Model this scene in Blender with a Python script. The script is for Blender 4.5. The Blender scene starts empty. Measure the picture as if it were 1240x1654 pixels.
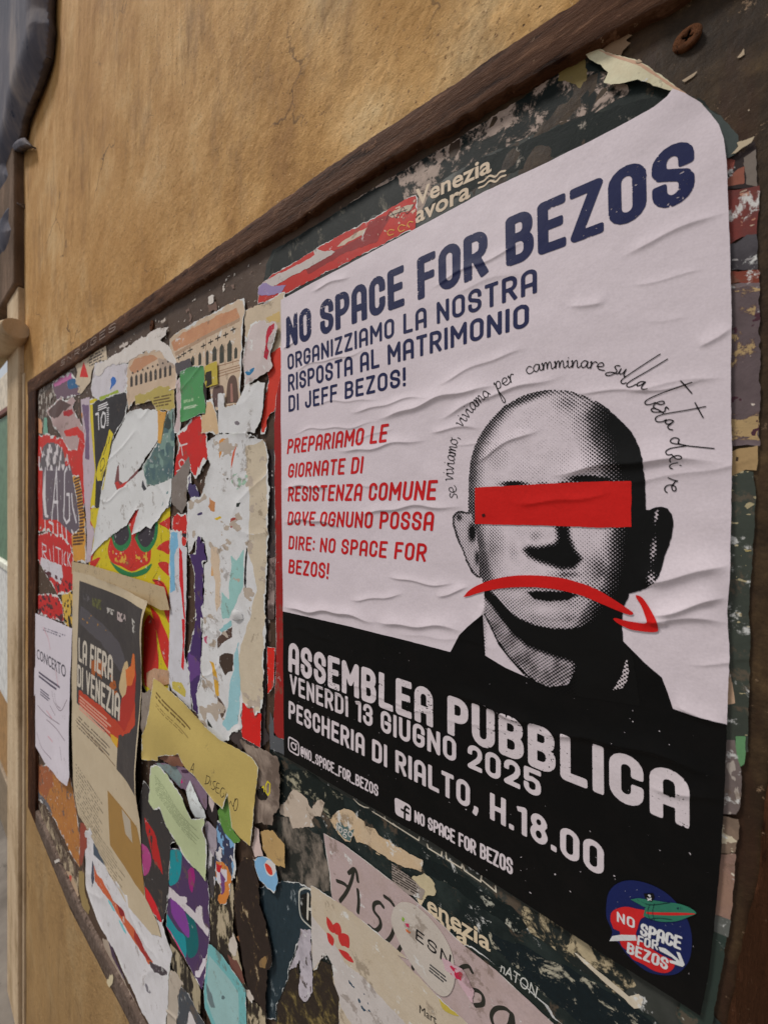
import bpy, math, random
import numpy as np

# ------------------------------------------------------------------ scene, camera, light
scene = bpy.context.scene
COL = scene.collection
FPX, VPX, HZ = 520.0, -175.0, 790.0            # focal length in photo pixels, wall vanishing point, horizon
YAW = math.atan((-(VPX-620.0))/FPX); YAW = math.pi/2 - YAW
D = 203.4                                       # camera to poster surface, mm
CZ = 1500.0
cam_d = bpy.data.cameras.new("camera"); cam = bpy.data.objects.new("camera", cam_d); COL.objects.link(cam)
cam.location = (0, 0, CZ/1000); cam.rotation_euler = (math.pi/2, 0, YAW)
cam_d.sensor_width = 36; cam_d.lens = FPX/1654*36; cam_d.shift_y = -37/1654
cam_d.clip_start = 0.01; cam_d.clip_end = 200
cam_d.dof.use_dof = True; cam_d.dof.focus_distance = 0.24; cam_d.dof.aperture_fstop = 9.0
scene.camera = cam

world = bpy.data.worlds.new("World"); scene.world = world; world.use_nodes = True
wn = world.node_tree.nodes; wl = world.node_tree.links; wn.clear()
SUN_EL, SUN_AZ = 60.0, 226.0                    # azimuth measured clockwise from +Y
sky = wn.new("ShaderNodeTexSky"); sky.sky_type = 'NISHITA'; sky.sun_disc = False
sky.sun_elevation = math.radians(SUN_EL); sky.sun_rotation = math.radians(SUN_AZ)
hs = wn.new("ShaderNodeHueSaturation"); hs.inputs['Saturation'].default_value = 0.22
bg = wn.new("ShaderNodeBackground"); bg.inputs['Strength'].default_value = 0.082
wo = wn.new("ShaderNodeOutputWorld")
wl.new(sky.outputs[0], hs.inputs['Color']); wl.new(hs.outputs[0], bg.inputs[0]); wl.new(bg.outputs[0], wo.inputs[0])
sun_d = bpy.data.lights.new("sun", 'SUN'); sun_d.energy = 2.7; sun_d.angle = math.radians(9); sun_d.color = (1, .955, .9)
sun = bpy.data.objects.new("sun", sun_d); COL.objects.link(sun); sun.location = (0, -2, 4)
el, az = math.radians(SUN_EL), math.radians(SUN_AZ)
from mathutils import Vector
sun.rotation_euler = Vector((math.sin(az)*math.cos(el), math.cos(az)*math.cos(el), math.sin(el))).to_track_quat('Z', 'Y').to_euler()
scene.view_settings.view_transform = 'Standard'; scene.view_settings.look = 'None'
scene.view_settings.exposure = EXPOSURE = 0.06; scene.view_settings.gamma = 1

# ------------------------------------------------------------------ geometry of the wall plane (all mm; h = height towards the street)
cy_, sy_ = math.cos(YAW), math.sin(YAW)
def plane(px, py, h=0.0):
    a = (np.asarray(px, float)-620)/FPX; b = (HZ-np.asarray(py, float))/FPX
    t = (D-h)/(a*sy_+cy_)
    return t*(a*cy_-sy_), CZ+t*b
def project(u, v, h=0.0):
    Y = D-h
    xc = u*cy_+Y*sy_; zc = np.maximum(-u*sy_+Y*cy_, 1e-3)
    return 620+FPX*xc/zc, HZ-FPX*(v-CZ)/zc
ZO = {'P': (0, 0, 1), 'A': (0, 420, 2.696), 'B': (0, 800, 2.696), 'C': (0, 1220, 2.696), 'D': (400, 1200, 2.696),
      'Z2': (40, 540, 5.636), 'Z3': (240, 460, 5.636), 'Z4': (40, 740, 5.636), 'Z5': (240, 700, 5.514), 'Z6': (40, 960, 5.636),
      'Z7': (220, 1000, 5.167), 'G6': (200, 1180, 4.769), 'G7': (100, 1340, 5.27), 'G8': (250, 1380, 5.905), 'S': (40, 1240, 3.994),
      'F': (700, 560, 2.583), 'T': (420, 240, 2.952), 'R': (900, 40, 3.647), 'V': (640, 1300, 4.133), 'U': (420, 1220, 5.636),
      'W': (420, 1434, 5.167), 'X': (1100, 200, 3.307), 'Y': (1100, 700, 3.307), 'K': (1060, 1200, 3.644), 'L': (800, 1200, 2.818), 'N': (970, 560, 6.2)}
def q(tag, pts):
    ox, oy, s = ZO[tag]
    return [(ox+x/s, oy+y/s) for x, y in pts]
def pm(pts, h=0.0):                             # pixel polygon -> wall plane mm
    a = np.array(pts, float); u, v = plane(a[:, 0], a[:, 1], h)
    return np.stack([u, v], 1)

# ------------------------------------------------------------------ noise and fields
_rs = np.random.RandomState(7); _tab = _rs.rand(256, 256)
def vnoise(x, y, seed=0):
    x = x+seed*17.31; y = y+seed*9.73
    xi = np.floor(x).astype(np.int64); yi = np.floor(y).astype(np.int64)
    fx = x-xi; fy = y-yi; fx = fx*fx*(3-2*fx); fy = fy*fy*(3-2*fy)
    a = _tab[xi & 255, yi & 255]; b = _tab[(xi+1) & 255, yi & 255]
    c = _tab[xi & 255, (yi+1) & 255]; d = _tab[(xi+1) & 255, (yi+1) & 255]
    return (a*(1-fx)+b*fx)*(1-fy)+(c*(1-fx)+d*fx)*fy
def fbm(u, v, scale, seed=0, octv=4):
    r = 0; amp = 1; tot = 0
    for k in range(octv):
        r = r+amp*(vnoise(u/scale*2**k, v/scale*2**k, seed+k*3)-.5); tot += amp; amp *= .55
    return r/tot*2
def sdf(poly, U, V):                            # positive inside
    P = np.asarray(poly, float); Q = np.roll(P, -1, 0)
    d2 = np.full(U.shape, 1e18); ins = np.zeros(U.shape, bool)
    for (ax, ay), (bx, by) in zip(P, Q):
        ex, ey = bx-ax, by-ay; wx, wy = U-ax, V-ay
        t = np.clip((wx*ex+wy*ey)/(ex*ex+ey*ey+1e-12), 0, 1)
        d2 = np.minimum(d2, (wx-ex*t)**2+(wy-ey*t)**2)
        if ay != by:
            ins ^= ((ay > V) != (by > V)) & (U < (bx-ax)*(V-ay)/(by-ay)+ax)
    d = np.sqrt(d2)
    return np.where(ins, d, -d)
def dseg(a, b, U, V, s0=False, s1=False):
    ex, ey = b[0]-a[0], b[1]-a[1]; L = math.hypot(ex, ey)+1e-9; ex /= L; ey /= L
    al = (U-a[0])*ex+(V-a[1])*ey; pe = np.abs((U-a[0])*ey-(V-a[1])*ex)
    o0 = np.maximum(-al, 0); o1 = np.maximum(al-L, 0); p = 5.0
    d = np.where(o0 > 0, (pe**p+o0**p)**(1/p) if s0 else np.hypot(pe, o0), pe)
    return np.where(o1 > 0, (pe**p+o1**p)**(1/p) if s1 else np.hypot(pe, o1), d)
def smooth(a, b, x):
    t = np.clip((x-a)/(b-a), 0, 1); return t*t*(3-2*t)
def spline(pts, n=6):                           # Catmull-Rom through points
    P = [np.array(p, float) for p in pts]
    if len(P) < 3: return [tuple(p) for p in P]
    P = [2*P[0]-P[1]]+P+[2*P[-1]-P[-2]]; out = []
    for i in range(1, len(P)-2):
        for k in range(n):
            t = k/n
            out.append(tuple(.5*((2*P[i])+(P[i+1]-P[i-1])*t+(2*P[i-1]-5*P[i]+4*P[i+1]-P[i+2])*t*t+(3*P[i]-P[i-1]-3*P[i+1]+P[i+2])*t**3)))
    out.append(tuple(P[-2])); return out

# ------------------------------------------------------------------ relief shared by everything glued to the board
def ridge(U, V, p0, p1, w, amp):
    (ax, ay), (bx, by) = p0, p1
    ex, ey = bx-ax, by-ay; L = math.hypot(ex, ey); ex /= L; ey /= L
    al = (U-ax)*ex+(V-ay)*ey; pe = (V-ay)*ex-(U-ax)*ey
    pe = pe+1.6*np.sin(al/13.0+ax)+.8*np.sin(al/5.1)
    end = smooth(-.0*L, .25*L, al)*smooth(1.0*L, .7*L, al)
    ww = np.where(pe > 0, w*1.5, w*.55)
    return amp*end*(.45*np.exp(-(pe/ww)**2)+.55*np.exp(-(np.sqrt(pe*pe+.12)-.35)/(ww*.62)))
RIDGES = []                                     # filled below, mm
def W(U, V):                                    # broad warping of the pasted layers
    far = smooth(-90, -300, U)
    r = .9*fbm(U, V, 90, 3, 2)+(.35*(1-far))*fbm(U+V*.3, V, 22, 5, 2)+far*.9*fbm(U*.8, V, 46, 8, 2)
    for a in RIDGES: 
        m = (U > min(a[0][0], a[1][0])-12) & (U < max(a[0][0], a[1][0])+12) & (V > min(a[0][1], a[1][1])-20) & (V < max(a[0][1], a[1][1])+20)
        if m.any(): r[m] += ridge(U[m], V[m], *a)
    return r

# ------------------------------------------------------------------ meshing a field on the wall plane
def emit(name, X, Y, Z, loops_idx, totals, normals, mat, parent):
    me = bpy.data.meshes.new(name)
    n = len(X); me.vertices.add(n)
    co = np.empty((n, 3), np.float32); co[:, 0] = X; co[:, 1] = Y; co[:, 2] = Z
    me.vertices.foreach_set('co', co.ravel())
    me.loops.add(len(loops_idx)); me.loops.foreach_set('vertex_index', loops_idx.astype(np.int32))
    me.polygons.add(len(totals))
    st = np.concatenate([[0], np.cumsum(totals)[:-1]]).astype(np.int32)
    me.polygons.foreach_set('loop_start', st)
    try: me.polygons.foreach_set('loop_total', totals.astype(np.int32))
    except Exception: pass
    me.polygons.foreach_set('use_smooth', np.ones(len(totals), bool))
    me.update(calc_edges=True)
    if normals is not None:
        me.normals_split_custom_set_from_vertices(normals.astype(np.float32).tolist() if False else normals)
    me.materials.append(mat)
    o = bpy.data.objects.new(name, me); COL.objects.link(o)
    if parent is not None: o.parent = parent
    return o
def grid_build(name, F, ug, vg, H, mat, parent=None, K=4):
    U, V = np.meshgrid(ug, vg)                   # rows = v
    f = F(U, V); f = np.where(np.abs(f) < 1e-5, 1e-5, f)
    ins = f > 0
    c4 = ins[:-1, :-1].astype(np.int8)+ins[:-1, 1:]+ins[1:, 1:]+ins[1:, :-1]
    full = c4 == 4; mixed = (c4 > 0) & (c4 < 4)
    nv, nu = full.shape
    quads = []
    if K > 1 and nv >= K and nu >= K:
        a, b = nv//K, nu//K
        blk = full[:a*K, :b*K].reshape(a, K, b, K).all(axis=(1, 3))
        jj, ii = np.nonzero(blk)
        quads.append((jj*K, ii*K, K))
        full = full.copy(); full[:a*K, :b*K] &= ~np.repeat(np.repeat(blk, K, 0), K, 1)
    jj, ii = np.nonzero(full); quads.append((jj, ii, 1))
    PX, PY, TT = [], [], []
    for jj, ii, k in quads:
        if len(jj) == 0: continue
        x = np.stack([ug[ii], ug[ii+k], ug[ii+k], ug[ii]], 1); y = np.stack([vg[jj], vg[jj], vg[jj+k], vg[jj+k]], 1)
        PX.append(x.ravel()); PY.append(y.ravel()); TT.append(np.full(len(jj), 4))
    jj, ii = np.nonzero(mixed)
    if len(jj):
        cj = [jj, jj, jj+1, jj+1]; ci = [ii, ii+1, ii+1, ii]
        X = np.empty((len(jj), 8)); Y = np.empty((len(jj), 8)); M = np.zeros((len(jj), 8), bool)
        for k in range(4):
            k2 = (k+1) % 4
            fa = f[cj[k], ci[k]]; fb = f[cj[k2], ci[k2]]
            X[:, 2*k] = ug[ci[k]]; Y[:, 2*k] = vg[cj[k]]; M[:, 2*k] = fa > 0
            cr = (fa > 0) != (fb > 0); t = np.where(cr, fa/np.where(cr, fa-fb, 1), 0)
            t = np.clip(t, .02, .98)
            X[:, 2*k+1] = ug[ci[k]]+(ug[ci[k2]]-ug[ci[k]])*t; Y[:, 2*k+1] = vg[cj[k]]+(vg[cj[k2]]-vg[cj[k]])*t; M[:, 2*k+1] = cr
        PX.append(X[M]); PY.append(Y[M]); TT.append(M.sum(1))
    if not PX: return None
    x = np.concatenate(PX); y = np.concatenate(PY); tt = np.concatenate(TT)
    key = np.round((x+5000)*1e3).astype(np.int64)*100000000+np.round((y+5000)*1e3).astype(np.int64)
    uq, first, inv = np.unique(key, return_index=True, return_inverse=True)
    x = x[first]; y = y[first]
    h = H(x, y); e = .25
    hu = (H(x+e, y)-H(x-e, y))/(2*e); hv = (H(x, y+e)-H(x, y-e))/(2*e)
    nrm = np.stack([-hu, -np.ones_like(hu), -hv], 1); nrm /= np.linalg.norm(nrm, axis=1)[:, None]
    return emit(name, x/1000, (D-h)/1000, y/1000, inv.ravel(), tt, nrm, mat, parent)
def cells(pu, pv, q_=1.0):
    """cell size in mm that is about q_ photo pixels at this place"""
    px, py = project(pu, pv); a, b = plane(px+1, py), plane(px, py+1)
    du = abs(a[0]-pu); dv = abs(b[1]-pv)
    return float(np.clip(du*q_, .3, 2.2)), float(np.clip(dv*q_, .3, 1.6))
def build(name, F, bb, H, mat, parent=None, K=4, cell=None, q_=1.0):
    u0, v0, u1, v1 = bb
    if cell is None: du, dv = cells(u0*.4+u1*.6, (v0+v1)/2, q_)
    else: du, dv = (cell, cell) if np.isscalar(cell) else cell
    ug = np.arange(u0-du*1.5, u1+du*2.5, du); vg = np.arange(v0-dv*1.5, v1+dv*2.5, dv)
    return grid_build(name, F, ug, vg, H, mat, parent, K)
def bbox(P, m=0):
    P = np.asarray(P); return (P[:, 0].min()-m, P[:, 1].min()-m, P[:, 0].max()+m, P[:, 1].max()+m)

# ------------------------------------------------------------------ materials
def lin(c):
    c = np.array(c, float)/255
    return np.where(c <= .04045, c/12.92, ((c+.055)/1.055)**2.4)
ALB = 0.74
def alb(c):
    r = np.clip(lin(c)/ALB, .004, .86); return (float(r[0]), float(r[1]), float(r[2]), 1)
_mats = {}
def paper(c, rough=.62, dirt=.12, grime=None, gs=60, bump=.25, spec=.2, coat=0, wear=0, soil=0):
    key = (tuple(c), rough, dirt, grime, gs, bump, spec, wear, soil)
    if key in _mats: return _mats[key]
    m = bpy.data.materials.new("paper"); m.use_nodes = True
    nt = m.node_tree; N = nt.nodes; L = nt.links; b = N['Principled BSDF']
    geo = N.new('ShaderNodeNewGeometry')
    mp = N.new('ShaderNodeMapping'); L.new(geo.outputs['Position'], mp.inputs[0])
    n1 = N.new('ShaderNodeTexNoise'); n1.inputs['Scale'].default_value = gs; n1.inputs['Detail'].default_value = 6; n1.inputs['Roughness'].default_value = .65
    L.new(mp.outputs[0], n1.inputs['Vector'])
    rmp = N.new('ShaderNodeValToRGB'); A = alb(c)
    g = alb(grime) if grime else (A[0]*.72, A[1]*.70, A[2]*.66, 1)
    rmp.color_ramp.elements[0].position = .36; rmp.color_ramp.elements[1].position = .58
    mixc = tuple(A[i]*(1-dirt*2.2)+g[i]*dirt*2.2 for i in range(3)) if dirt < .45 else g[:3]
    rmp.color_ramp.elements[0].color = (*mixc, 1); rmp.color_ramp.elements[1].color = A
    L.new(n1.outputs[0], rmp.inputs[0])
    n2 = N.new('ShaderNodeTexNoise'); n2.inputs['Scale'].default_value = 900; n2.inputs['Detail'].default_value = 3
    L.new(mp.outputs[0], n2.inputs['Vector'])
    mx = N.new('ShaderNodeMix'); mx.data_type = 'RGBA'; mx.blend_type = 'MULTIPLY'; mx.inputs[0].default_value = .22
    src = rmp.outputs[0]
    for amt, colr, sc_, lo in ((soil, (104, 86, 70), 38, .0), (wear, (218, 210, 206), 70, 13.0)):
        if not amt: continue
        mp2 = N.new('ShaderNodeMapping'); mp2.inputs['Location'].default_value = (lo, lo, lo); L.new(geo.outputs['Position'], mp2.inputs[0])
        nw = N.new('ShaderNodeTexNoise'); nw.inputs['Scale'].default_value = sc_; nw.inputs['Detail'].default_value = 12; nw.inputs['Roughness'].default_value = .74; nw.inputs['Distortion'].default_value = .3
        L.new(mp2.outputs[0], nw.inputs['Vector'])
        mr = N.new('ShaderNodeMapRange'); mr.inputs[1].default_value = amt; mr.inputs[2].default_value = amt+.035; mr.inputs[4].default_value = .85 if lo else .5; L.new(nw.outputs[0], mr.inputs[0])
        mw = N.new('ShaderNodeMix'); mw.data_type = 'RGBA'; mw.inputs[7].default_value = alb(colr); L.new(mr.outputs[0], mw.inputs[0]); L.new(src, mw.inputs[6]); src = mw.outputs[2]
    L.new(src, mx.inputs[6]); L.new(n2.outputs[0], mx.inputs[7])
    hv = N.new('ShaderNodeMath'); hv.operation = 'MULTIPLY_ADD'; hv.inputs[1].default_value = .35; hv.inputs[2].default_value = rough-.17
    L.new(n1.outputs[0], hv.inputs[0]); L.new(hv.outputs[0], b.inputs['Roughness'])
    L.new(mx.outputs[2], b.inputs['Base Color'])
    b.inputs['Specular IOR Level'].default_value = spec
    bp = N.new('ShaderNodeBump'); bp.inputs['Strength'].default_value = bump; bp.inputs['Distance'].default_value = .0006
    n3 = N.new('ShaderNodeTexNoise'); n3.inputs['Scale'].default_value = 210; n3.inputs['Detail'].default_value = 5
    L.new(mp.outputs[0], n3.inputs['Vector']); L.new(n3.outputs[0], bp.inputs['Height']); L.new(bp.outputs[0], b.inputs['Normal'])
    _mats[key] = m; return m
def mottle(dark, light, thr=.5, sc=90, soft=.03, st=(1, 1, 1), mid=None, rough=.7):
    """one worn surface: remains of a pale layer over a dark one"""
    m = bpy.data.materials.new('worn_print'); m.use_nodes = True
    nt = m.node_tree; N = nt.nodes; L = nt.links; b = N['Principled BSDF']
    geo = N.new('ShaderNodeNewGeometry'); mp = N.new('ShaderNodeMapping'); mp.inputs['Scale'].default_value = st; L.new(geo.outputs['Position'], mp.inputs[0])
    n = N.new('ShaderNodeTexNoise'); n.inputs['Scale'].default_value = sc; n.inputs['Detail'].default_value = 12; n.inputs['Roughness'].default_value = .72; n.inputs['Distortion'].default_value = .4
    L.new(mp.outputs[0], n.inputs['Vector'])
    r = N.new('ShaderNodeValToRGB'); e = r.color_ramp.elements; dk, lt_ = alb(dark), alb(light)
    e[0].position = thr-soft; e[0].color = dk; e[1].position = thr+soft; e[1].color = lt_
    if mid: k = e.new(thr); k.color = alb(mid)
    L.new(n.outputs[0], r.inputs[0]); L.new(r.outputs[0], b.inputs['Base Color'])
    n2 = N.new('ShaderNodeTexNoise'); n2.inputs['Scale'].default_value = sc*4; n2.inputs['Detail'].default_value = 6; L.new(mp.outputs[0], n2.inputs['Vector'])
    mx = N.new('ShaderNodeMix'); mx.data_type = 'RGBA'; mx.blend_type = 'MULTIPLY'; mx.inputs[0].default_value = .5
    L.new(r.outputs[0], mx.inputs[6]); L.new(n2.outputs[0], mx.inputs[7]); L.new(mx.outputs[2], b.inputs['Base Color'])
    b.inputs['Roughness'].default_value = rough; b.inputs['Specular IOR Level'].default_value = .2
    bp = N.new('ShaderNodeBump'); bp.inputs['Strength'].default_value = .6; bp.inputs['Distance'].default_value = .0009
    L.new(n.outputs[0], bp.inputs['Height']); L.new(bp.outputs[0], b.inputs['Normal'])
    return m
def tag(o, label=None, cat=None, group=None, kind=None):
    if label: o['label'] = label
    if cat: o['category'] = cat
    if group: o['group'] = group
    if kind: o['kind'] = kind
    return o

# ------------------------------------------------------------------ a scrap of paper glued to the board
FAR = [False]; OLD = [0.0]; LAYER = [0]; NEXT = [-2.3]; LAST = [None]
def reset(h0=-2.3): LAST[0] = None; NEXT[0] = h0
HB = -2.6                                       # panel surface
class Scrap: pass
def scrap(name, label, cat, poly, col, torn=1.5, core=True, inset=1.4, curl=(), layer=None, h=None, K=2, amp=1.0,
          dirt=.12, rough=.62, coat=0, holes=0, hole_scale=12, q_=1.0, corecol=(218, 210, 207), grime=None, Fx=None, spec=.2, wrk=0, gs=60, parent=None, mat=None, lift=0, wear=.62, soil=.585):
    """poly in photo pixels. The sheet is the paper; with core=True its white torn edge shows round the printed face."""
    if layer is None: LAYER[0] += 1; layer = LAYER[0]
    if OLD[0] and wear: wear -= OLD[0]; soil -= OLD[0]
    if FAR[0]: inset = inset*1.5; torn = torn*1.2; wear = (wear-.03+.07*((LAYER[0]*.618) % 1)) if wear == .62 else wear
    hh = h
    if h is None:
        NEXT[0] = hh = (LAST[0].h+.036+LAST[0].ps*LAST[0].n) if LAST[0] is not None else NEXT[0]
    P = pm(poly, hh); seed = LAYER[0]*1.7+len(poly)
    curls = [(plane(c[0][0], c[0][1], hh), c[1], c[2]) for c in curl]
    def H(U, V):
        r = hh+W(U, V)*amp*.55
        if wrk: r = r+wrk*.8*np.clip(1-np.abs(fbm(U*.5+V*.35, V-U*.5, 62, seed, 1))*4.5, 0, 1)**2
        if lift: r = r+lift*np.exp(np.minimum(sdf(P, U, V), 0)*0-np.abs(sdf(P, U, V))/5.0)*np.clip(fbm(U, V, 45, seed+6, 2)*2.2, 0, 1)
        for (cp, rad, hgt) in curls:
            r = r+hgt*np.exp(-((U-cp[0])**2+(V-cp[1])**2)/rad**2)
        return r
    def F0(U, V):
        f = sdf(P, U, V)
        if torn: f = f+torn*(fbm(U, V, max(torn*5, 4), seed, 4)*1.3+.5*fbm(U, V, 3.0, seed+9, 3))
        if holes: f = np.minimum(f, (fbm(U, V, hole_scale, seed+4, 4)+1-holes)*hole_scale*.5)
        if Fx: f = np.minimum(f, Fx(U, V))
        return f
    def F1(U, V):
        return F0(U, V)-inset*np.clip(.55+2.4*fbm(U, V, 11, seed+2, 4), -.1, 3)
    has_core = core and torn > 0
    m = mat if (mat and not has_core) else paper(corecol if has_core else col, rough, dirt, grime, spec=spec, gs=gs, soil=soil, wear=0 if has_core else wear)
    bb = bbox(P, torn*1.2+.5)
    o = build(name, F0, bb, H, m, parent, K, q_=q_)
    s = Scrap(); s.o = o; s.H = H; s.F = F0; s.Fp = F1 if has_core else F0; s.h = hh; s.n = 0; s.bb = bb; s.q = q_; s.K = K; s.ps = .018; s.wear = wear; s.soil = soil
    if h is None: LAST[0] = s
    tag(o, label, cat)
    if has_core:
        s.n = 1
        build('printed_face', F1, bb, lambda U, V: H(U, V)+.018, paper(col, rough, dirt, grime, spec=spec, gs=gs, soil=soil, wear=wear), o, K, q_=q_)
    return s
def ink(s, name, poly, col, edge=0, F=None, rough=.6, dirt=.1, K=2, q_=None, seed=0, spec=.2, cell=None, grime=None, gs=60, step=True, mat=None):
    """print on a scrap: polygon (pixels) and/or a field, clipped to the printed face"""
    if step: s.n += 1
    n = s.n
    P = pm(poly, s.h) if poly is not None else None
    def G(U, V):
        f = s.Fp(U, V)-.02
        if P is not None:
            g = sdf(P, U, V)
            if edge: g = g+edge*fbm(U, V, max(edge*4, 3), seed+n*5, 3)
            f = np.minimum(f, g)
        if F is not None: f = np.minimum(f, F(U, V))
        return f
    bb = bbox(P, edge+.3) if P is not None else s.bb
    bb = (max(bb[0], s.bb[0]), max(bb[1], s.bb[1]), min(bb[2], s.bb[2]), min(bb[3], s.bb[3]))
    if bb[0] >= bb[2] or bb[1] >= bb[3]: return None
    res = build(name, G, bb, lambda U, V: s.H(U, V)+s.ps*n+.004, mat or paper(col, rough, dirt, grime, spec=spec, gs=gs, wear=getattr(s, 'wear', 0), soil=getattr(s, 'soil', 0)), s.o, K, cell=cell, q_=q_ or s.q)
    if res is not None and F is not None and name.split('_')[-1] in ('scuffs', 'wash', 'print', 'flecks', 'specks', 'blots', 'streaks', 'crumbs', 'freckles', 'marks', 'letterforms', 'fragments', 'stripes', 'scratches', 'sparks', 'wear', 'dots', 'parts'): res['kind'] = 'stuff'
    return res
def blot(scale, thr, seed=0, octv=4, ax=1.0, ay=1.0):
    return lambda U, V: (fbm(U*ax, V*ay, scale, seed, octv)-thr)*scale*.6
def stroke_F(polys, w, square=False):           # polys in mm
    def F(U, V):
        d = np.full(U.shape, 1e9)
        for P in polys:
            xs = [p[0] for p in P]; ys = [p[1] for p in P]; mm = w+1
            m = (U > min(xs)-mm) & (U < max(xs)+mm) & (V > min(ys)-mm) & (V < max(ys)+mm)
            if not m.any(): continue
            u, v = U[m], V[m]; dd = np.full(u.shape, 1e9); n = len(P)-1
            for k in range(n):
                if abs(P[k][0]-P[k+1][0])+abs(P[k][1]-P[k+1][1]) < 1e-4: continue
                dd = np.minimum(dd, dseg(P[k], P[k+1], u, v, square and k == 0, square and k == n-1))
            d[m] = np.minimum(d[m], dd)
        return w/2-d
    return F
def strokes(s, name, polys_px, wpx, col, smoothn=5, **kw):
    """hand-drawn lines; wpx = width in photo pixels at the middle of the drawing"""
    allp = [p for P in polys_px for p in P]
    cx = sum(p[0] for p in allp)/len(allp); cyy = sum(p[1] for p in allp)/len(allp)
    a = plane(cx, cyy, s.h); b = plane(cx, cyy+1, s.h); w = abs(a[1]-b[1])*wpx
    polys = []
    for P in polys_px:
        Q = spline(P, smoothn) if smoothn and len(P) > 2 else P
        polys.append([tuple(x) for x in pm(Q, s.h)])
    pts = np.array([p for P in polys for p in P]); SF = stroke_F(polys, w)
    xs = [p[0] for p in allp]; ys = [p[1] for p in allp]
    s.n += 1; n = s.n; bb = bbox(pts, w)
    return build(name, lambda U, V: np.minimum(SF(U, V), s.Fp(U, V)-.02), bb, lambda U, V: s.H(U, V)+s.ps*n+.004, paper(col, .6, .05), s.o, 2, q_=kw.get('q_', s.q*.8))

# ------------------------------------------------------------------ condensed rounded poster lettering, drawn as strokes
def arc(cx, cy, rx, ry, a0, a1, n=8):
    return [(cx+rx*math.cos(math.radians(a0+(a1-a0)*k/n)), cy+ry*math.sin(math.radians(a0+(a1-a0)*k/n))) for k in range(n+1)]
R_ = .22
def glyphs():
    g = {}
    T, B_ = 1-R_, R_
    g['O'] = (.5, [arc(.5, T, .5, R_, 0, 180)+arc(.5, B_, .5, R_, 180, 360)+[(1, T)]]); g['0'] = g['O']
    g['C'] = (.48, [[(1, .70), (1, T)]+arc(.5, T, .5, R_, 0, 180)+arc(.5, B_, .5, R_, 180, 360)+[(1, .30)]])
    g['G'] = (.5, [[(1, .72), (1, T)]+arc(.5, T, .5, R_, 0, 180)+arc(.5, B_, .5, R_, 180, 360)+[(1, .46), (.55, .46)]])
    g['S'] = (.49, [[(1, .72), (1, T)]+arc(.5, T, .5, R_, 0, 180)+[(0, .68), (.12, .58), (.5, .51), (.88, .43), (1, .33)]+[(1, B_)]+arc(.5, B_, .5, R_, 0, -180)+[(0, .28)]])
    g['N'] = (.52, [[(0, 0), (0, 1), (1, 0), (1, 1)]])
    g['M'] = (.68, [[(0, 0), (0, 1), (.5, .36), (1, 1), (1, 0)]])
    g['P'] = (.49, [[(0, 0), (0, 1), (.5, 1)]+arc(.5, T, .5, R_, 90, 0)+arc(.5, .66, .5, R_, 0, -90)+[(0, .44)]])
    g['R'] = (.5, [[(0, 0), (0, 1), (.5, 1)]+arc(.5, T, .5, R_, 90, 0)+arc(.5, .68, .5, R_, 0, -90)+[(0, .46)], [(.5, .46), (1, 0)]])
    g['B'] = (.5, [[(.5, .53), (0, .53), (0, 1), (.5, 1)]+arc(.5, .8, .45, .2, 90, 0)+[(.95, .73)]+arc(.5, .73, .45, .2, 0, -90)+arc(.5, .31, .5, .22, 90, 0)+arc(.5, .22, .5, .22, 0, -90)+[(0, 0), (0, .53)]])
    g['A'] = (.5, [[(0, 0), (0, T)]+arc(.5, T, .5, R_, 180, 0)+[(1, 0)], [(0, .36), (1, .36)]])
    g['E'] = (.44, [[(1, 1), (0, 1), (0, 0), (1, 0)], [(0, .52), (.85, .52)]])
    g['F'] = (.43, [[(1, 1), (0, 1), (0, 0)], [(0, .50), (.88, .50)]])
    g['Z'] = (.48, [[(0, 1), (1, 1), (0, 0), (1, 0)]])
    g['I'] = (0.0, [[(.5, 0), (.5, 1)]])
    g['L'] = (.42, [[(0, 1), (0, 0), (1, 0)]])
    g['T'] = (.46, [[(0, 1), (1, 1)], [(.5, 1), (.5, 0)]])
    g['D'] = (.5, [[(0, 0), (0, 1), (.5, 1)]+arc(.5, T, .5, R_, 90, 0)+arc(.5, B_, .5, R_, 0, -90)+[(0, 0)]])
    g['J'] = (.42, [[(1, 1), (1, B_)]+arc(.5, B_, .5, R_, 0, -180)+[(0, .3)]])
    g['U'] = (.5, [[(0, 1), (0, B_)]+arc(.5, B_, .5, R_, 180, 360)+[(1, 1)]])
    g['V'] = (.52, [[(0, 1), (.5, 0), (1, 1)]])
    g['H'] = (.52, [[(0, 0), (0, 1)], [(1, 0), (1, 1)], [(0, .5), (1, .5)]])
    g['1'] = (.22, [[(0, .95), (1, 1), (1, 0)]])
    g['2'] = (.49, [[(0, .72), (0, T)]+arc(.5, T, .5, R_, 180, 0)+[(1, .62), (.8, .42), (0, .02), (1, 0)]])
    g['3'] = (.48, [[(0, .76)]+arc(.5, T, .5, R_, 180, 0)+[(1, .66), (.75, .53), (.4, .53), (.75, .53), (1, .42)]+[(1, B_)]+arc(.5, B_, .5, R_, 0, -180)+[(0, .28)]])
    g['5'] = (.49, [[(1, 1), (0, 1), (0, .56), (.5, .62), (.9, .55), (1, .4), (1, B_)]+arc(.5, B_, .5, R_, 0, -180)+[(0, .28)]])
    g['8'] = (.49, [arc(.5, .77, .45, .23, 0, 360, 16), arc(.5, .26, .5, .27, 0, 360, 16)])
    g['!'] = (0.0, [[(.5, .36), (.5, 1)], [(.5, 0), (.5, .02)]])
    g['.'] = (0.0, [[(.5, 0), (.5, .02)]]); g[':'] = (0.0, [[(.5, .12), (.5, .14)], [(.5, .7), (.5, .72)]])
    g[','] = (.09, [[(.9, .03), (.9, -.02), (.1, -.17)]])
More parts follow.
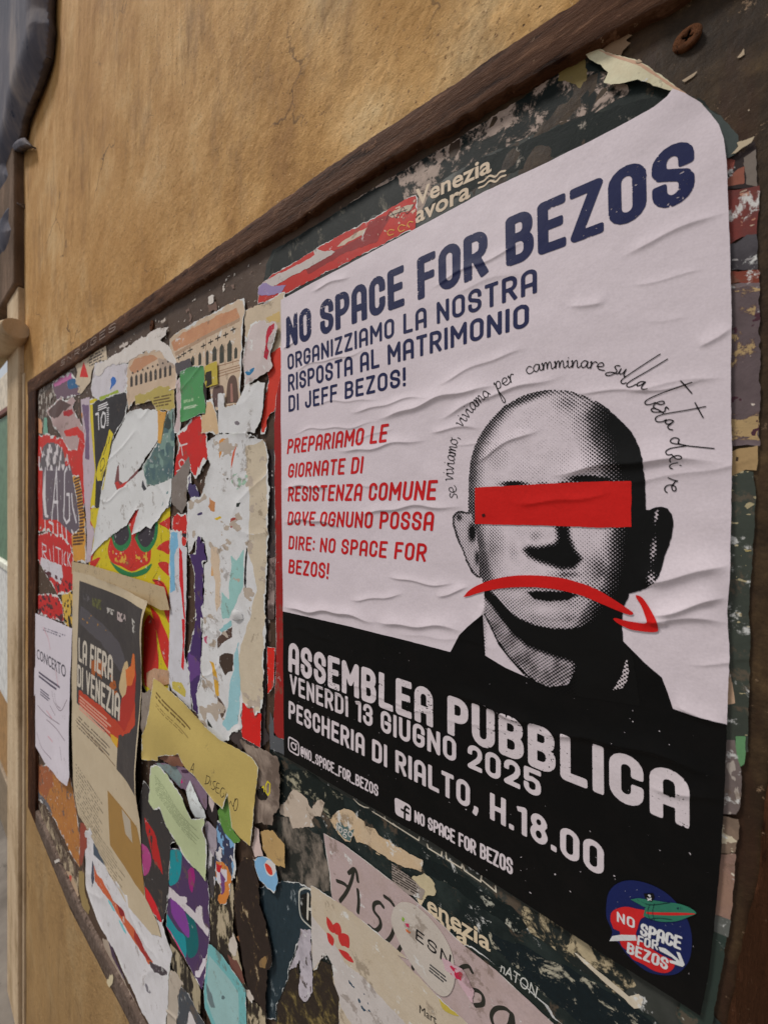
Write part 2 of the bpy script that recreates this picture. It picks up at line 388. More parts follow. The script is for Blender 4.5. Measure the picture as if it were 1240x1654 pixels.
    g['_'] = (.45, [[(0, -.03), (1, -.03)]])
    g['@'] = (.62, [[(.72, .32), (.72, .7), (.35, .7), (.35, .32), (.72, .32), (1, .35), (1, T)]+arc(.5, T, .5, R_, 0, 180)+arc(.5, B_, .5, R_, 180, 290)])
    return g
GL = glyphs()
def letter_F(text, b0, b1, t0, t1, weight=.17, h=0, shear=0.0, gap=.13, space=.36, square=True, grow=1.0):
    c = pm([b0, b1, t0, t1], h)
    P00, P10, P01, P11 = c
    tot = 0; lay = []
    for k, ch in enumerate(text):
        if ch == ' ': tot += space; continue
        w, st = GL[ch]; w = w*.86-.02 if w else 0; lay.append((tot, w, st)); tot += w+weight+gap if w else weight+gap
    tot -= gap
    ht = .5*(np.linalg.norm(P01-P00)+np.linalg.norm(P11-P10)); ln = np.linalg.norm(P10-P00)
    wmm = weight*ht
    wx = weight                                  # horizontal allowance in text units
    polys = []
    for x0, w, st in lay:
        for pl in st:
            pts = []
            for (x, y) in pl:
                ss = (x0+wx/2+(x*w if w else 0))/tot; tt = weight/2+y*(1-weight)
                ss += shear*(tt-.5)*ht/ln
                p = (P00*(1-ss)+P10*ss)*(1-tt)+(P01*(1-ss)+P11*ss)*tt
                pts.append((float(p[0]), float(p[1])))
            polys.append(pts)
    pts = np.array([p for P in polys for p in P])
    return stroke_F(polys, wmm*grow, square), bbox(pts, wmm)
def letters(s, name, text, b0, b1, t0, t1, col, weight=.17, worn=0, shear=0, cell=None, gap=.13, space=.36, rough=.6):
    F, bb = letter_F(text, b0, b1, t0, t1, weight, s.h, shear, gap, space)
    s.n += 1; n = s.n
    def G(U, V):
        f = F(U, V)
        if worn:
            nz = fbm(U*1.0, V*2.0, 1.1, n, 2)+.35*fbm(U, V, 14, n+3, 2)
            f = np.minimum(f, (worn-nz)*1.2)
        return f
    return build(name, G, bb, lambda U, V: s.H(U, V)+s.ps*n+.004, paper(col, rough, .05), s.o, 2, cell=cell, q_=.8)
def btext(s, name, text, b0, b1, t0, t1, col, bold=.0, mat=None):
    """small lower-case or plain lettering from Blender's built-in font, laid into a quad"""
    cu = bpy.data.curves.new('txt', 'FONT'); cu.body = text; cu.size = 1; cu.offset = bold; cu.resolution_u = 3
    ob = bpy.data.objects.new('txt', cu); COL.objects.link(ob)
    dg = bpy.context.evaluated_depsgraph_get(); dg.update()
    me = bpy.data.meshes.new_from_object(ob.evaluated_get(dg))
    bpy.data.objects.remove(ob); bpy.data.curves.remove(cu)
    co = np.array([v.co[:] for v in me.vertices]); x0, x1 = co[:, 0].min(), co[:, 0].max()
    cap = .69
    P00, P10, P01, P11 = pm([b0, b1, t0, t1], s.h)
    ss = ((co[:, 0]-x0)/(x1-x0))[:, None]; tt = (co[:, 1]/cap)[:, None]
    p = (P00*(1-ss)+P10*ss)*(1-tt)+(P01*(1-ss)+P11*ss)*tt
    s.n += 1; hh = s.H(p[:, 0].copy(), p[:, 1].copy())+s.ps*s.n+.03
    for i, v in enumerate(me.vertices): v.co = (p[i, 0]/1000, (D-hh[i])/1000, p[i, 1]/1000)
    me.name = name; me.materials.clear(); me.materials.append(mat or paper(col, .6, .05))
    o = bpy.data.objects.new(name, me); COL.objects.link(o); o.parent = s.o
    return o
def greek(s, name, quad, rows, col, fill=.55, dens=.15, seed=0, wl_=None):
    """lines of print too small to read: quad px = bl, br, tr, tl"""
    P = pm(quad, s.h)
    def F(U, V):
        # inverse bilinear by affine approximation
        A = P[1]-P[0]; B2 = P[3]-P[0]; det = A[0]*B2[1]-A[1]*B2[0]
        x = U-P[0][0]; y = V-P[0][1]
        a = (x*B2[1]-y*B2[0])/det; b = (A[0]*y-A[1]*x)/det
        LB = np.linalg.norm(B2)/rows; rr = b*rows; fr = np.abs((rr-np.floor(rr))-.5)
        row = np.floor(rr)
        wn_ = vnoise(a*np.linalg.norm(A)/(LB*.42)+row*13.7, row*5.3, seed)
        end = .75+.25*vnoise(row*3.1, row*0+.5, seed+1)
        f = np.minimum((fill/2-fr)*LB, (wn_-.5+dens+.12)*LB*.8)
        return np.minimum(f, np.minimum(np.minimum(a, end-a), np.minimum(b, 1-b))*50)
    s.n += 1; n = s.n
    return build(name, lambda U, V: np.minimum(F(U, V), s.Fp(U, V)), bbox(P, 0), lambda U, V: s.H(U, V)+s.ps*n+.004, paper(col, .6, .05), s.o, 2, q_=.8)
# ------------------------------------------------------------------ procedural materials of the setting
def nodes(name):
    m = bpy.data.materials.new(name); m.use_nodes = True
    nt = m.node_tree; b = nt.nodes['Principled BSDF']; g = nt.nodes.new('ShaderNodeNewGeometry')
    return m, nt, b, g.outputs['Position']
def noise(nt, vec, scale, det=5, rough=.6, stretch=None, rot=None):
    N, L = nt.nodes, nt.links
    if stretch:
        mp = N.new('ShaderNodeMapping'); mp.inputs['Scale'].default_value = stretch
        if rot: mp.inputs['Rotation'].default_value = rot
        L.new(vec, mp.inputs[0]); vec = mp.outputs[0]
    n = N.new('ShaderNodeTexNoise'); n.inputs['Scale'].default_value = scale; n.inputs['Detail'].default_value = det; n.inputs['Roughness'].default_value = rough
    L.new(vec, n.inputs['Vector']); return n.outputs[0]
def ramp(nt, fac, stops):
    r = nt.nodes.new('ShaderNodeValToRGB'); e = r.color_ramp.elements
    while len(e) < len(stops): e.new(.5)
    for k, (p, c) in enumerate(stops):
        e[k].position = p; e[k].color = c if len(c) == 4 else (*c, 1)
    nt.links.new(fac, r.inputs[0]); return r.outputs[0]
def mix(nt, fac, a, b, mode='MIX'):
    m = nt.nodes.new('ShaderNodeMix'); m.data_type = 'RGBA'; m.blend_type = mode
    for s, v in ((m.inputs[0], fac), (m.inputs[6], a), (m.inputs[7], b)):
        if hasattr(v, 'links') or hasattr(v, 'is_linked'): nt.links.new(v, s)
        else: s.default_value = v
    return m.outputs[2]
def bump(nt, b, hs_, normal_in=None):
    prev = None
    for h, st, di in hs_:
        bp = nt.nodes.new('ShaderNodeBump'); bp.inputs['Strength'].default_value = st; bp.inputs['Distance'].default_value = di
        nt.links.new(h, bp.inputs['Height'])
        if prev: nt.links.new(prev, bp.inputs['Normal'])
        prev = bp.outputs[0]
    nt.links.new(prev, b.inputs['Normal'])
def ss(nt, fac, lo, hi):
    m = nt.nodes.new('ShaderNodeMapRange'); m.inputs[1].default_value = lo; m.inputs[2].default_value = hi; m.clamp = True
    nt.links.new(fac, m.inputs[0]); return m.outputs[0]

# weathered ochre plaster
m_plaster, nt, b, pos = nodes('ochre_plaster')
big = noise(nt, pos, 7, 12, .70, (1, 1, .75))
c1 = ramp(nt, big, [(.32, alb((140, 102, 58))), (.43, alb((174, 133, 79))), (.54, alb((196, 157, 104))), (.66, alb((212, 180, 134)))])
stain = ss(nt, noise(nt, pos, 10, 12, .72, (1, 1, .4)), .515, .63)
stm = nt.nodes.new('ShaderNodeMath'); stm.operation = 'MULTIPLY'; stm.inputs[1].default_value = .62; nt.links.new(stain, stm.inputs[0])
c2 = mix(nt, stm.outputs[0], c1, alb((116, 92, 66)))
yel = ss(nt, noise(nt, pos, 3.1, 4, .6, (1.5, 1, .8)), .47, .62)
c2 = mix(nt, yel, c2, mix(nt, .45, c2, alb((166, 122, 62))))
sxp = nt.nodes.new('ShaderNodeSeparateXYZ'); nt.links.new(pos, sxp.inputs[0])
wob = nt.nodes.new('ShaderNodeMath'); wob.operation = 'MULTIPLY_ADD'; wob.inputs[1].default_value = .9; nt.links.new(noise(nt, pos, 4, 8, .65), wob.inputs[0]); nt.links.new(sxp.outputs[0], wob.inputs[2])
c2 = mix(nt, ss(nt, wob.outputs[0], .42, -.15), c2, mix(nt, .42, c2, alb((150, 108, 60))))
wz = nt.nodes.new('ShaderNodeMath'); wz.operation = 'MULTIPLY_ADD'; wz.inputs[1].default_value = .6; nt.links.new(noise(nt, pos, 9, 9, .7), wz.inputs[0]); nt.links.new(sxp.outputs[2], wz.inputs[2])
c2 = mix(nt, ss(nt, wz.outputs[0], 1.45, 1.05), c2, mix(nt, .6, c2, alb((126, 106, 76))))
gr = ss(nt, noise(nt, pos, 340, 3, .6), .60, .74)
c3 = mix(nt, gr, c2, alb((112, 82, 52)))
gr2 = ss(nt, noise(nt, pos, 120, 5, .7), .30, .20)
pit = nt.nodes.new('ShaderNodeTexVoronoi'); pit.inputs['Scale'].default_value = 150; nt.links.new(pos, pit.inputs['Vector'])
pmask = ss(nt, pit.outputs['Distance'], .13, .05)
zone = ss(nt, noise(nt, pos, 16, 3, .5), .50, .62)
pz = nt.nodes.new('ShaderNodeMath'); pz.operation = 'MULTIPLY'; nt.links.new(pmask, pz.inputs[0]); nt.links.new(zone, pz.inputs[1])
c4 = mix(nt, pz.outputs[0], c3, alb((84, 60, 42)))
crk = nt.nodes.new('ShaderNodeTexVoronoi'); crk.feature = 'DISTANCE_TO_EDGE'; crk.inputs['Scale'].default_value = 5.5
dn = nt.nodes.new('ShaderNodeTexNoise'); dn.inputs['Scale'].default_value = 16; dn.inputs['Detail'].default_value = 8; nt.links.new(pos, dn.inputs['Vector'])
vm = nt.nodes.new('ShaderNodeVectorMath'); vm.operation = 'MULTIPLY_ADD'; vm.inputs[1].default_value = (.12, .12, .12); nt.links.new(dn.outputs['Color'], vm.inputs[0]); nt.links.new(pos, vm.inputs[2]); nt.links.new(vm.outputs[0], crk.inputs['Vector'])
cm = ss(nt, crk.outputs['Distance'], .010, .002)
cmz = nt.nodes.new('ShaderNodeMath'); cmz.operation = 'MULTIPLY'; nt.links.new(cm, cmz.inputs[0]); nt.links.new(ss(nt, noise(nt, pos, 5, 3, .5), .54, .62), cmz.inputs[1])
c4 = mix(nt, cmz.outputs[0], c4, alb((92, 70, 48)))
scr = ss(nt, noise(nt, pos, 60, 8, .8, (1, 1, .12)), .70, .73)
c4 = mix(nt, scr, c4, alb((204, 180, 146)))
fleck = ss(nt, noise(nt, pos, 420, 2, .5), .72, .78)
c5 = mix(nt, fleck, c4, alb((214, 186, 146)))
nt.links.new(c5, b.inputs['Base Color']); b.inputs['Roughness'].default_value = .9; b.inputs['Specular IOR Level'].default_value = .2
inv = nt.nodes.new('ShaderNodeMath'); inv.operation = 'SUBTRACT'; inv.inputs[0].default_value = 1; nt.links.new(pz.outputs[0], inv.inputs[1])
bump(nt, b, [(noise(nt, pos, 30, 9, .72), .9, .0035), (noise(nt, pos, 260, 6, .75), 1.0, .0012), (inv.outputs[0], .9, .0018)])

# old brown painted timber of the board frame
def wood(name, dark, mid, light, grain=(1, 1, 1), rough=.6, sc=60):
    m, nt, b, pos = nodes(name)
    g = noise(nt, pos, sc*1.6, 12, .75, grain)
    c = ramp(nt, g, [(.38, alb(dark)), (.47, alb(mid)), (.55, alb(mid)), (.64, alb(light))])
    pale = ss(nt, noise(nt, pos, sc*.22, 10, .75, grain), .50, .62)
    pm_ = nt.nodes.new('ShaderNodeMath'); pm_.operation = 'MULTIPLY'; pm_.inputs[1].default_value = .45; nt.links.new(pale, pm_.inputs[0])
    c = mix(nt, pm_.outputs[0], c, alb(light))
    blk = ss(nt, noise(nt, pos, sc*.9, 10, .75, grain), .60, .66)
    c = mix(nt, blk, c, alb(tuple(x*.55 for x in dark)))
    wv = ss(nt, noise(nt, pos, sc*.5, 12, .8), .585, .62)
    c = mix(nt, wv, c, alb(light))
    sp = ss(nt, noise(nt, pos, 130, 9, .8), .635, .66)
    c = mix(nt, sp, c, alb((158, 130, 106)))
    nt.links.new(c, b.inputs['Base Color']); b.inputs['Roughness'].default_value = rough; b.inputs['Specular IOR Level'].default_value = .05
    bump(nt, b, [(g, 1.0, .0035), (noise(nt, pos, 420, 4, .6), .5, .0006)])
    return m
m_wood = wood('frame_timber', (38, 20, 11), (74, 47, 31), (112, 80, 60), (.22, 1, 1.5))
m_rail = wood('dark_side_rail', (30, 17, 11), (54, 31, 20), (96, 62, 42), (1, 1, .2))
m_lowrail = wood('lower_rail_metal', (54, 44, 38), (90, 76, 68), (128, 112, 102), (1, 1, 1), .5, 90)

# stained brown board
m_board, nt, b, pos = nodes('stained_board')
sx = nt.nodes.new('ShaderNodeSeparateXYZ'); nt.links.new(pos, sx.inputs[0])
g = noise(nt, pos, 30, 12, .76)
c = ramp(nt, g, [(.32, alb((26, 19, 13))), (.47, alb((48, 36, 24))), (.58, alb((66, 51, 34))), (.72, alb((92, 73, 48)))])
st = noise(nt, pos, 34, 5, .65, (1, 1, .14))
c = mix(nt, ss(nt, st, .50, .66), c, alb((52, 32, 22)))
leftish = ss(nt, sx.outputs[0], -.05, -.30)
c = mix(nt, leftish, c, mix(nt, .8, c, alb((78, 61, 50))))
sp = ss(nt, noise(nt, pos, 110, 8, .8), .63, .66)
c = mix(nt, sp, c, alb((140, 116, 92)))
nt.links.new(c, b.inputs['Base Color']); b.inputs['Roughness'].default_value = .6; b.inputs['Specular IOR Level'].default_value = .2
bump(nt, b, [(g, .5, .0015), (noise(nt, pos, 300, 5, .6), .4, .0006)])
m_plank = wood('red_brown_plank', (34, 20, 12), (58, 36, 23), (80, 50, 34), (1, 1, .1), .55, 70)
m_rust = wood('rusty_steel', (40, 22, 13), (88, 52, 31), (128, 84, 54), (1, 1, 1), .65, 330)
m_recess_shade = wood('painted_recess_shade', (10, 7, 5), (22, 15, 11), (36, 24, 18), (1, 1, 1), .8, 400)  # shade inside the screw's drive recess, put into a near-black colour

def stone(name, cols, sc=14, stretch=(1, 1, .4), bs=.6):
    m, nt, b, pos = nodes(name)
    g = noise(nt, pos, sc, 6, .65, stretch)
    c = ramp(nt, g, [(.3, alb(cols[0])), (.5, alb(cols[1])), (.7, alb(cols[2]))])
    sp = ss(nt, noise(nt, pos, sc*5, 4, .7), .62, .72)
    c = mix(nt, sp, c, alb(cols[0]))
    nt.links.new(c, b.inputs['Base Color']); b.inputs['Roughness'].default_value = .9; b.inputs['Specular IOR Level'].default_value = .08
    bump(nt, b, [(noise(nt, pos, sc*3, 6, .7), bs, .006)])
    return m
m_jamb = stone('cream_stone', ((138, 116, 88), (178, 156, 128), (192, 172, 144)))
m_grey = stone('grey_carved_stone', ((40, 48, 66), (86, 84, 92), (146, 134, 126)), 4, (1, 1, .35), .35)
m_brownst = stone('brown_stone', ((66, 52, 42), (92, 74, 60), (120, 98, 82)), 10)
def plain(name, c, rough=.6, sc=30):
    m, nt, b, pos = nodes(name)
    g = noise(nt, pos, sc, 5, .6); A = alb(c); Bc = tuple(x*.7 for x in A[:3])+(1,)
    nt.links.new(ramp(nt, g, [(.35, Bc), (.6, A)]), b.inputs['Base Color']); b.inputs['Roughness'].default_value = rough
    bump(nt, b, [(g, .3, .001)])
    return m

# ------------------------------------------------------------------ ground
m_ground = stone('street_paving', ((70, 66, 62), (104, 98, 92), (126, 120, 112)), 3, (1, 1, 1))
def box(name, x0, x1, y0, y1, z0, z1, mat, parent=None, bev=0):
    vs = [(x, y, z) for x in (x0, x1) for y in (y0, y1) for z in (z0, z1)]
    fs = [(0, 1, 3, 2), (4, 6, 7, 5), (0, 4, 5, 1), (2, 3, 7, 6), (0, 2, 6, 4), (1, 5, 7, 3)]
    me = bpy.data.meshes.new(name); me.from_pydata(vs, [], fs); me.update(); me.materials.append(mat)
    o = bpy.data.objects.new(name, me); COL.objects.link(o)
    if parent: o.parent = parent
    if bev:
        bm_ = o.modifiers.new('bevel', 'BEVEL'); bm_.width = bev; bm_.segments = 2
    return o
me = bpy.data.meshes.new('ground'); me.from_pydata([(-60, -60, 0), (60, -60, 0), (60, 60, 0), (-60, 60, 0)], [], [(0, 1, 2, 3)]); me.materials.append(m_ground)
gr_o = bpy.data.objects.new('ground', me); COL.objects.link(gr_o); tag(gr_o, kind='structure')

# ------------------------------------------------------------------ plaster wall with the opening that holds the board
HW = 1.4; HF = 3.2                              # wall face, frame face
outer_top = [(45, 616), (160, 535), (320, 420), (500, 290), (620, 207), (710, 150), (795, 90), (920, 7), (1240, -203)]
inner_top = [(54, 632), (185, 542), (378, 420), (480, 357), (620, 263), (720, 207), (820, 145), (970, 63), (1070, 8), (1240, -98)]
outer_bot = [(45, 1303), (111, 1465), (208, 1654), (330, 1920), (700, 2780), (1240, 3990)]
inner_bot = [(53, 1300), (124, 1462), (226, 1654), (350, 1920), (720, 2770), (1240, 3930)]
def lines(pts, h): P = pm(pts, h); return P[:, 0], P[:, 1]
otu, otv = lines(outer_top, HF); itu, itv = lines(inner_top, HF)
obu, obv = lines(outer_bot, HF); ibu, ibv = lines(inner_bot, HF)
UR = 420.0
def vt(u): return np.interp(u, otu, otv)
def vti(u): return np.interp(u, itu, itv)
def vb(u): return np.interp(u, obu, obv)
def vbi(u): return np.interp(u, ibu, ibv)
UL = float(otu[0])
UW = float(plane(39.5, 800, HW)[0])             # wall ends against the stone jamb
def Fwall(U, V):
    ins = np.minimum(np.minimum(U-(UL+1), UR-1-U), np.minimum(vt(U)-1.5-V, V-vb(U)-1.5))
    return -ins
def Hwall(U, V):
    r = HW+2.2*fbm(U, V, 160, 21, 3)*smooth(-60, -400, U)+.5*fbm(U, V, 60, 21, 3)+.5*fbm(U, V, 9, 23, 4)
    near = smooth(60, 8, np.maximum(np.abs(V-vt(U)), 0)) * (V > 1500)
    r = r+near*(.5+.5*fbm(U, V, 18, 24, 2))
    return r
ug = np.concatenate([np.arange(UW, -500, 5.0), np.arange(-500, 330, 2.2), np.arange(330, 3000, 60.0)])
vg = np.concatenate([np.arange(2, 500, 60.0), np.arange(500, 2000, 3.4), np.arange(2000, 4200, 50.0)])
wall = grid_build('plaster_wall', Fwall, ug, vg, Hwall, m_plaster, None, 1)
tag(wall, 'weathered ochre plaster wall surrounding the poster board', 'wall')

# ------------------------------------------------------------------ the board
board = bpy.data.objects.new('notice_board', None); COL.objects.link(board); board.location = (0, 0, 0)
tag(board, 'long brown notice board with a wooden frame, covered with pasted posters', 'notice board')
Fb = lambda U, V: np.minimum(np.minimum(U-UL-.5, UR-.5-U), np.minimum(vt(U)-.5-V, V-vb(U)-.5))
Hb = lambda U, V: HB+.5*W(U, V)*.4+.25*fbm(U, V, 9, 41, 3)
grid_build('backing_panel', Fb, np.arange(UL, UR, 4.0), np.arange(float(vb(-900))-520, 1960, 4.0), Hb, m_board, board, 1)
def bar(name, us, va, vbk, hf, hback, mat, parent, jit=.5, seed=0, wallh=0.6):
    """timber bar along u between the curves va (outer) and vbk (inner edge)"""
    us = np.asarray(us, float); A = va(us)+jit*(fbm(us, us*0, 14, seed, 4)*1.4+.5*fbm(us, us*0, 3.5, seed+1, 3)); B2 = vbk(us)+jit*(fbm(us, us*0+50, 11, seed+3, 4)*2+.8*fbm(us, us*0+50, 3, seed+5, 3))
    n = len(us); sg = np.sign(A-B2); t = .9
    prof = [(A, wallh), (A-sg*.1, hf-t), (A-sg*t, hf), ]
    for k in (.25, .5, .75): prof.append((A*(1-k)+B2*k, hf))
    prof += [(B2+sg*t*1.4, hf), (B2, hf-t*1.2), (B2-sg*.1, hback)]
    V = []
    for k, (v, h) in enumerate(prof):
        hh = h+(.35*fbm(us, us*0+k*9.0, 16, seed+7, 4) if 1 < k < 7 else 0)+.0*us
        V += [(us[i]/1000, (D-(hh[i] if hasattr(hh, '__len__') else hh))/1000, v[i]/1000) for i in range(n)]
    F_ = []
    m = len(prof)
    up = (A[0] > B2[0])
    for k in range(m-1):
        for i in range(n-1):
            a = k*n+i; f = (a, a+n, a+n+1, a+1)
            F_.append(f if up else f[::-1])
    me = bpy.data.meshes.new(name); me.from_pydata(V, [], F_); me.update()
    for p in me.polygons: p.use_smooth = True
    me.materials.append(mat); o = bpy.data.objects.new(name, me); COL.objects.link(o); o.parent = parent
    return o
bar('top_rail', np.concatenate([np.arange(UL, -500, 5), np.arange(-500, UR, 1.6)]), vt, vti, HF, HB-.3, m_wood, board, 1.0, 31)
bar('bottom_rail', np.arange(UL, UR, 4.0), vb, vbi, HF-.6, HB-.3, m_lowrail, board, .9, 35)
# left stile: vertical bar
uA = UL; uB = float(plane(57.5, 900, HF)[0])
vs_ = np.arange(float(vb(UL))+2, float(vt(UL))-2, 4.0)
V = []; prof = [(uA, .6), (uA+1, HF-.8), (uA+3, HF-.2), ((uA+uB)/2, HF-.2), (uB-3, HF-.2), (uB, HF-1.2), (uB+.2, HB-.3)]
for k, (u, h) in enumerate(prof):
    jit = fbm(vs_, vs_*0+k, 20, 51+k, 3)
    V += [((u+(jit[i]*1.5 if k > 2 else 0))/1000, (D-h-.3*jit[i])/1000, vs_[i]/1000) for i in range(len(vs_))]
n = len(vs_); F_ = [(k*n+i, (k+1)*n+i, (k+1)*n+i+1, k*n+i+1) for k in range(len(prof)-1) for i in range(n-1)]
me = bpy.data.meshes.new('side_rail'); me.from_pydata(V, [], F_); me.materials.append(m_rail)
for p in me.polygons: p.use_smooth = True
o = bpy.data.objects.new('side_rail', me); COL.objects.link(o); o.parent = board
# red-brown plank at the lower right, proud of the panel
pk = pm([(1250, 1180), (1237, 1300), (1222, 1414), (1208, 1474), (1190, 1570), (1172, 1660), (1165, 1760), (1500, 1900), (1500, 1180)], HB+1.2)
o = build('plank', lambda U, V: sdf(pk, U, V)+.8*fbm(U, V, 12, 61, 4), bbox(pk, 1), lambda U, V: HB+1.2+.3*fbm(U*4, V, 30, 62, 3), m_plank, board, 4, cell=.8)

# screws
def screw(px, py, rpx, label, tilt=.12):
    h0 = HB+.2; u, v = plane(px, py, h0+1.6); u2, v2 = plane(px, py+rpx, h0+1.6); r = abs(v2-v)
    V, F_ = [], []
    n = 48; rings = [(0, -1.2), (.13, -1.2), (.17, .6), (.30, 1.2), (.42, 1.85), (.62, 1.95), (.86, 1.6), (1.0, 1.0), (1.02, .2), (1.0, -.6)]
    for k, (rr, hh) in enumerate(rings):
        for i in range(n):
            a = 2*math.pi*i/n; c = abs(math.cos(2*(a+.4)))**4     # four-point drive recess
            r0 = rr
            if .1 < rr < .4: r0 = rr*(.55+1.05*c)
            x = u+r*r0*math.cos(a); z = v+r*r0*math.sin(a)
            h = h0+hh*.9+tilt*(x-u)
            V.append((x/1000, (D-h)/1000, z/1000))
    for k in range(len(rings)-1):
        for i in range(n):
            j = (i+1) % n; F_.append((k*n+i, (k+1)*n+i, (k+1)*n+j, k*n+j))
    F_.append(tuple(range(n-1, -1, -1)))
    me = bpy.data.meshes.new('screw'); me.from_pydata(V, [], F_); me.materials.append(m_rust); me.materials.append(m_recess_shade)
    for i_, p in enumerate(me.polygons):
        p.use_smooth = len(p.vertices) == 4
        if i_ < n*3: p.material_index = 1
    o = bpy.data.objects.new('screw', me); COL.objects.link(o); tag(o, label, 'screw'); return o
screw(1110, 58, 17.5, 'rusty star-drive screw in the bare brown board at the top right')
screw(244, 526, 9, 'small rusty screw head in the bare brown strip near the top rail')

# ------------------------------------------------------------------ stone door surround and shop front left of the wall
def prism_relief(name, poly, h, H, mat, parent=None, du=4.0, dv=4.0):
    P = pm(poly, h)
    return build(name, lambda U, V: sdf(P, U, V), bbox(P, 1), H, mat, parent, 1, cell=(du, dv))
surround = bpy.data.objects.new('stone_door_surround', None); COL.objects.link(surround)
tag(surround, 'cream stone door jamb with a carved grey bracket above it, left of the ochre wall', 'door surround')
uj0 = float(plane(7, 800, 20)[0]); uj1 = UW+6
def box_mm(name, u0, u1, h0, h1, v0, v1, mat, parent=None, bev=.002):
    return box(name, u0/1000, u1/1000, (D-h1)/1000, (D-h0)/1000, v0/1000, v1/1000, mat, parent, bev)
box_mm('jamb', uj0, uj1, -120, 14, 0, float(plane(24, 470, 14)[1]), m_jamb, surround, .004)
box_mm('jamb_fillet', uj1+.5, uj1+16, -20, 6, 0, float(plane(40, 600, 6)[1]), m_jamb, surround, .003)
# brown weathered frieze block, then the big carved bracket that leans out over it
box_mm('frieze_block', uj0-260, uj1-1, -110, 22, float(plane(24, 470, 14)[1])+1, float(plane(24, 200, 22)[1]), m_brownst, surround, .006)
def carved(name, poly, h0, bulge, mat, seed, du=5, amp=10):
    P = pm(poly, h0+bulge*.5)
    def H(U, V):
        d = np.clip(sdf(P, U, V), 0, 60)/60
        return h0+bulge*d*(2-d)+amp*fbm(U*1.0, V*.4, 110, seed, 3)
    f = build(name, lambda U, V: sdf(P, U, V), bbox(P, 4), H, mat, surround, 1, cell=(du, du))
    so = f.modifiers.new('thick', 'SOLIDIFY'); so.thickness = .016; so.offset = -1
    return f
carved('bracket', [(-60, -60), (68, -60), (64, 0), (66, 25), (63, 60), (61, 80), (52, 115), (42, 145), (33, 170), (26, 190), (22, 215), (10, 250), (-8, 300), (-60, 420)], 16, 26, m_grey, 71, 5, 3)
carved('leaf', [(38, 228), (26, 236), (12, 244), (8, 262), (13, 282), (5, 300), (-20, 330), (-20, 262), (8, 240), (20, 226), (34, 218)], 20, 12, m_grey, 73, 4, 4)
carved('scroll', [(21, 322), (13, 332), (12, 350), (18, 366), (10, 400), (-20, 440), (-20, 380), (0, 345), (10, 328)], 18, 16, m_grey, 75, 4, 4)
# round stone moulding running down to the jamb
a0 = plane(27, 530, 24); a1 = plane(-30, 594, 40)
V, F_ = [], []; n = 20; m = 26
p0 = np.array([a0[0]/1000, (D-24)/1000, a0[1]/1000]); p1 = np.array([a1[0]/1000, (D-40)/1000, a1[1]/1000])
ax = (p1-p0)/np.linalg.norm(p1-p0); s1 = np.cross(ax, [0, 1, 0]); s1 /= np.linalg.norm(s1); s2 = np.cross(ax, s1)
for k in range(m):
    t = k/(m-1); r = .031*(1+.05*math.sin(t*9)); r *= min(1, .8+2*t)
    for i in range(n):
        a = 2*math.pi*i/n; p = p0*(1-t)+p1*t+(s1*math.cos(a)+s2*math.sin(a))*r; V.append(tuple(p))
for k in range(m-1):
    for i in range(n):
        j = (i+1) % n; F_.append((k*n+i, k*n+j, (k+1)*n+j, (k+1)*n+i))
F_.append(tuple(range(n-1, -1, -1)))
me = bpy.data.meshes.new('moulding'); me.from_pydata(V, [], F_); me.materials.append(m_jamb)
for p in me.polygons: p.use_smooth = len(p.vertices) == 4
o = bpy.data.objects.new('moulding', me); COL.objects.link(o); o.parent = surround
shop = bpy.data.objects.new('shop_front', None); COL.objects.link(shop)
tag(shop, 'recessed shop front with a green panel beyond the stone jamb at the left edge', 'shop front')
sh = -70
def vat(y): return float(plane(3, y, sh)[1])
for nm, y0, y1, c, dh in (('opening_shade_panel', 440, 608, (34, 26, 28), -60), ('cream_sign', 609, 663, (226, 196, 176), 0), ('red_trim', 664, 672, (110, 56, 40), 4),  # first box is solid: interior shade of the opening put into its colour
                          ('green_panel', 673, 903, (92, 122, 98), -6), ('white_sill', 904, 914, (238, 226, 196), 8), ('white_panel', 915, 1120, (214, 214, 206), 0),
                          ('tan_panel', 1121, 1240, (158, 120, 74), -4), ('grey_base', 1241, 1700, (128, 112, 92), 3)):
    box_mm(nm, uj0-900, uj0-2 if nm != 'x' else 0, sh-30+dh, sh+dh, max(vat(y1), 5), vat(y0), plain(nm, c), shop, .003)

rl = Scrap(); rl.o = board; rl.H = lambda U, V: HF+.25+0*U; rl.F = rl.Fp = lambda U, V: 50+0*U; rl.h = HF+.2; rl.n = 0; rl.bb = (-1e4, -1e4, 1e4, 1e4); rl.q = .6; rl.K = 2; rl.ps = .02
letters(rl, 'chalk_scrawl', 'SNRUGES', *q('A', [(262, 466), (508, 300), (266, 442), (508, 266)]), (150, 132, 120), weight=.12, worn=.5, cell=(1.2, .7))
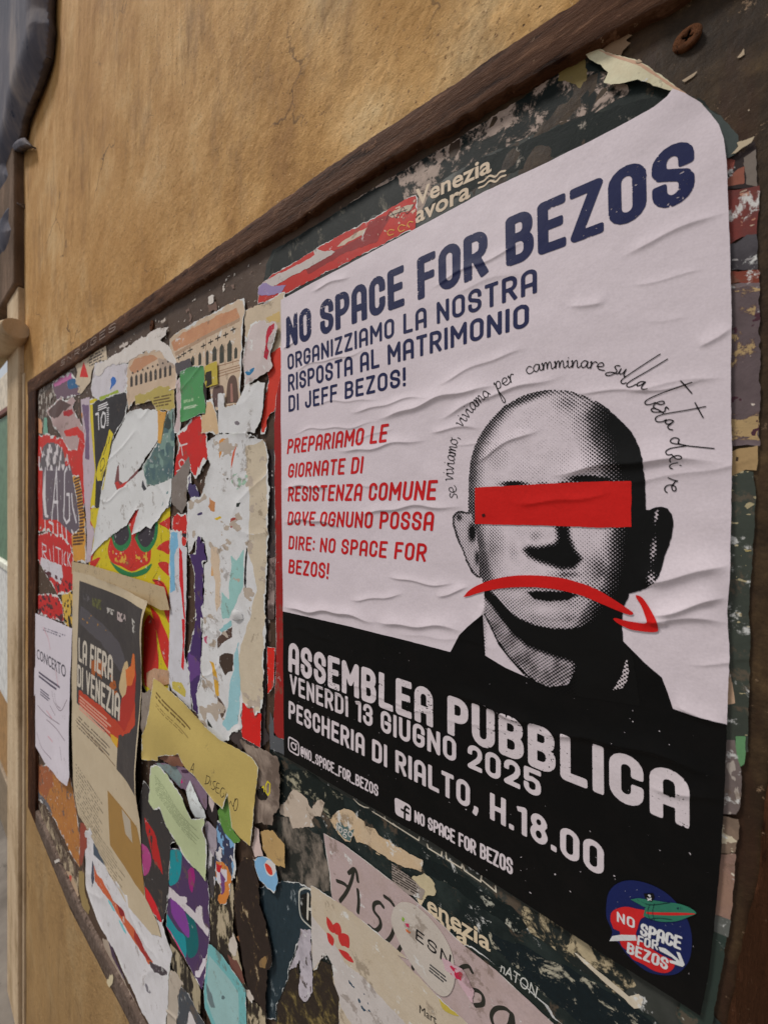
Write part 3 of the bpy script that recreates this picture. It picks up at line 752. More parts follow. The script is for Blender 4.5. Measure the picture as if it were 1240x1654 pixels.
# ------------------------------------------------------------------ creases of the main poster
def rg(p0, p1, w, a): RIDGES.append((tuple(pm([p0], 0)[0]), tuple(pm([p1], 0)[0]), w*1.5, a*.95))
for r in [((600, 676), (830, 612), 3.2, 1.5), ((700, 676), (920, 596), 2.2, .9), ((455, 785), (540, 790), 2.4, 1.0), ((455, 840), (560, 846), 2.4, 1.0),
          ((452, 978), (620, 1003), 2.6, 1.4), ((600, 1000), (760, 1022), 3.0, 1.3), ((560, 966), (660, 964), 1.6, .6), ((540, 728), (700, 712), 2.0, .8),
          ((560, 664), (700, 640), 1.6, .6), ((570, 826), (760, 816), 2.2, .9), ((880, 762), (1182, 738), 3.4, 1.6), ((1030, 946), (1182, 902), 4.0, 1.7),
          ((1040, 988), (1182, 968), 2.6, 1.4), ((1020, 1002), (1182, 1008), 2.6, 1.0), ((760, 748), (880, 690), 1.8, .7), ((690, 700), (780, 690), 1.6, .6),
          ((720, 1118), (900, 1180), 2.2, 1.0), ((860, 1172), (1180, 1252), 2.6, 1.2), ((1040, 1262), (1180, 1300), 2.4, .7), ((470, 1094), (640, 1150), 1.8, .5),
          ((500, 468), (570, 448), 1.8, .6), ((690, 470), (860, 380), 1.6, .5), ((470, 600), (600, 560), 1.3, .4), ((700, 620), (860, 560), 1.6, .5),
          ((1000, 420), (1180, 330), 2.0, .6), ((1120, 560), (1180, 520), 2.0, .6), ((620, 932), (740, 945), 1.4, .6), ((470, 700), (620, 680), 1.2, .4),
          ((455, 560), (480, 552), 1.5, .6), ((1085, 1140), (1180, 1170), 2.2, .8), ((1000, 640), (1180, 600), 2.0, .4), ((820, 810), (1000, 800), 2.0, .5),
          ((700, 960), (760, 952), 1.5, .6), ((760, 1010), (790, 975), 1.6, .5)]: rg(*r)
rr = random.Random(5)
for k in range(18):
    x = rr.uniform(460, 1100); y = rr.uniform(430, 1180); L = rr.choice((rr.uniform(25, 90), rr.uniform(120, 300)))
    a = math.atan2(-(y-790)*-1, x+175)*.6+rr.uniform(-.25, .25)
    rg((x, y), (x+L, y+L*math.tan(-(790-y)/(x+175)*.5+rr.uniform(-.15, .15))), rr.uniform(.9, 2.6), rr.uniform(.12, .5))

NAVY, RED, INKB, WHT = (25, 31, 72), (190, 26, 30), (7, 7, 7), (205, 194, 198)
poster_px = [(453, 484), (560, 428), (660, 375), (780, 309), (880, 262), (960, 222), (1020, 192), (1055, 174), (1076, 158), (1085, 146), (1104, 152), (1130, 166), (1148, 184),
             (1160, 202), (1168, 228), (1173, 270), (1178, 400), (1181, 520), (1179, 620), (1181, 738), (1178, 900), (1173, 985), (1177, 1060), (1174, 1140),
             (1170, 1260), (1163, 1380), (1152, 1500), (1142, 1580), (1130, 1640), (1000, 1556), (880, 1480), (802, 1430), (697, 1360), (640, 1326), (552, 1275), (459, 1222), (457, 1000), (454, 700)]
poster = scrap('poster', 'big white and black protest poster with a halftone bald head under a red bar', 'poster', poster_px, (208, 196, 202), torn=.12, core=False, h=0.0, amp=1.0/.55,
               dirt=.04, rough=.58, q_=1.0, K=1, wear=0, soil=0, curl=[((1085, 150), 16, 1.2), ((1172, 235), 14, .8), ((1178, 940), 12, 1.0)])
poster.ps = .07; LAST[0] = None
ink(poster, 'black_band', [(440, 985), (460, 988), (560, 1011), (650, 1033), (727, 1053), (741, 1026), (754, 1013), (779, 992), (783, 1059), (816, 1079), (863, 1100), (886, 1110), (917, 1106),
     (932, 1075), (917, 1063), (1000, 1000), (1006, 1036), (1041, 1071), (1068, 1094), (1077, 1117), (1086, 1145), (1130, 1158), (1200, 1176), (1250, 1700), (1100, 1760), (440, 1300)],
    INKB, edge=.12, rough=.55, dirt=.15, K=2, spec=.14, grime=(20, 18, 18))
ink(poster, 'white_specks', [(470, 1010), (1170, 1180), (1125, 1620), (470, 1215)], (190, 182, 186), F=blot(1.5, .83, 66, 2), cell=.3); poster.n = 1
L_ = [('NO SPACE FOR BEZOS', (463, 563), (1119, 322), (462, 512), (1117, 219), NAVY, .185, .56, 0),
      ('ORGANIZZIAMO LA NOSTRA', (464.5, 598), (867, 473), (464, 573), (867, 431.6), NAVY, .16, .85, 0),
      ('RISPOSTA AL MATRIMONIO', (465.5, 633), (854, 528), (465, 605), (854, 489), NAVY, .16, .85, 0),
      ('DI JEFF BEZOS!', (466.5, 666), (655, 623), (466, 639), (655, 593), NAVY, .16, .85, 0),
      ('PREPARIAMO LE', (464.5, 733.6), (626, 714), (464.5, 709.6), (626, 684), RED, .165, .9, .16),
      ('GIORNATE DI', (466, 772), (586, 764.5), (466, 749), (586, 736.7), RED, .165, 1, .14),
      ('RESISTENZA COMUNE', (466, 810), (705, 808), (466, 786), (705, 775), RED, .165, 1, .14),
      ('DOVE OGNUNO POSSA', (466, 848), (700, 858), (466, 826), (700, 826), RED, .165, .9, .12),
      ('DIRE: NO SPACE FOR', (466.5, 887), (688, 908), (466.5, 865), (688, 878), RED, .165, .9, .12),
      ('BEZOS!', (466.5, 926), (531, 936), (466.5, 903), (531, 909), RED, .165, 1, .12),
      ('ASSEMBLEA PUBBLICA', (467, 1084), (1111, 1337), (467, 1036), (1110, 1252), WHT, .19, .66, 0),
      ('VENERDI 13 GIUGNO 2025', (469, 1119), (873, 1289), (469, 1088), (873, 1247), WHT, .172, 1.2, 0),
      ('PESCHERIA DI RIALTO, H.18.00', (467, 1160), (974, 1414), (467, 1131), (974, 1363), WHT, .172, 1.2, 0),
      ('@NO_SPACE_FOR_BEZOS', (486, 1221), (611, 1286), (486, 1204), (611, 1267), WHT, .15, 2, 0),
      ('NO SPACE FOR BEZOS', (670, 1327), (827, 1414), (670, 1308), (827, 1387), WHT, .15, 2, 0)]
n0 = poster.n
for t, b0, b1, t0, t1, c, w, worn, sh_ in L_:
    poster.n = 1
    letters(poster, 'lettering', t, b0, b1, t0, t1, c, weight=w, worn=worn, shear=sh_, cell=.42)

# ---- halftone portrait
def pf(pts): return np.array(q('F', pts), float)
HEAD = pf([(145, 590), (147, 540), (150, 500), (158, 455), (170, 420), (185, 382), (205, 350), (232, 312), (260, 280), (295, 248), (330, 225), (372, 203), (420, 190), (465, 182), (510, 180), (560, 184), (600, 195),
           (648, 212), (690, 235), (728, 262), (760, 290), (792, 320), (820, 350), (840, 385), (855, 420), (868, 468), (875, 520), (880, 560), (882, 600), (883, 640), (884, 680),
           (900, 682), (925, 670), (950, 666), (975, 675), (990, 695), (998, 725), (997, 760), (990, 800), (975, 840), (962, 870), (955, 900), (938, 950), (915, 985), (880, 1010), (850, 1022), (815, 1030),
           (805, 1060), (792, 1080), (786, 1120), (785, 1170), (790, 1230), (830, 1290), (860, 1500), (480, 1440), (400, 1385), (300, 1340), (212, 1290), (203, 1200), (204, 1130), (211, 1110), (212, 1060), (208, 1000), (200, 966), (180, 962), (163, 950),
           (148, 925), (132, 890), (118, 850), (104, 820), (90, 780), (80, 745), (79, 712), (88, 692), (108, 685), (128, 687), (143, 690)])
def pxfield(fun):                                # evaluate a drawing that is laid out in the reading frame of the print
    def F(U, V):
        x, y = project(U, V, 0.0); return fun((x-700)*2.583, (y-560)*2.583)
    return F
def sd(pts, x, y): return sdf(np.array(pts, float), x, y)
def over(t, val, mask): return t*(1-mask)+val*mask
def tone(x, y):
    nz = fbm(x, y, 60, 81, 3)
    t = np.full(x.shape, .10)
    hd = sdf(HEADz, x, y)
    # left side modelling and rim dots
    t = np.maximum(t, .62*smooth(95, 0, x-np.interp(y, [180, 260, 350, 420, 500, 590, 700, 950, 1100], [470, 280, 205, 172, 152, 146, 160, 205, 215])))
    t = np.maximum(t, .50*smooth(46, 0, hd))
    # forehead: mid tones to the right then black
    Lx = np.interp(y, [180, 235, 290, 350, 430, 500, 560, 750, 830, 900, 1000, 1080, 1180], [790, 745, 730, 740, 770, 790, 810, 815, 800, 800, 775, 715, 645])
    wd = np.interp(y, [180, 300, 450, 560, 760, 900, 1080], [190, 190, 190, 200, 130, 150, 150])
    t = np.maximum(t, smooth(0, 1, (x-(Lx-wd*1.25))/(wd*1.5))**1.1)
    t = np.maximum(t, .42*np.exp(-((x-560)/70)**2-((y-230)/50)**2))
    # brows
    for (cx, cyy, rx, ry, v) in ((335, 572, 62, 13, .95), (640, 552, 85, 18, 1.1), (560, 575, 60, 16, .8), (700, 556, 60, 18, 1.0), (455, 572, 30, 12, .45),
                                 (340, 690, 150, 60, .25), (265, 460, 60, 70, .25)):
        t = np.maximum(t, v*np.exp(-(((x-cx)/rx)**2+((y-cyy)/ry)**2)**1.4))
    # below the bar: sockets, cheeks
    t = np.maximum(t, .40*np.exp(-((x-240)/65)**2-((y-840)/130)**2))
    t = np.maximum(t, .26*np.exp(-((x-330)/30)**2-((y-850)/55)**2))
    t = np.maximum(t, .34*np.exp(-((x-430)/36)**2-((y-790)/26)**2))
    t = np.maximum(t, .50*np.exp(-((x-700)/110)**2-((y-930)/100)**2))
    t = over(t, .14, .8*np.exp(-((x-640)/50)**2-((y-810)/45)**2))
    t = over(t, .08, .8*np.exp(-((x-465)/40)**2-((y-815)/22)**2))
    # nose shadow
    ns = sd([(516, 750), (556, 750), (562, 800), (584, 850), (612, 885), (584, 918), (535, 922), (480, 902), (430, 884), (398, 868), (382, 848), (400, 838), (434, 842), (470, 836), (506, 826), (524, 800)], x, y)
    t = np.maximum(t, smooth(-30, 16, ns)*1.05)
    t = np.maximum(t, .55*np.exp(-((x-560)/80)**2-((y-950)/22)**2))
    # moustache area, mouth, chin
    t = np.maximum(t, .36*smooth(925, 1000, y)*smooth(200, 260, x))
    m = sd([(385, 1022), (440, 1018), (560, 1022), (600, 1038), (560, 1056), (470, 1062), (420, 1052)], x, y)
    t = np.maximum(t, smooth(-10, 8, m)*1.05)
    t = over(t, .06, .85*np.exp(-((x-460)/75)**2-((y-1092)/22)**2))
    t = over(t, .10, .8*np.exp(-((x-350)/45)**2-((y-1035)/18)**2))
    t = np.maximum(t, .50*np.exp(-((x-560)/90)**2-((y-1130)/40)**2))
    # under-jaw shadow and neck
    jaw_y = np.interp(x, [212, 235, 262, 300, 350, 420, 500, 560, 620, 680, 740, 790], [1010, 1020, 1045, 1090, 1130, 1162, 1176, 1178, 1168, 1142, 1105, 1060])
    below = smooth(-8, 10, y-jaw_y)
    neck_edge = np.interp(x, [205, 240, 280, 330, 390, 450, 520, 590, 640], [1030, 1065, 1120, 1185, 1235, 1262, 1286, 1305, 1500])
    lit = smooth(-10, 25, y-neck_edge)*smooth(620, 560, x)
    col_y = np.interp(x, [204, 235, 270, 310, 350, 400, 430], [1100, 1160, 1235, 1290, 1335, 1382, 1400])
    nt_ = 1.1*(1-lit)+lit*(.46+.12*nz)
    coll = smooth(-6, 6, y-col_y)*smooth(432, 415, x)
    nt_ = over(nt_, .03, coll); nt_ = np.maximum(nt_, .95*np.exp(-((y-col_y)/9)**2)*(x < 425))
    nt_ = over(nt_, .72, .5*coll*smooth(228, 205, x))
    t = t*(1-below)+nt_*below
    wc = sd([(812, 1300), (812, 1350), (800, 1400), (785, 1425), (740, 1436), (765, 1400), (788, 1350)], x, y)
    t = over(t, .45, smooth(-3, 5, wc))
    # left ear
    e = (x < 190) & (y > 680)
    te = .30+.5*smooth(12, 2, hd)+.9*np.exp(-((x-160)/14)**2-((y-775)/34)**2)+.5*np.exp(-((x-105)/12)**2-((y-712)/14)**2)+.5*np.exp(-((x-180)/9)**2-((y-880)/30)**2)
    t = np.where(e & (x < np.interp(y, [680, 760, 960], [150, 175, 205])), te, t)
    # right ear
    e2 = (x > 884) & (y > 655)
    te2 = 1.12-.85*np.exp(-((x-(930-(y-690)*.2))/10)**2-((y-704)/34)**2)-.74*np.exp(-((x-(915-(y-850)*.12))/16)**2-((y-845)/62)**2)-.7*np.exp(-((x-905)/24)**2-((y-965)/34)**2)
    t = np.where(e2, te2, t)
    return t+.06*nz
HEADz = (np.array(HEAD)-np.array([700, 560]))*2.583
def portrait(U, V):
    x, y = project(U, V, 0.0); x = (x-700)*2.583; y = (y-560)*2.583
    hd = sdf(HEADz, x, y); t = tone(x, y)
    p = 1.42; ca, sa = math.cos(.80), math.sin(.80)
    a = (U*ca+V*sa)/p*2*math.pi; b = (-U*sa+V*ca)/p*2*math.pi
    scr = .5+.25*(np.cos(a)+np.cos(b))+.05*fbm(U, V, 3, 90, 2)
    thr = np.clip(t, -.1, 1.3)
    f = (thr-scr)*.9
    rim = np.where(t > .4, 0, -1)
    return np.minimum(f, hd/2.583/2.9+.35*fbm(U, V, 2, 91, 2))
poster.n = 2
bb = bbox(pm(q('F', [(60, 160), (1020, 160), (1020, 1460), (60, 1460)])))
ink(poster, 'halftone_head', None, INKB, F=portrait, K=3, cell=.30, rough=.55)
poster.n = 3
def dots(U, V):
    ca, sa = math.cos(.80), math.sin(.80)
    return (.40-(.5+.25*(np.cos((U*ca+V*sa)/1.42*2*math.pi)+np.cos((-U*sa+V*ca)/1.42*2*math.pi))))*.9
ink(poster, 'collar_glint', q('F', [(806, 1300), (814, 1350), (806, 1392), (788, 1424), (742, 1438), (762, 1404), (784, 1370), (792, 1330)]), WHT, F=lambda U, V: dots(U, V)+.12, edge=.3, cell=.3)
poster.n = 4
ink(poster, 'red_bar', q('F', [(172, 588), (430, 574), (640, 563), (824, 560), (824, 752), (700, 755), (480, 746), (172, 740)]), (196, 28, 24), edge=.25, K=3, q_=.8, rough=.5)
sw = spline(q('F', [(122, 1046), (150, 1015), (200, 988), (260, 968), (340, 955), (430, 954), (520, 962), (600, 982), (680, 1012), (760, 1060), (820, 1100), (832, 1112), (815, 1118), (760, 1098), (690, 1068), (610, 1036), (520, 1014), (430, 1003), (350, 1003), (270, 1010), (200, 1024), (150, 1040)]), 4)
ink(poster, 'red_arc', sw, (196, 26, 24), edge=.1, K=3, cell=.4, rough=.5)
ah = spline(q('F', [(840, 1034), (868, 1045), (900, 1090), (925, 1140), (934, 1172), (928, 1188), (880, 1188), (820, 1178), (775, 1158), (748, 1136), (760, 1132), (800, 1142), (850, 1150), (885, 1150), (880, 1120), (862, 1075), (845, 1050)]), 3)
ink(poster, 'red_arrow', ah, (196, 26, 24), edge=.1, K=3, cell=.4, rough=.5)
ink(poster, 'dark_spot', q('F', [(200, 700), (212, 696), (216, 706), (204, 712)]), (60, 20, 18), edge=.1, cell=.3)

# ---- handwriting round the head
CUR = {'s': (.5, [[(.5, .85), (.3, 1), (.12, .78), (.38, .42), (.3, .05), (0, .0)]]), 'e': (.62, [[(0, .4), (.42, .5), (.48, .85), (.28, 1), (.06, .6), (.14, .12), (.36, 0), (.66, .2)]]),
       'v': (.62, [[(0, .9), (.12, .95), (.24, 0), (.5, .85), (.68, .92)]]), 'i': (.34, [[(0, .75), (.1, .95), (.08, .2), (.2, 0), (.38, .25)], [(.12, 1.32), (.14, 1.38)]]),
       'a': (.68, [[(.5, .88), (.28, 1), (.04, .55), (.16, .02), (.38, .25), (.52, .9), (.48, .2), (.6, .02), (.72, .2)]]),
       'm': (.9, [[(0, .8), (.08, .95), (.06, 0), (.18, .75), (.32, 1), (.36, .7), (.34, .05), (.46, .75), (.6, 1), (.66, .7), (.66, .1), (.76, 0), (.92, .25)]]),
       'n': (.66, [[(0, .8), (.08, .95), (.06, 0), (.2, .75), (.36, 1), (.42, .7), (.42, .12), (.52, 0), (.68, .25)]]),
       'o': (.6, [[(.32, 1), (.06, .7), (.06, .2), (.26, 0), (.48, .3), (.46, .8), (.3, 1), (.45, .82), (.66, .92)]]),
       'p': (.6, [[(0, .8), (.1, .95), (.04, -.6), (-.02, -1.6), (.1, -1.9), (.22, -1.5), (.1, -.2), (.16, .7), (.36, 1), (.5, .7), (.36, .1), (.1, .1)]]),
       'r': (.5, [[(0, .8), (.1, .95), (.06, 0), (.16, .65), (.34, 1), (.5, .85)]]), 'c': (.55, [[(.5, .8), (.3, 1), (.05, .6), (.12, .08), (.34, 0), (.58, .22)]]),
       ',': (.3, [[(.1, .1), (.1, -.1), (0, -.35)]])}
def cursive(word, base, xh, tag_='F'):
    """word along a baseline given in zoom pixels; xh x-height in zoom pixels"""
    P = np.array(spline(base, 8), float); seg = np.hypot(*(P[1:]-P[:-1]).T); S = np.concatenate([[0], np.cumsum(seg)])
    adv = 0; out = []
    for ch in word: adv += CUR[ch][0]
    k = S[-1]/adv; x0 = 0
    for ch in word:
        w, st = CUR[ch]
        for pl in st:
            pts = []
            for (x, y) in pl:
                s_ = (x0+x)*k; cx = np.interp(s_, S, P[:, 0]); cyy = np.interp(s_, S, P[:, 1])
                e = 2.0; tx = np.interp(s_+e, S, P[:, 0])-np.interp(s_-e, S, P[:, 0]); ty = np.interp(s_+e, S, P[:, 1])-np.interp(s_-e, S, P[:, 1])
                L = math.hypot(tx, ty)+1e-6; nx, ny = ty/L, -tx/L
                pts.append((cx+nx*y*xh, cyy+ny*y*xh))
            out.append(q(tag_, pts))
        x0 += w
    return out
hand = cursive('se', [(98, 632), (92, 578)], 30)+cursive('viviamo,', [(80, 560), (88, 470), (104, 372)], 30)+cursive('viviamo', [(118, 338), (172, 262), (238, 200)], 30)
hand += cursive('per', [(264, 182), (345, 140)], 32)+cursive('camminare', [(388, 116), (470, 96), (560, 88), (640, 90), (712, 100)], 30)
for pl in ([(188, 196), (160, 192), (136, 206), (148, 226), (158, 246), (140, 268), (90, 290), (50, 288), (48, 268), (84, 258), (130, 262), (160, 276), (176, 262), (200, 222), (182, 262), (196, 278), (222, 262), (250, 228), (232, 268), (228, 296), (246, 300)],
           [(590, 76), (420, 186), (250, 300), (204, 338), (200, 362), (222, 374), (250, 362)], [(664, 126), (480, 238), (320, 330), (262, 372), (256, 396), (276, 408), (310, 400), (345, 380)],
           [(438, 356), (400, 352), (364, 370), (358, 396), (384, 392), (420, 372), (442, 358), (414, 392), (400, 418), (416, 432), (458, 428)],
           [(906, 360), (760, 412), (560, 486), (470, 528), (438, 556), (446, 578), (490, 580), (540, 560)], [(792, 346), (850, 404), (906, 468)],
           [(540, 562), (590, 580), (628, 572), (622, 548), (580, 552), (532, 580), (524, 606), (560, 628)], [(674, 626), (652, 604), (640, 620), (632, 652), (580, 656), (520, 654), (500, 632), (520, 618), (570, 632), (620, 664)],
           [(1044, 600), (860, 636), (660, 670), (570, 694), (542, 722), (556, 750), (610, 752), (650, 730)], [(938, 560), (980, 640), (1020, 712)],
           [(722, 744), (690, 732), (652, 740), (640, 762), (668, 776), (706, 762), (724, 746), (690, 780), (664, 800), (680, 826), (716, 834)],
           [(1128, 1020), (960, 1004), (840, 990), (770, 966), (778, 930), (740, 912), (700, 926), (692, 956), (730, 972), (780, 978), (850, 992), (780, 1004), (690, 1020), (646, 1046), (644, 1070), (664, 1086), (700, 1080)],
           [(700, 1082), (740, 1124), (786, 1128), (792, 1102), (750, 1092), (702, 1110), (680, 1132), (690, 1160)], [(760, 1164), (712, 1174), (684, 1192), (688, 1214), (712, 1222)], [(784, 1188), (796, 1190)],
           [(668, 1312), (720, 1334), (764, 1344), (740, 1350), (728, 1368)], [(728, 1368), (706, 1400), (718, 1440), (744, 1440), (744, 1404), (708, 1384), (664, 1388), (638, 1412), (640, 1444), (660, 1460)]):
    hand.append(q('N', pl))
poster.n = 2
strokes(poster, 'handwriting', hand, 1.4, (16, 12, 14), 4, q_=.55)

# ---- social icons
def rrect(c, r=.25):                              # rounded quad from 4 px corners
    c = [np.array(p, float) for p in c]; out = []
    for i in range(4):
        p, a, b = c[i], c[i-1], c[(i+1) % 4]
        s0, s1 = p+(a-p)*r, p+(b-p)*r
        for k in range(5):
            t = k/4; out.append(tuple((1-t)**2*s0+2*t*(1-t)*p+t*t*s1))
    return out
poster.n = 2
qc = [(466.5, 1189), (483, 1199), (483, 1221), (466.5, 1211)]
def quadmap(c, s_, t_): return tuple((np.array(c[0])*(1-s_)+np.array(c[1])*s_)*(1-t_)+(np.array(c[3])*(1-s_)+np.array(c[2])*s_)*t_)
rr_ = rrect(qc); rr_.append(rr_[0]); circ = [quadmap(qc, .5+.24*math.cos(a*math.pi/8), .5+.24*math.sin(a*math.pi/8)) for a in range(17)]
strokes(poster, 'camera_icon', [rr_, circ, [quadmap(qc, .76, .22), quadmap(qc, .78, .24)]], 2.6, WHT, 0, q_=.4)
poster.n = 1
fq = [(637.5, 1286), (664, 1301), (664, 1327), (639, 1314)]
ink(poster, 'icon_tile', rrect(fq, .2), WHT, cell=.3)
strokes(poster, 'icon_letter', [[quadmap(fq, .86, .24), quadmap(fq, .70, .20), quadmap(fq, .62, .34), quadmap(fq, .60, 1.0)], [quadmap(fq, .42, .52), quadmap(fq, .84, .54)]], 3.6, INKB, 0, q_=.4)

# ---- round badge with the rocket
poster.n = 2
BL, GRN, BR = (22, 32, 82), (46, 112, 90), (196, 36, 38)
bd = ink(poster, 'badge', spline(q('L', [(502, 740), (510, 680), (540, 640), (590, 620), (650, 622), (720, 645), (790, 690), (850, 760), (885, 840), (890, 920), (875, 990), (830, 1040), (770, 1052), (700, 1040), (640, 1000), (590, 950), (560, 905), (540, 895), (518, 893), (530, 850), (505, 790), (502, 740)]), 3), BL, cell=.35, K=2)
sb = Scrap(); sb.o = bd; sb.H = lambda U, V: poster.H(U, V)+.27; sb.F = sb.Fp = poster.Fp; sb.h = 0; sb.n = 0; sb.bb = poster.bb; sb.q = .5; sb.K = 2; sb.ps = .05
ink(sb, 'red_cloud', spline(q('L', [(522, 800), (524, 765), (545, 745), (590, 735), (640, 745), (690, 756), (690, 776), (660, 790), (645, 830), (640, 870), (700, 920), (760, 960), (810, 985), (805, 1020), (770, 1040), (720, 1030), (670, 1000), (620, 975), (600, 940), (575, 920), (560, 880), (565, 850), (535, 835)]), 3), BR, cell=.35, K=2)
ink(sb, 'rocket_fin', q('L', [(612, 702), (650, 697), (700, 705), (760, 715), (800, 722), (700, 742), (670, 735)]), GRN, cell=.3, K=2)
ink(sb, 'rocket_body', spline(q('L', [(678, 740), (720, 722), (790, 718), (850, 730), (890, 748), (910, 768), (880, 782), (820, 802), (750, 803), (700, 790), (670, 776)]), 3), GRN, cell=.3, K=2)
ink(sb, 'rocket_stripe', spline(q('L', [(682, 758), (740, 761), (820, 763), (880, 766), (909, 769), (880, 774), (800, 775), (720, 771), (684, 766)]), 3), BR, cell=.3, K=2)
strokes(sb, 'outline', [q('L', p) for p in ([(700, 724), (690, 750), (694, 776), (704, 796)], [(640, 700), (700, 726), (790, 718)], [(700, 790), (740, 786), (800, 794)], [(720, 722), (712, 760), (720, 796)])], .9, (14, 44, 46), 4, q_=.3)
sb.n = 1
strokes(sb, 'stars', [q('L', [(x, y), (x+2, y+1)]) for x, y in ((560, 680), (588, 664), (640, 660), (552, 712), (610, 690), (662, 676), (545, 740), (740, 690), (770, 820), (840, 855), (860, 910), (865, 960), (800, 815), (836, 826), (530, 700), (700, 660))], .9, (190, 190, 206), 0, q_=.3)
ink(sb, 'porthole', spline(q('L', [(820, 744), (835, 737), (852, 743), (846, 752), (828, 751)]+[(820, 744)]), 3), (20, 50, 60), cell=.25, K=2)
ink(sb, 'pirate_flag', q('L', [(672, 676), (715, 674), (722, 690), (708, 714), (680, 700)]), (12, 12, 14), cell=.25, K=2)
strokes(sb, 'skull', [q('L', [(692, 684), (698, 682), (703, 686), (698, 690)]), q('L', [(688, 696), (706, 706)]), q('L', [(706, 697), (690, 706)])], 1.3, (220, 215, 220), 0, q_=.3)
sb.n = 1
for t, b0, b1, t0, t1 in (('NO', (550, 800), (632, 834), (550, 754), (632, 788)), ('SPACE', (655, 862), (838, 932), (662, 808), (845, 872)), ('FOR', (642, 908), (736, 932), (646, 862), (738, 890)), ('BEZOS', (596, 948), (778, 1026), (600, 896), (786, 972))):
    sb.n = 1
    c4 = q('L', [b0, b1, t0, t1]); letters(sb, 'lettering', t, *c4, (216, 208, 216), weight=.165, cell=.3, gap=.12, space=.1)
sb.n = 1
ink(sb, 'white_arc', q('L', [(516, 894), (530, 870), (570, 862), (636, 862), (640, 888), (590, 890), (545, 893)]), (226, 218, 226), cell=.3, K=2)
ink(sb, 'white_arrow', q('L', [(738, 916), (770, 924), (822, 968), (836, 984), (820, 940), (836, 944), (858, 1000), (848, 1010), (790, 990), (788, 978), (822, 984), (800, 965), (745, 936)]), (226, 218, 226), cell=.3, K=2)
# ================================================================== torn sheets round the main poster (near the camera)
def within(s, pts):                              # mask field from a pixel polygon
    P = pm(pts, s.h); return lambda U, V: sdf(P, U, V)
def both(a, b): return lambda U, V: np.minimum(a(U, V), b(U, V))
reset(-2.35)
DG, DG2, SL = (16, 26, 24), (20, 30, 28), (36, 52, 60)
g1 = scrap('poster', 'dark green poster headed venezia lavora, showing above the top edge of the big white poster', 'poster',
           [(426, 458), (430, 428), (441, 404), (470, 388), (560, 332), (620, 292), (720, 235), (820, 172), (900, 118), (945, 90), (959, 78), (1092, 143), (1136, 166), (1163, 188), (1190, 220), (1190, 242), (1150, 320), (900, 320), (700, 420), (470, 520)],
           DG, torn=.9, core=False, dirt=.3, grime=(52, 56, 48), rough=.5)
mot = [(560, 330), (620, 290), (760, 205), (900, 112), (985, 110), (1010, 150), (960, 180), (860, 215), (760, 262), (700, 300), (680, 345), (640, 350)]
ink(g1, 'paper_residue', mot, (150, 132, 122), edge=3, mat=mottle((18, 26, 24), (176, 156, 144), .50, 85, .035, mid=(84, 74, 66)))
ink(g1, 'worn_area', [(435, 440), (445, 405), (560, 332), (640, 288), (660, 340), (600, 350), (560, 400), (450, 470)], DG, edge=3, mat=mottle((22, 28, 26), (120, 114, 100), .60, 60, .05, (1, 1, .6)))
ink(g1, 'worn_area', [(680, 345), (760, 262), (960, 180), (1080, 150), (1000, 210), (800, 290)], DG, edge=2, mat=mottle((16, 26, 24), (170, 160, 148), .62, 80, .03))
ink(g1, 'olive_patch', q('R', [(0, 330), (10, 250), (60, 220), (120, 190), (165, 205), (170, 320), (130, 370), (60, 330)]), (122, 106, 62), edge=.8)
btext(g1, 'lettering', 'Venezia', (671, 333), (793, 276), (671, 307), (793, 249), (206, 186, 162), .022)
btext(g1, 'lettering', 'lavora', (664, 364), (759, 318), (664, 338), (759, 291), (206, 186, 162), .022)
strokes(g1, 'wave_mark', [q('T', [(1040, 162), (1066, 152), (1092, 128), (1120, 132), (1142, 110), (1166, 104)]), q('T', [(1042, 186), (1068, 176), (1094, 152), (1122, 156), (1144, 134), (1168, 126)])], 3.0, (206, 186, 162), 4)
rd = scrap('scrap', 'long torn red strip just above the top left edge of the big poster', 'poster scrap',
           q('T', [(-10, 660), (60, 600), (190, 525), (330, 440), (440, 380), (540, 330), (640, 275), (745, 213), (748, 260), (740, 380), (560, 470), (300, 600), (205, 650), (90, 710), (-10, 740)]), (184, 44, 36), torn=1.0, inset=.7)
ink(rd, 'dark_red', q('T', [(520, 350), (640, 300), (560, 440), (400, 500), (300, 560), (230, 600), (210, 560), (330, 500), (480, 420)]), (140, 34, 34), edge=1.5)
ink(rd, 'white_flake', q('T', [(360, 472), (395, 440), (450, 405), (512, 375), (490, 410), (430, 440), (380, 468)]), (196, 178, 158), edge=.7)
ink(rd, 'white_flake', q('T', [(610, 320), (640, 295), (700, 270), (735, 265), (720, 290), (660, 310), (630, 330)]), (186, 170, 150), edge=.8)
ink(rd, 'scratches', q('T', [(560, 320), (740, 240), (740, 300), (560, 440)]), (204, 170, 150), F=blot(3, .38, 14), q_=.7)
ink(rd, 'pale_streak', q('T', [(245, 468), (300, 490), (370, 488), (330, 515), (270, 550), (180, 595), (60, 658), (18, 640), (60, 610), (200, 545), (262, 508)]), (190, 180, 176), edge=1.2)
ink(rd, 'lilac_patch', q('T', [(-10, 640), (20, 640), (60, 656), (125, 650), (100, 690), (40, 700), (-10, 700)]), (146, 128, 170), edge=1)
strokes(rd, 'yellow_script', [q('T', [(640, 390), (620, 388), (608, 402), (616, 414), (636, 408)]), q('T', [(690, 368), (672, 364), (658, 380), (668, 396), (688, 388)]), q('T', [(728, 350), (712, 348), (702, 362), (712, 376)])], 1.6, (214, 150, 62))
strokes(rd, 'black_script', [q('T', [(600, 345), (620, 300), (650, 330), (680, 280), (700, 310), (735, 262)]), q('T', [(620, 320), (700, 290)])], 1.0, (50, 40, 36))
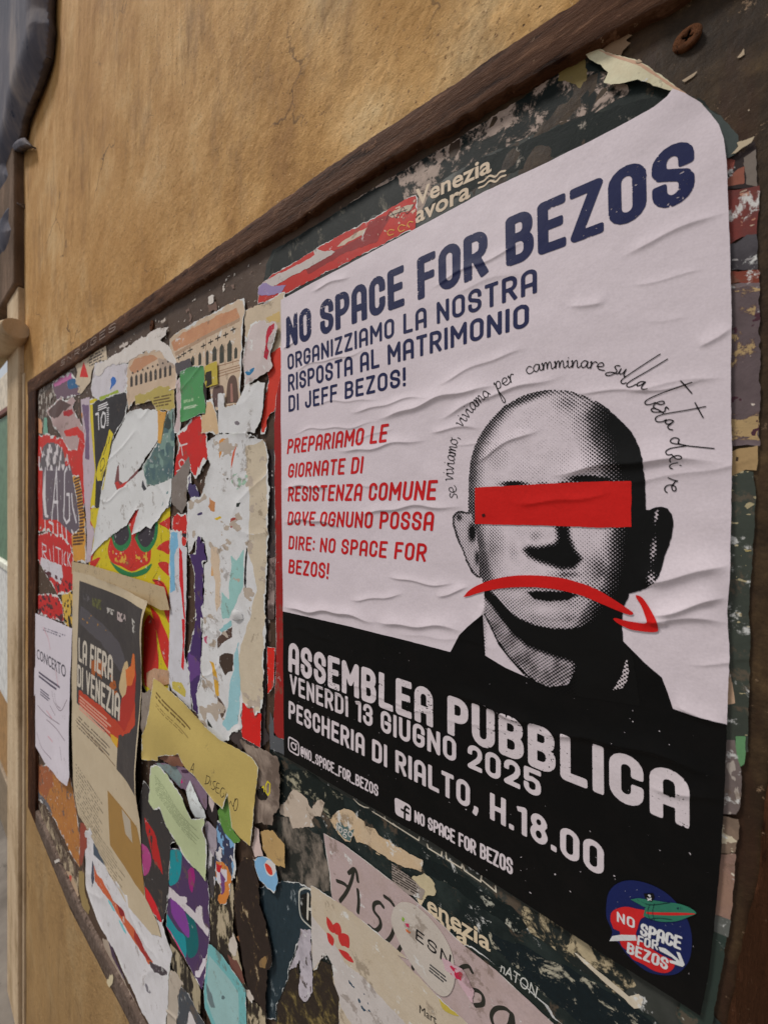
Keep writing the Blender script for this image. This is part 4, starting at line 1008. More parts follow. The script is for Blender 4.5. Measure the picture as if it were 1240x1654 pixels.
fl = scrap('scrap', 'curled cream paper flap hanging over the top of the dark green poster, below the screw', 'paper scrap',
           q('R', [(165, 172), (200, 108), (214, 130), (330, 172), (480, 222), (600, 292), (700, 362), (790, 430), (862, 468), (780, 446), (680, 388), (560, 358), (470, 326), (400, 345), (330, 350), (268, 342), (296, 280), (250, 236), (205, 214)]),
           (214, 202, 172), torn=.35, core=False, h=-.55, curl=[(q('R', [(480, 260)])[0], 12, .9)], dirt=.16, grime=(176, 148, 112))
ink(fl, 'fold_line', q('R', [(215, 134), (480, 226), (700, 366), (850, 460), (780, 436), (600, 320), (470, 245), (300, 180)]), (196, 158, 132), edge=.15)
scrap('scrap', 'small ragged brown flake sticking out behind the curled cream flap', 'paper scrap', q('R', [(240, 140), (330, 72), (410, 48), (440, 60), (402, 88), (432, 104), (385, 150), (370, 180), (300, 165)]), (138, 112, 88), torn=.4, core=False, h=-1.2)
scrap('scrap', 'dark see-through film corner at the top right corner of the big poster', 'film scrap', q('R', [(850, 462), (960, 532), (1060, 640), (1066, 700), (1050, 760), (1000, 782), (960, 700), (900, 620)]), (58, 66, 62), torn=.3, core=False, h=-1.0, spec=.6, rough=.35)
scrap('scrap', 'pale torn paper sliver poking out right of the dark film corner', 'paper scrap', q('R', [(1058, 690), (1100, 676), (1160, 655), (1142, 690), (1090, 722), (1050, 752), (1004, 772), (1040, 740), (1064, 712)]), (186, 170, 144), torn=.4, core=False, h=-.8)
for k, (pts, lab) in enumerate([([(1055, 190), (1080, 160), (1098, 130), (1100, 170), (1075, 190)], 'white paint chip on the bare brown board right of the star-drive screw'),
                                ([(735, 325), (800, 285), (820, 272), (800, 300), (750, 332)], 'pale scratch of paper on the brown board below the star-drive screw'),
                                ([(455, 215), (480, 196), (500, 214), (470, 222)], 'tiny pinkish crumb on the upper rim of the curled cream flap'),
                                ([(1118, 500), (1130, 486), (1136, 500), (1122, 510)], 'tiny white dot on the brown board above the dark film corner')]):
    scrap('paper_crumb', lab, 'paper crumb', q('R', pts), (176, 156, 132), torn=.25, core=False, h=-1.9 if k != 2 else .5)
# ---- strip of layers right of the poster
OLD[0] = .045
st = scrap('scrap', 'abstract orange and grey print at the top of the strip right of the big poster', 'poster scrap', q('X', [(225, 160), (300, 120), (392, 90), (400, 200), (404, 330), (330, 345), (240, 345), (200, 345), (200, 160)]), (48, 38, 38), torn=.4, core=False, dirt=.25)
ink(st, 'orange_shape', q('X', [(245, 292), (300, 240), (335, 226), (335, 318), (300, 322), (240, 335)]), (140, 84, 68), edge=.3)
ink(st, 'grey_shape', q('X', [(330, 180), (400, 130), (404, 335), (345, 322), (340, 240)]), (118, 108, 100), edge=.4)
ink(st, 'brown_shape', q('X', [(230, 180), (290, 190), (280, 240), (240, 262)]), (128, 66, 56), edge=.4)
st = scrap('scrap', 'scuffed red print below the orange shape in the right-hand strip', 'poster scrap', q('X', [(200, 352), (300, 350), (418, 328), (415, 420), (402, 590), (320, 600), (262, 645), (200, 650)]), (122, 54, 48), torn=.5, core=False, dirt=.3, grime=(84, 56, 54))
ink(st, 'pale_streaks', None, (176, 126, 104), F=blot(5, .34, 22, 4, 1, 1.5))
ink(st, 'white_streaks', None, (182, 160, 140), F=blot(4, .5, 25, 4, .6, 1.8))
st = scrap('scrap', 'charcoal patch between two red patches in the right-hand strip', 'poster scrap', q('X', [(200, 650), (290, 640), (350, 595), (402, 585), (408, 780), (300, 775), (200, 790)]), (62, 58, 62), torn=.4, core=False, dirt=.3, grime=(88, 84, 88))
ink(st, 'white_line', q('X', [(268, 722), (330, 718), (404, 716), (404, 726), (340, 728), (268, 732)]), (150, 146, 146), F=blot(3, -.1, 26))
scrap('scrap', 'small rust red patch above the cream one in the right-hand strip', 'poster scrap', q('X', [(200, 792), (300, 785), (412, 780), (410, 850), (380, 862), (300, 850), (200, 860)]), (122, 60, 46), torn=.5, core=False, dirt=.25)
st = scrap('scrap', 'long mottled grey and cream sheet in the right-hand strip beside the handwriting', 'poster scrap', q('X', [(200, 855), (300, 850), (412, 852), (418, 1300), (414, 1654), (420, 1720), (200, 1720)]), (112, 98, 100), torn=.5, core=False, dirt=.3, grime=(78, 60, 66))
ink(st, 'cream_residue', q('X', [(200, 900), (420, 880), (430, 1700), (200, 1700)]), (0, 0, 0), edge=3, mat=mottle((104, 90, 92), (186, 158, 114), .51, 42, .02, mid=(90, 70, 74)))
ink(st, 'plum_blots', None, (74, 44, 54), F=blot(5, .38, 33, 5))
ink(st, 'white_crumbs', None, (204, 186, 170), F=blot(4, .55, 34, 5))
st = scrap('scrap', 'tan paper piece with a dark dot at the right edge of the big poster', 'poster scrap', q('Y', [(200, 70), (272, 96), (300, 88), (408, 62), (404, 200), (340, 196), (275, 228), (200, 230)]), (166, 138, 98), torn=.4, core=False, dirt=.15)
ink(st, 'dark_dot', q('Y', [(290, 125), (304, 128), (300, 152), (288, 148)]), (60, 46, 34), cell=.3)
st = scrap('scrap', 'long dark green strip running down the right edge of the big poster', 'poster scrap', q('Y', [(200, 235), (275, 226), (335, 198), (380, 206), (398, 300), (390, 420), (380, 600), (372, 760), (360, 900), (366, 1080), (362, 1300), (355, 1654), (352, 1700), (200, 1700)]), (58, 64, 56), torn=.35, core=False, dirt=.2, grime=(44, 48, 44), rough=.5, spec=.4)
ink(st, 'pale_scuffs', None, (176, 164, 130), F=blot(4.5, .50, 41, 5, .7, 1.6))
ink(st, 'crease_wear', q('Y', [(268, 632), (372, 622), (372, 655), (268, 658)]), (190, 170, 110), F=blot(3, .12, 42, 4))
ink(st, 'crease_wear', q('Y', [(300, 440), (345, 375), (392, 345), (388, 380), (340, 410)]), (170, 158, 124), F=blot(3, .0, 43, 4))
scrap('scrap', 'narrow pinkish torn edge beside the lower right of the white area', 'poster scrap', q('Y', [(240, 1250), (262, 1290), (285, 1440), (248, 1445)]), (186, 156, 130), torn=.3, core=False)
st = scrap('scrap', 'grey crumpled tape layer beside the big white A at the right edge', 'tape scrap', q('K', [(350, -20), (462, -20), (480, 100), (502, 200), (488, 380), (470, 425), (385, 412), (350, 200)]), (112, 100, 98), torn=.4, core=False, dirt=.2, spec=.5, rough=.45)
ink(st, 'shiny_streaks', None, (168, 158, 150), F=blot(4, .42, 45, 4, 1.6, .5))  # irregular paler grey streaks over the tape
scrap('scrap', 'pale green glossy blob at the top of the grey tape on the right', 'paper scrap', q('K', [(462, -40), (522, -40), (520, 60), (512, 125), (492, 138), (472, 80)]), (96, 140, 98), torn=.25, core=False, rough=.3)
st = scrap('scrap', 'wrinkled brown and grey layer left of the red-brown plank', 'paper scrap', q('K', [(340, 430), (400, 428), (482, 446), (476, 560), (460, 640), (340, 650)]), (132, 112, 96), torn=.5, core=False, dirt=.3, grime=(92, 78, 68))
ink(st, 'pale_flecks', None, (196, 184, 160), F=blot(5, .40, 47, 5))
st = scrap('scrap', 'pinkish tan layer with white specks beside the rocket badge', 'paper scrap', q('K', [(330, 655), (465, 650), (450, 850), (432, 1042), (380, 1022), (300, 1000)]), (146, 116, 100), torn=.4, core=False, dirt=.25, grime=(120, 98, 96))
ink(st, 'white_specks', None, (206, 196, 180), F=blot(3, .58, 48, 4))
scrap('scrap', 'slim grey green layer just above the dark green corner on the right', 'paper scrap', q('K', [(300, 1000), (345, 1012), (432, 1044), (418, 1142), (335, 1104), (290, 1090)]), (92, 94, 90), torn=.3, core=False)
st = scrap('scrap', 'dark green corner beyond the lower right corner of the big poster', 'poster scrap', q('K', [(260, 1090), (340, 1108), (412, 1140), (388, 1290), (350, 1500), (320, 1700), (200, 1900), (120, 1600)]), (40, 54, 48), torn=.35, core=False, dirt=.2, spec=.4)
ink(st, 'white_specks', None, (176, 180, 170), F=blot(3, .60, 49, 4))

# ---- dark green poster below
OLD[0] = .02
reset(-2.1)
g2 = scrap('poster', 'dark green poster headed venezia lavora, showing below the bottom edge of the big white poster', 'poster',
           [(437, 1188), (475, 1180), (700, 1330), (1136, 1620), (1172, 1660), (1160, 1790), (600, 1790), (436, 1640), (424, 1500), (428, 1420), (434, 1300)], (20, 30, 30), torn=.8, core=False, dirt=.3, grime=(44, 54, 52), rough=.5)
ink(g2, 'grey_margin', [(437, 1190), (475, 1192), (620, 1290), (800, 1412), (940, 1506), (1136, 1636), (1180, 1680), (1100, 1680), (950, 1560), (880, 1504), (800, 1446), (690, 1370), (620, 1322), (520, 1262), (440, 1215)], (58, 60, 56), edge=.8, dirt=.3, grime=(40, 44, 40))
for pts, mt in ((q('V', [(860, 690), (960, 740), (1240, 890), (1500, 1040), (1600, 1200), (1450, 1240), (1240, 1110), (900, 860), (850, 760)]), mottle((34, 40, 38), (186, 170, 138), .53, 75, .03, mid=(110, 100, 80))),
                (q('V', [(150, 330), (300, 400), (520, 540), (760, 690), (880, 800), (800, 860), (560, 680), (400, 560), (200, 470)]), mottle((18, 28, 28), (180, 178, 164), .60, 95, .02, (1, 1, 1))),
                (q('V', [(620, 860), (900, 960), (1240, 1120), (1700, 1454), (1400, 1600), (1100, 1340), (800, 1100), (640, 960)]), mottle((18, 30, 34), (176, 170, 150), .585, 80, .02)),
                (q('U', [(180, 120), (450, 160), (760, 360), (760, 480), (640, 560), (420, 360), (180, 420)]), mottle((24, 32, 30), (170, 164, 140), .57, 60, .03)),
                (q('U', [(60, 560), (250, 560), (560, 740), (620, 1000), (640, 1240), (200, 1240), (100, 900)]), mottle((44, 46, 42), (140, 128, 116), .53, 45, .08, (1, 1, .6)))):
    g2.n = 1; ink(g2, 'worn_area', pts, (0, 0, 0), edge=3, mat=mt)
g2.n = 4
btext(g2, 'lettering', 'Venezia', *q('V', [(110, 640), (628, 980), (110, 530), (628, 870)]), (206, 188, 160), .02)
btext(g2, 'lettering', 'lavora', *q('V', [(60, 668), (480, 948), (60, 566), (480, 850)]), (206, 188, 160), .02)
strokes(g2, 'bracket_marks', [q('V', p) for p in ([(-20, 122), (0, 140), (148, 236), (154, 214)], [(205, 262), (212, 288), (300, 342), (304, 312)], [(330, 318), (334, 362), (434, 422), (438, 396)], [(446, 406), (454, 438), (562, 512), (568, 472)], [(570, 500), (664, 580), (660, 542)])]
        + [q('U', [(855, 395), (900, 440), (950, 468), (990, 474)]), q('U', [(1025, 508), (1130, 572), (1240, 645)]), q('U', [(1135, 556), (1142, 580)])], 2.2, (206, 196, 178), 0)
w1 = scrap('scrap', 'dark torn wedge with a white torn rim and chalky capitals, below the venezia lettering', 'poster scrap',
           q('V', [(445, 935), (500, 940), (580, 1000), (660, 1070), (720, 1090), (800, 1150), (940, 1290), (1010, 1340), (1060, 1430), (1180, 1520), (1100, 1560), (960, 1460), (840, 1330), (700, 1220), (560, 1090)]), (30, 38, 35), torn=.5, inset=.8)
btext(w1, 'lettering', 'nATON', *q('V', [(692, 1112), (930, 1290), (704, 1046), (944, 1216)]), (196, 196, 190), .0)
ink(w1, 'white_rim', q('V', [(930, 1265), (1000, 1300), (1042, 1366), (1180, 1480), (1120, 1480), (1040, 1420), (990, 1340)]), (190, 190, 192), edge=.5)
stg = scrap('scrap', 'thin white torn strand with a cream flake at its end, left of the rocket badge', 'paper scrap', q('L', [(352, 948), (370, 955), (460, 1030), (560, 1110), (606, 1152), (650, 1140), (672, 1165), (662, 1205), (630, 1208), (600, 1180), (590, 1165), (500, 1092), (400, 1000)]), (200, 188, 168), torn=.25, core=False)
# flakes
for pts, c, lab, tn in (
    (q('U', [(300, 305), (380, 350), (430, 395), (440, 450), (470, 480), (520, 412), (560, 398), (590, 430), (575, 505), (545, 555), (490, 552), (470, 600), (492, 650), (440, 662), (400, 662), (300, 662), (270, 600), (262, 562), (185, 545), (172, 512), (190, 452), (230, 430)]), (188, 172, 156), 'large ragged cream flake below the camera icon of the big poster', 1.0),
    (q('V', [(50, 500), (120, 472), (185, 458), (252, 520), (262, 585), (185, 622), (110, 606), (60, 566)]), (190, 176, 144), 'pale yellow flake directly above the lower venezia lettering', 1.2),
    (q('U', [(690, 230), (720, 230), (770, 300), (700, 290)]), (150, 142, 120), 'small grey chip on the green paper under the small white handle line', .8)):
    scrap('scrap', lab, 'paper scrap', pts, c, torn=tn, core=False, dirt=.12)
lg = scrap('scrap', "long cream and peach flake with a teal corner, below the big poster's bottom edge", 'paper scrap',
           q('U', [(630, 580), (700, 512), (770, 482), (830, 500), (950, 600), (962, 650), (1050, 660), (1082, 720), (1240, 815)])+q('D', [(640, 440), (700, 480), (762, 512), (756, 560), (720, 548), (640, 520), (560, 480)])+q('U', [(1150, 930), (960, 795), (880, 785), (852, 712), (822, 782), (790, 778), (720, 722)]), (194, 172, 144), torn=1.0, core=False, dirt=.14, grime=(196, 160, 112))
ink(lg, 'teal_corner', q('U', [(688, 625), (720, 610), (742, 600), (770, 650), (808, 636), (812, 690), (862, 665), (836, 740), (822, 782), (760, 750), (700, 670)]), (84, 106, 104), edge=.5)
btext(lg, 'lettering', 'logo', *q('U', [(692, 680), (842, 752), (702, 600), (852, 672)]), (196, 190, 184), 0)
wht = scrap('scrap', 'small white printed form fragment beside the pale yellow flake', 'paper scrap', q('D', [(625, 520), (690, 570), (770, 640), (760, 680), (700, 660), (630, 610)]), (150, 138, 130), torn=.7, core=False)
greek(wht, 'small_print', q('D', [(628, 600), (760, 680), (690, 570), (628, 525)]), 7, (60, 54, 50), dens=.2)

# ---- pink sheet with brush capitals, cream sheet with the red flower, slate sheet, sticker
pk_ = scrap('poster', 'pinkish sheet with big black brush letters, running down to the bottom edge of the photo', 'poster',
            q('D', [(330, 392), (420, 440), (520, 516), (640, 610), (800, 745), (940, 880), (1080, 990), (1240, 1140), (1400, 1290), (1400, 1500), (900, 1500), (640, 1100), (380, 760), (362, 640), (356, 560), (340, 470)]), (178, 158, 156), torn=.25, inset=.5, dirt=.14, grime=(160, 138, 126), corecol=(216, 206, 200))
AB = []
for pl in ([(440, 566), (462, 548), (474, 560), (480, 600)], [(462, 556), (452, 600), (430, 650), (402, 688)], [(480, 640), (484, 690), (480, 736)], [(390, 600), (420, 612), (440, 632)],
           [(590, 712), (574, 694), (552, 700), (550, 730), (574, 764), (578, 796), (556, 816), (528, 796)], [(596, 668), (618, 684), (634, 704)], [(640, 740), (640, 790), (626, 840), (600, 868), (584, 856)],
           [(690, 838), (678, 868), (652, 912)], [(692, 842), (712, 890), (724, 930), (718, 982)],
           [(976, 996), (962, 972), (936, 974), (922, 986)], [(972, 1072), (1004, 1080), (1024, 1104), (1022, 1136), (990, 1142)],
           [(1152, 1184), (1120, 1156), (1080, 1156), (1060, 1186), (1070, 1226), (1100, 1250), (1136, 1230), (1150, 1180), (1160, 1250)]):
    AB.append(q('D', pl))
for a_, b_ in ((0, 4), (4, 5), (5, 7), (7, 9), (9, 11), (11, 12)):
    strokes(pk_, 'brush_letter', AB[a_:b_], 6.0, (44, 44, 38), 5, q_=.6); pk_.n -= 1
pk_.n += 1
sl = scrap('scrap', 'slate blue scratched sheet with an outlined white H, left of the cream flower sheet', 'poster scrap',
           q('W', [(0, 0), (200, -60), (330, -40), (440, 20), (440, 420), (330, 420), (240, 680), (235, 760), (190, 860), (140, 970), (132, 1095), (58, 1095), (40, 900), (50, 690), (100, 620), (96, 500), (60, 330), (0, 130), (-60, 0), (-60, -80)]), SL, torn=.8, inset=.8, dirt=.25, grime=(58, 74, 82), spec=.4)
ink(sl, 'worn_area', None, (0, 0, 0), mat=mottle((38, 54, 62), (150, 160, 164), .63, 90, .03, (1, 1, .5)))
strokes(sl, 'outlined_letter', [q('W', [(430, 24), (396, 6), (362, 6), (330, 30), (326, 100), (330, 190), (352, 262), (430, 336)])], 2.6, (190, 188, 178), 5, q_=.6)
ink(sl, 'black_field', q('W', [(340, 60), (400, 40), (428, 80), (428, 320), (360, 250), (338, 180)]), (22, 24, 22), edge=.2)
strokes(sl, 'letter', [q('W', [(402, 52), (396, 258)]), q('W', [(400, 172), (430, 182)])], 4.2, (196, 190, 178), 0, q_=.6)
lv = scrap('scrap', 'lilac white torn strip hanging down over bare brown board near the bottom edge', 'paper scrap',
           q('W', [(340, 350), (422, 352), (425, 560), (440, 760), (436, 860), (415, 910), (365, 962), (330, 910), (322, 840), (336, 700), (330, 610), (300, 660), (245, 682), (262, 640), (310, 520)]), (186, 178, 186), torn=1.0, core=False, dirt=.2, grime=(110, 104, 110))
ink(lv, 'dark_scuffs', q('W', [(340, 640), (425, 520), (425, 900), (350, 930)]), (92, 84, 84), F=blot(5, .12, 64, 4, 1.6, .7), q_=.7)
cr = scrap('poster', 'cream sheet with a red flower and torn lower left edge, bottom centre', 'poster',
           q('W', [(422, -20), (450, -10), (560, 60), (720, 170), (900, 310), (1100, 480), (1240, 600)])+q('V', [(0, 1000), (120, 1120), (260, 1260), (460, 1440), (600, 1600), (560, 1700)])+q('W', [(900, 1400), (660, 1400), (655, 1010), (660, 920), (615, 800), (600, 640), (560, 560), (500, 600), (470, 680), (440, 700), (430, 500)]), (190, 176, 156), torn=.6, inset=.6, dirt=.1, grime=(176, 156, 126))
ink(cr, 'white_fold', q('W', [(430, 230), (500, 320), (560, 380), (640, 500), (720, 640), (880, 760), (1000, 900), (1240, 1150), (1200, 1200), (800, 1200), (670, 1000), (620, 800), (600, 640), (540, 560), (440, 690), (430, 400)]), (194, 186, 182), edge=1.2)
for pts in ([(556, 238), (580, 262), (606, 300), (618, 330), (624, 370), (600, 372), (572, 340), (556, 290)], [(612, 306), (640, 288), (668, 310), (680, 370), (655, 392), (626, 380), (616, 340)],
            [(650, 392), (690, 376), (732, 392), (746, 430), (742, 500), (706, 484), (680, 480), (660, 440)], [(556, 372), (580, 380), (600, 400), (618, 430), (610, 480), (590, 470), (570, 440)], [(655, 510), (690, 520), (730, 540), (762, 580), (782, 622), (742, 612), (700, 580), (670, 540)]):
    cr.n = 3
    ink(cr, 'petal', spline(q('W', pts+pts[:1]), 3), (192, 50, 48), edge=.15, cell=.35)
ink(cr, 'ink_blot', q('W', [(735, 765), (780, 800), (830, 890), (870, 880), (900, 960), (925, 1040), (880, 1020), (840, 1030), (800, 960), (760, 900)]), (40, 66, 86), F=blot(6, .10, 66, 4), edge=1)
btext(cr, 'lettering', 'Mart', *q('V', [(155, 1382), (268, 1462), (155, 1330), (268, 1405)]), (40, 36, 34), 0)
ink(cr, 'yellow_tab', spline(q('V', [(285, 1290), (330, 1310), (400, 1370), (425, 1405), (370, 1395), (310, 1360), (285, 1290)]), 3), (190, 170, 72), cell=.4)
ink(cr, 'torn_letterforms', q('W', [(470, 600), (520, 560), (560, 500), (610, 520), (608, 600), (560, 620), (500, 700)]), (64, 52, 44), F=blot(4, .12, 67, 4), q_=.7)
es = scrap('sticker', 'round whitish sticker printed ESN over the pink sheet and cream sheet', 'sticker', spline(q('V', [(-20, 690), (30, 650), (110, 660), (210, 740), (300, 850), (365, 970), (388, 1090), (385, 1190), (350, 1262), (290, 1270), (200, 1190), (90, 1050), (0, 880), (-35, 770), (-20, 690)]), 4), (192, 182, 172), torn=.12, core=False, dirt=.1, rough=.4, spec=.5)
es.n = 0
letters(es, 'lettering', 'ESN', *q('V', [(124, 892), (362, 1082), (128, 822), (372, 1006)]), (24, 24, 26), weight=.15, worn=1.2, gap=.12)
for pts, c in (([(40, 745), (56, 760), (50, 782), (36, 770)], (130, 170, 60)), ([(58, 790), (84, 792), (86, 820), (66, 812)], (196, 40, 90)), ([(60, 826), (80, 836), (98, 850), (90, 860), (66, 845)], (214, 110, 60))):
    es.n = 0; ink(es, 'star_ray', q('V', pts), c, cell=.35)
es.n = 0; greek(es, 'small_print', q('V', [(215, 1110), (345, 1215), (350, 1165), (225, 1055)]), 3, (70, 70, 70), dens=.3)
pb = scrap('scrap', 'thin pink and magenta torn bit across the right rim of the round sticker', 'paper scrap', q('V', [(300, 1015), (360, 1050), (440, 1090), (480, 1160), (520, 1240), (500, 1310), (450, 1240), (400, 1160), (320, 1100)]), (196, 164, 172), torn=1.0, core=False)
ink(pb, 'magenta_print', None, (186, 36, 72), F=blot(6, .36, 69, 4))
# ================================================================== collage on the left part of the board
reset(-2.3); FAR[0] = True; OLD[0] = 0
WHT2, CRM, BG = (212, 206, 208), (198, 182, 158), (200, 188, 170)
def S_(lab, poly, col, cat='poster scrap', nm='scrap', **k): return scrap(nm, lab, cat, poly, col, **k)
# ---- orange and mottled sheets low on the left
s = S_('orange torn sheet in the lower left corner of the board', q('S', [(48, -40), (180, 0), (300, 60), (345, 340), (362, 470), (358, 645), (300, 560), (240, 430), (190, 330), (120, 230), (55, 190)]), (176, 118, 60), torn=3, inset=2.5, dirt=.2, grime=(150, 84, 50))
ink(s, 'blue_grey_stain', q('S', [(48, 60), (85, 80), (95, 160), (160, 240), (180, 300), (130, 260), (70, 170)]), (98, 98, 104), edge=3)
ink(s, 'rust_stain', q('S', [(48, -40), (180, 0), (190, 120), (130, 200), (60, 100)]), (158, 92, 58), edge=8)
s = S_('mottled grey paper remnant along the bottom rail, lower left', q('S', [(60, 215), (120, 250), (200, 400), (260, 520), (340, 660), (362, 760), (350, 872), (280, 740), (200, 560), (130, 410), (70, 290)]), (122, 106, 92), torn=3, core=False, holes=.75, dirt=.3, grime=(72, 60, 50))
ink(s, 'pale_residue', None, (0, 0, 0), mat=mottle((104, 88, 76), (186, 168, 140), .52, 30, .03))
s = S_('pinkish cream chip with a small red mark just above the bottom rail', q('S', [(255, 660), (290, 670), (325, 740), (350, 820), (338, 868), (290, 790), (262, 720)]), (186, 160, 132), torn=2, core=False)
ink(s, 'red_mark', q('S', [(288, 690), (305, 700), (300, 740), (290, 730)]), (196, 84, 70), edge=1)
s = S_('olive and tan peeling remnant below the orange sheet', q('S', [(350, 660), (385, 670), (390, 800), (425, 900), (415, 950), (370, 900), (350, 780)]), (150, 128, 84), torn=3, core=False, dirt=.2)
s = S_('narrow pale strip with a yellow edge beside the bottom rail', q('G7', [(350, 930), (400, 940), (450, 1060), (530, 1260), (540, 1300), (640, 1500), (700, 1654), (740, 1800), (600, 1800), (560, 1520), (520, 1380), (440, 1180), (370, 1040)]), (168, 152, 136), torn=3, core=False, dirt=.2)
ink(s, 'yellow_edge', q('G7', [(395, 1120), (430, 1170), (510, 1330), (524, 1400), (480, 1340), (420, 1200)]), (204, 164, 40), edge=1)
ink(s, 'plum_edge', q('G7', [(400, 950), (440, 1000), (560, 1240), (740, 1600), (700, 1600), (540, 1300), (430, 1080)]), (70, 52, 76), edge=2)
s = S_('small pale lump of paper stuck on the bottom rail', q('G7', [(380, 1300), (410, 1240), (436, 1240), (436, 1310), (405, 1340)]), (206, 192, 160), torn=1.5, core=False, h=3.4)
s = S_('tiny white chip on the upper part of the bottom rail', q('S', [(192, 598), (228, 585), (228, 606), (200, 614)]), (206, 198, 190), torn=1, core=False, h=3.0)
# ---- left column
s = S_('rubbed grey remnant in the top left corner of the board', q('Z2', [(70, 520), (150, 470), (300, 400), (480, 300), (560, 260), (600, 400), (500, 560), (300, 650), (220, 720), (200, 900), (130, 1000), (110, 800), (100, 600)]), (128, 114, 104), torn=5, core=False, holes=.95, dirt=.3)
ink(s, 'pale_flecks', None, (0, 0, 0), mat=mottle((110, 96, 88), (186, 176, 166), .51, 24, .03))
s = S_('mauve print with a pink patch in the top left corner of the board', q('Z2', [(250, 450), (340, 380), (420, 340), (470, 400), (500, 540), (430, 570), (300, 600), (270, 520)]), (108, 84, 98), torn=3, inset=3)
ink(s, 'pink_patch', q('Z2', [(255, 450), (340, 385), (425, 345), (430, 400), (340, 450), (280, 480)]), (184, 100, 150), edge=3)
s = S_('blue round blot of paper right of the pink patch', spline(q('Z2', [(385, 430), (430, 402), (470, 420), (490, 470), (450, 495), (400, 490), (385, 430)]), 3), (44, 96, 140), torn=1.5, core=False)
s = S_('peach coloured chip on the left rail near the top of the column', q('Z2', [(85, 790), (130, 760), (160, 800), (160, 900), (90, 880)]), (214, 148, 108), torn=3, core=False)
s = S_('thin teal sliver beside the peach chip', q('Z2', [(175, 760), (205, 760), (212, 900), (190, 990), (170, 880)]), (110, 160, 140), torn=2, core=False)
lag = S_('red and grey poster headed with tall white capitals in the leftmost column', q('Z2', [(115, 930), (200, 905), (330, 940), (480, 870), (560, 1000), (600, 1240)])+q('Z4', [(560, 300), (530, 560), (520, 820), (440, 830), (350, 730), (200, 660), (110, 680), (105, 300), (100, 0)]), (196, 44, 36), nm='poster', cat='poster', torn=3.5, inset=3)
ink(lag, 'photo', spline(q('Z2', [(160, 1060), (180, 1010), (240, 985), (310, 1010), (350, 1060), (370, 1180), (360, 1240), (150, 1240), (160, 1060)]), 3), (96, 88, 92), edge=3)
ink(lag, 'grey_panel', q('Z4', [(165, 90), (420, 70), (470, 300), (520, 560), (500, 660), (440, 700), (300, 560), (165, 560)]), (100, 88, 98), edge=3)
ink(lag, 'white_photo_parts', q('Z2', [(130, 1000), (370, 1000), (420, 1240), (130, 1240)]), (206, 198, 200), F=blot(16, .12, 105, 4, 1, .8))
lag.n = 3
for pl in ([(180, 100), (190, 330), (205, 520), (180, 520), (165, 330)], ):
    ink(lag, 'letter_stroke', q('Z4', pl), WHT2, edge=1)
lag.n = 3
strokes(lag, 'lettering', [q('Z4', p) for p in ([(190, 90), (188, 525), (215, 530)], [(250, 560), (290, 90), (305, 565)], [(262, 400), (305, 400)], [(385, 90), (365, 130), (360, 540), (385, 590), (412, 560), (408, 330), (385, 330)], [(430, 330), (440, 450), (470, 580)],
                                        [(185, 570), (190, 665)], [(225, 580), (262, 600), (262, 670)], [(300, 600), (305, 700)], [(340, 620), (345, 720)], [(380, 640), (385, 740)], [(430, 660), (500, 790)])], 5.0, (208, 202, 206), 0, q_=.6)
s = S_('white and red torn flap curling over the grey and red poster at the left', q('Z2', [(195, 700), (330, 580), (400, 600), (430, 560), (470, 600), (440, 660), (500, 780), (560, 900), (590, 1100), (560, 1010), (500, 950), (480, 1060), (400, 1060), (330, 900), (250, 780)]), (176, 150, 148), torn=3, inset=2, curl=[((95, 680), 40, 6)])
ink(s, 'brown_photo', q('Z2', [(215, 700), (330, 600), (440, 640), (360, 700), (330, 770), (250, 760)]), (84, 62, 58), edge=4)
ink(s, 'red_band', q('Z2', [(360, 880), (480, 840), (540, 900), (560, 1030), (500, 960), (480, 920), (380, 930)]), (200, 42, 34), edge=2)
ink(s, 'red_patch', q('Z2', [(360, 700), (430, 680), (450, 720), (400, 750), (365, 740)]), (166, 26, 34), edge=2)
ink(s, 'purple_patch', q('Z2', [(440, 680), (520, 650), (530, 700), (470, 720)]), (92, 50, 104), edge=2)
s = S_('folded ticket of cream paper with a red triangle under the top rail', q('Z2', [(430, 200), (470, 240), (530, 210), (640, 160), (740, 102), (752, 225), (650, 265), (610, 330), (600, 430), (560, 480), (520, 540), (480, 530), (500, 470), (460, 450), (480, 340)]), (196, 178, 154), torn=1.2, core=False, cat='paper scrap')
ink(s, 'red_triangle', q('Z2', [(540, 248), (555, 300), (578, 392), (502, 388), (520, 310)]), (202, 38, 34), edge=.8)
greek(s, 'small_print', q('Z2', [(590, 300), (740, 230), (735, 150), (580, 200)]), 4, (80, 70, 64), dens=.1)
ink(s, 'blue_tip', q('Z2', [(400, 600), (470, 545), (500, 570), (430, 640)]), (60, 100, 130), edge=2)
s = S_('orange ticker strip of small black print between the first two columns', q('Z4', [(430, 150), (500, 160), (525, 330), (555, 600), (560, 960), (440, 930), (430, 700), (500, 640), (480, 400)]), (206, 148, 60), torn=2, inset=2)
greek(s, 'small_print', q('Z4', [(440, 800), (555, 790), (540, 180), (450, 180)]), 22, (90, 60, 40), dens=.28, fill=.7)
s = S_('red poster with white capitals and a white paper patch, middle of the left column', q('Z4', [(108, 705), (200, 672), (330, 700), (430, 800), (440, 920), (460, 1060), (450, 1240), (100, 1240), (105, 900)])+q('Z6', [(440, 250), (345, 250), (150, 190), (90, 150), (95, 0)]), (192, 44, 44), nm='poster', cat='poster', torn=3, inset=2.5)
ink(s, 'white_patch', q('Z4', [(150, 900), (240, 940), (340, 980), (350, 1080), (330, 1150), (240, 1080), (180, 1090), (140, 1000)]), (202, 196, 202), edge=3)
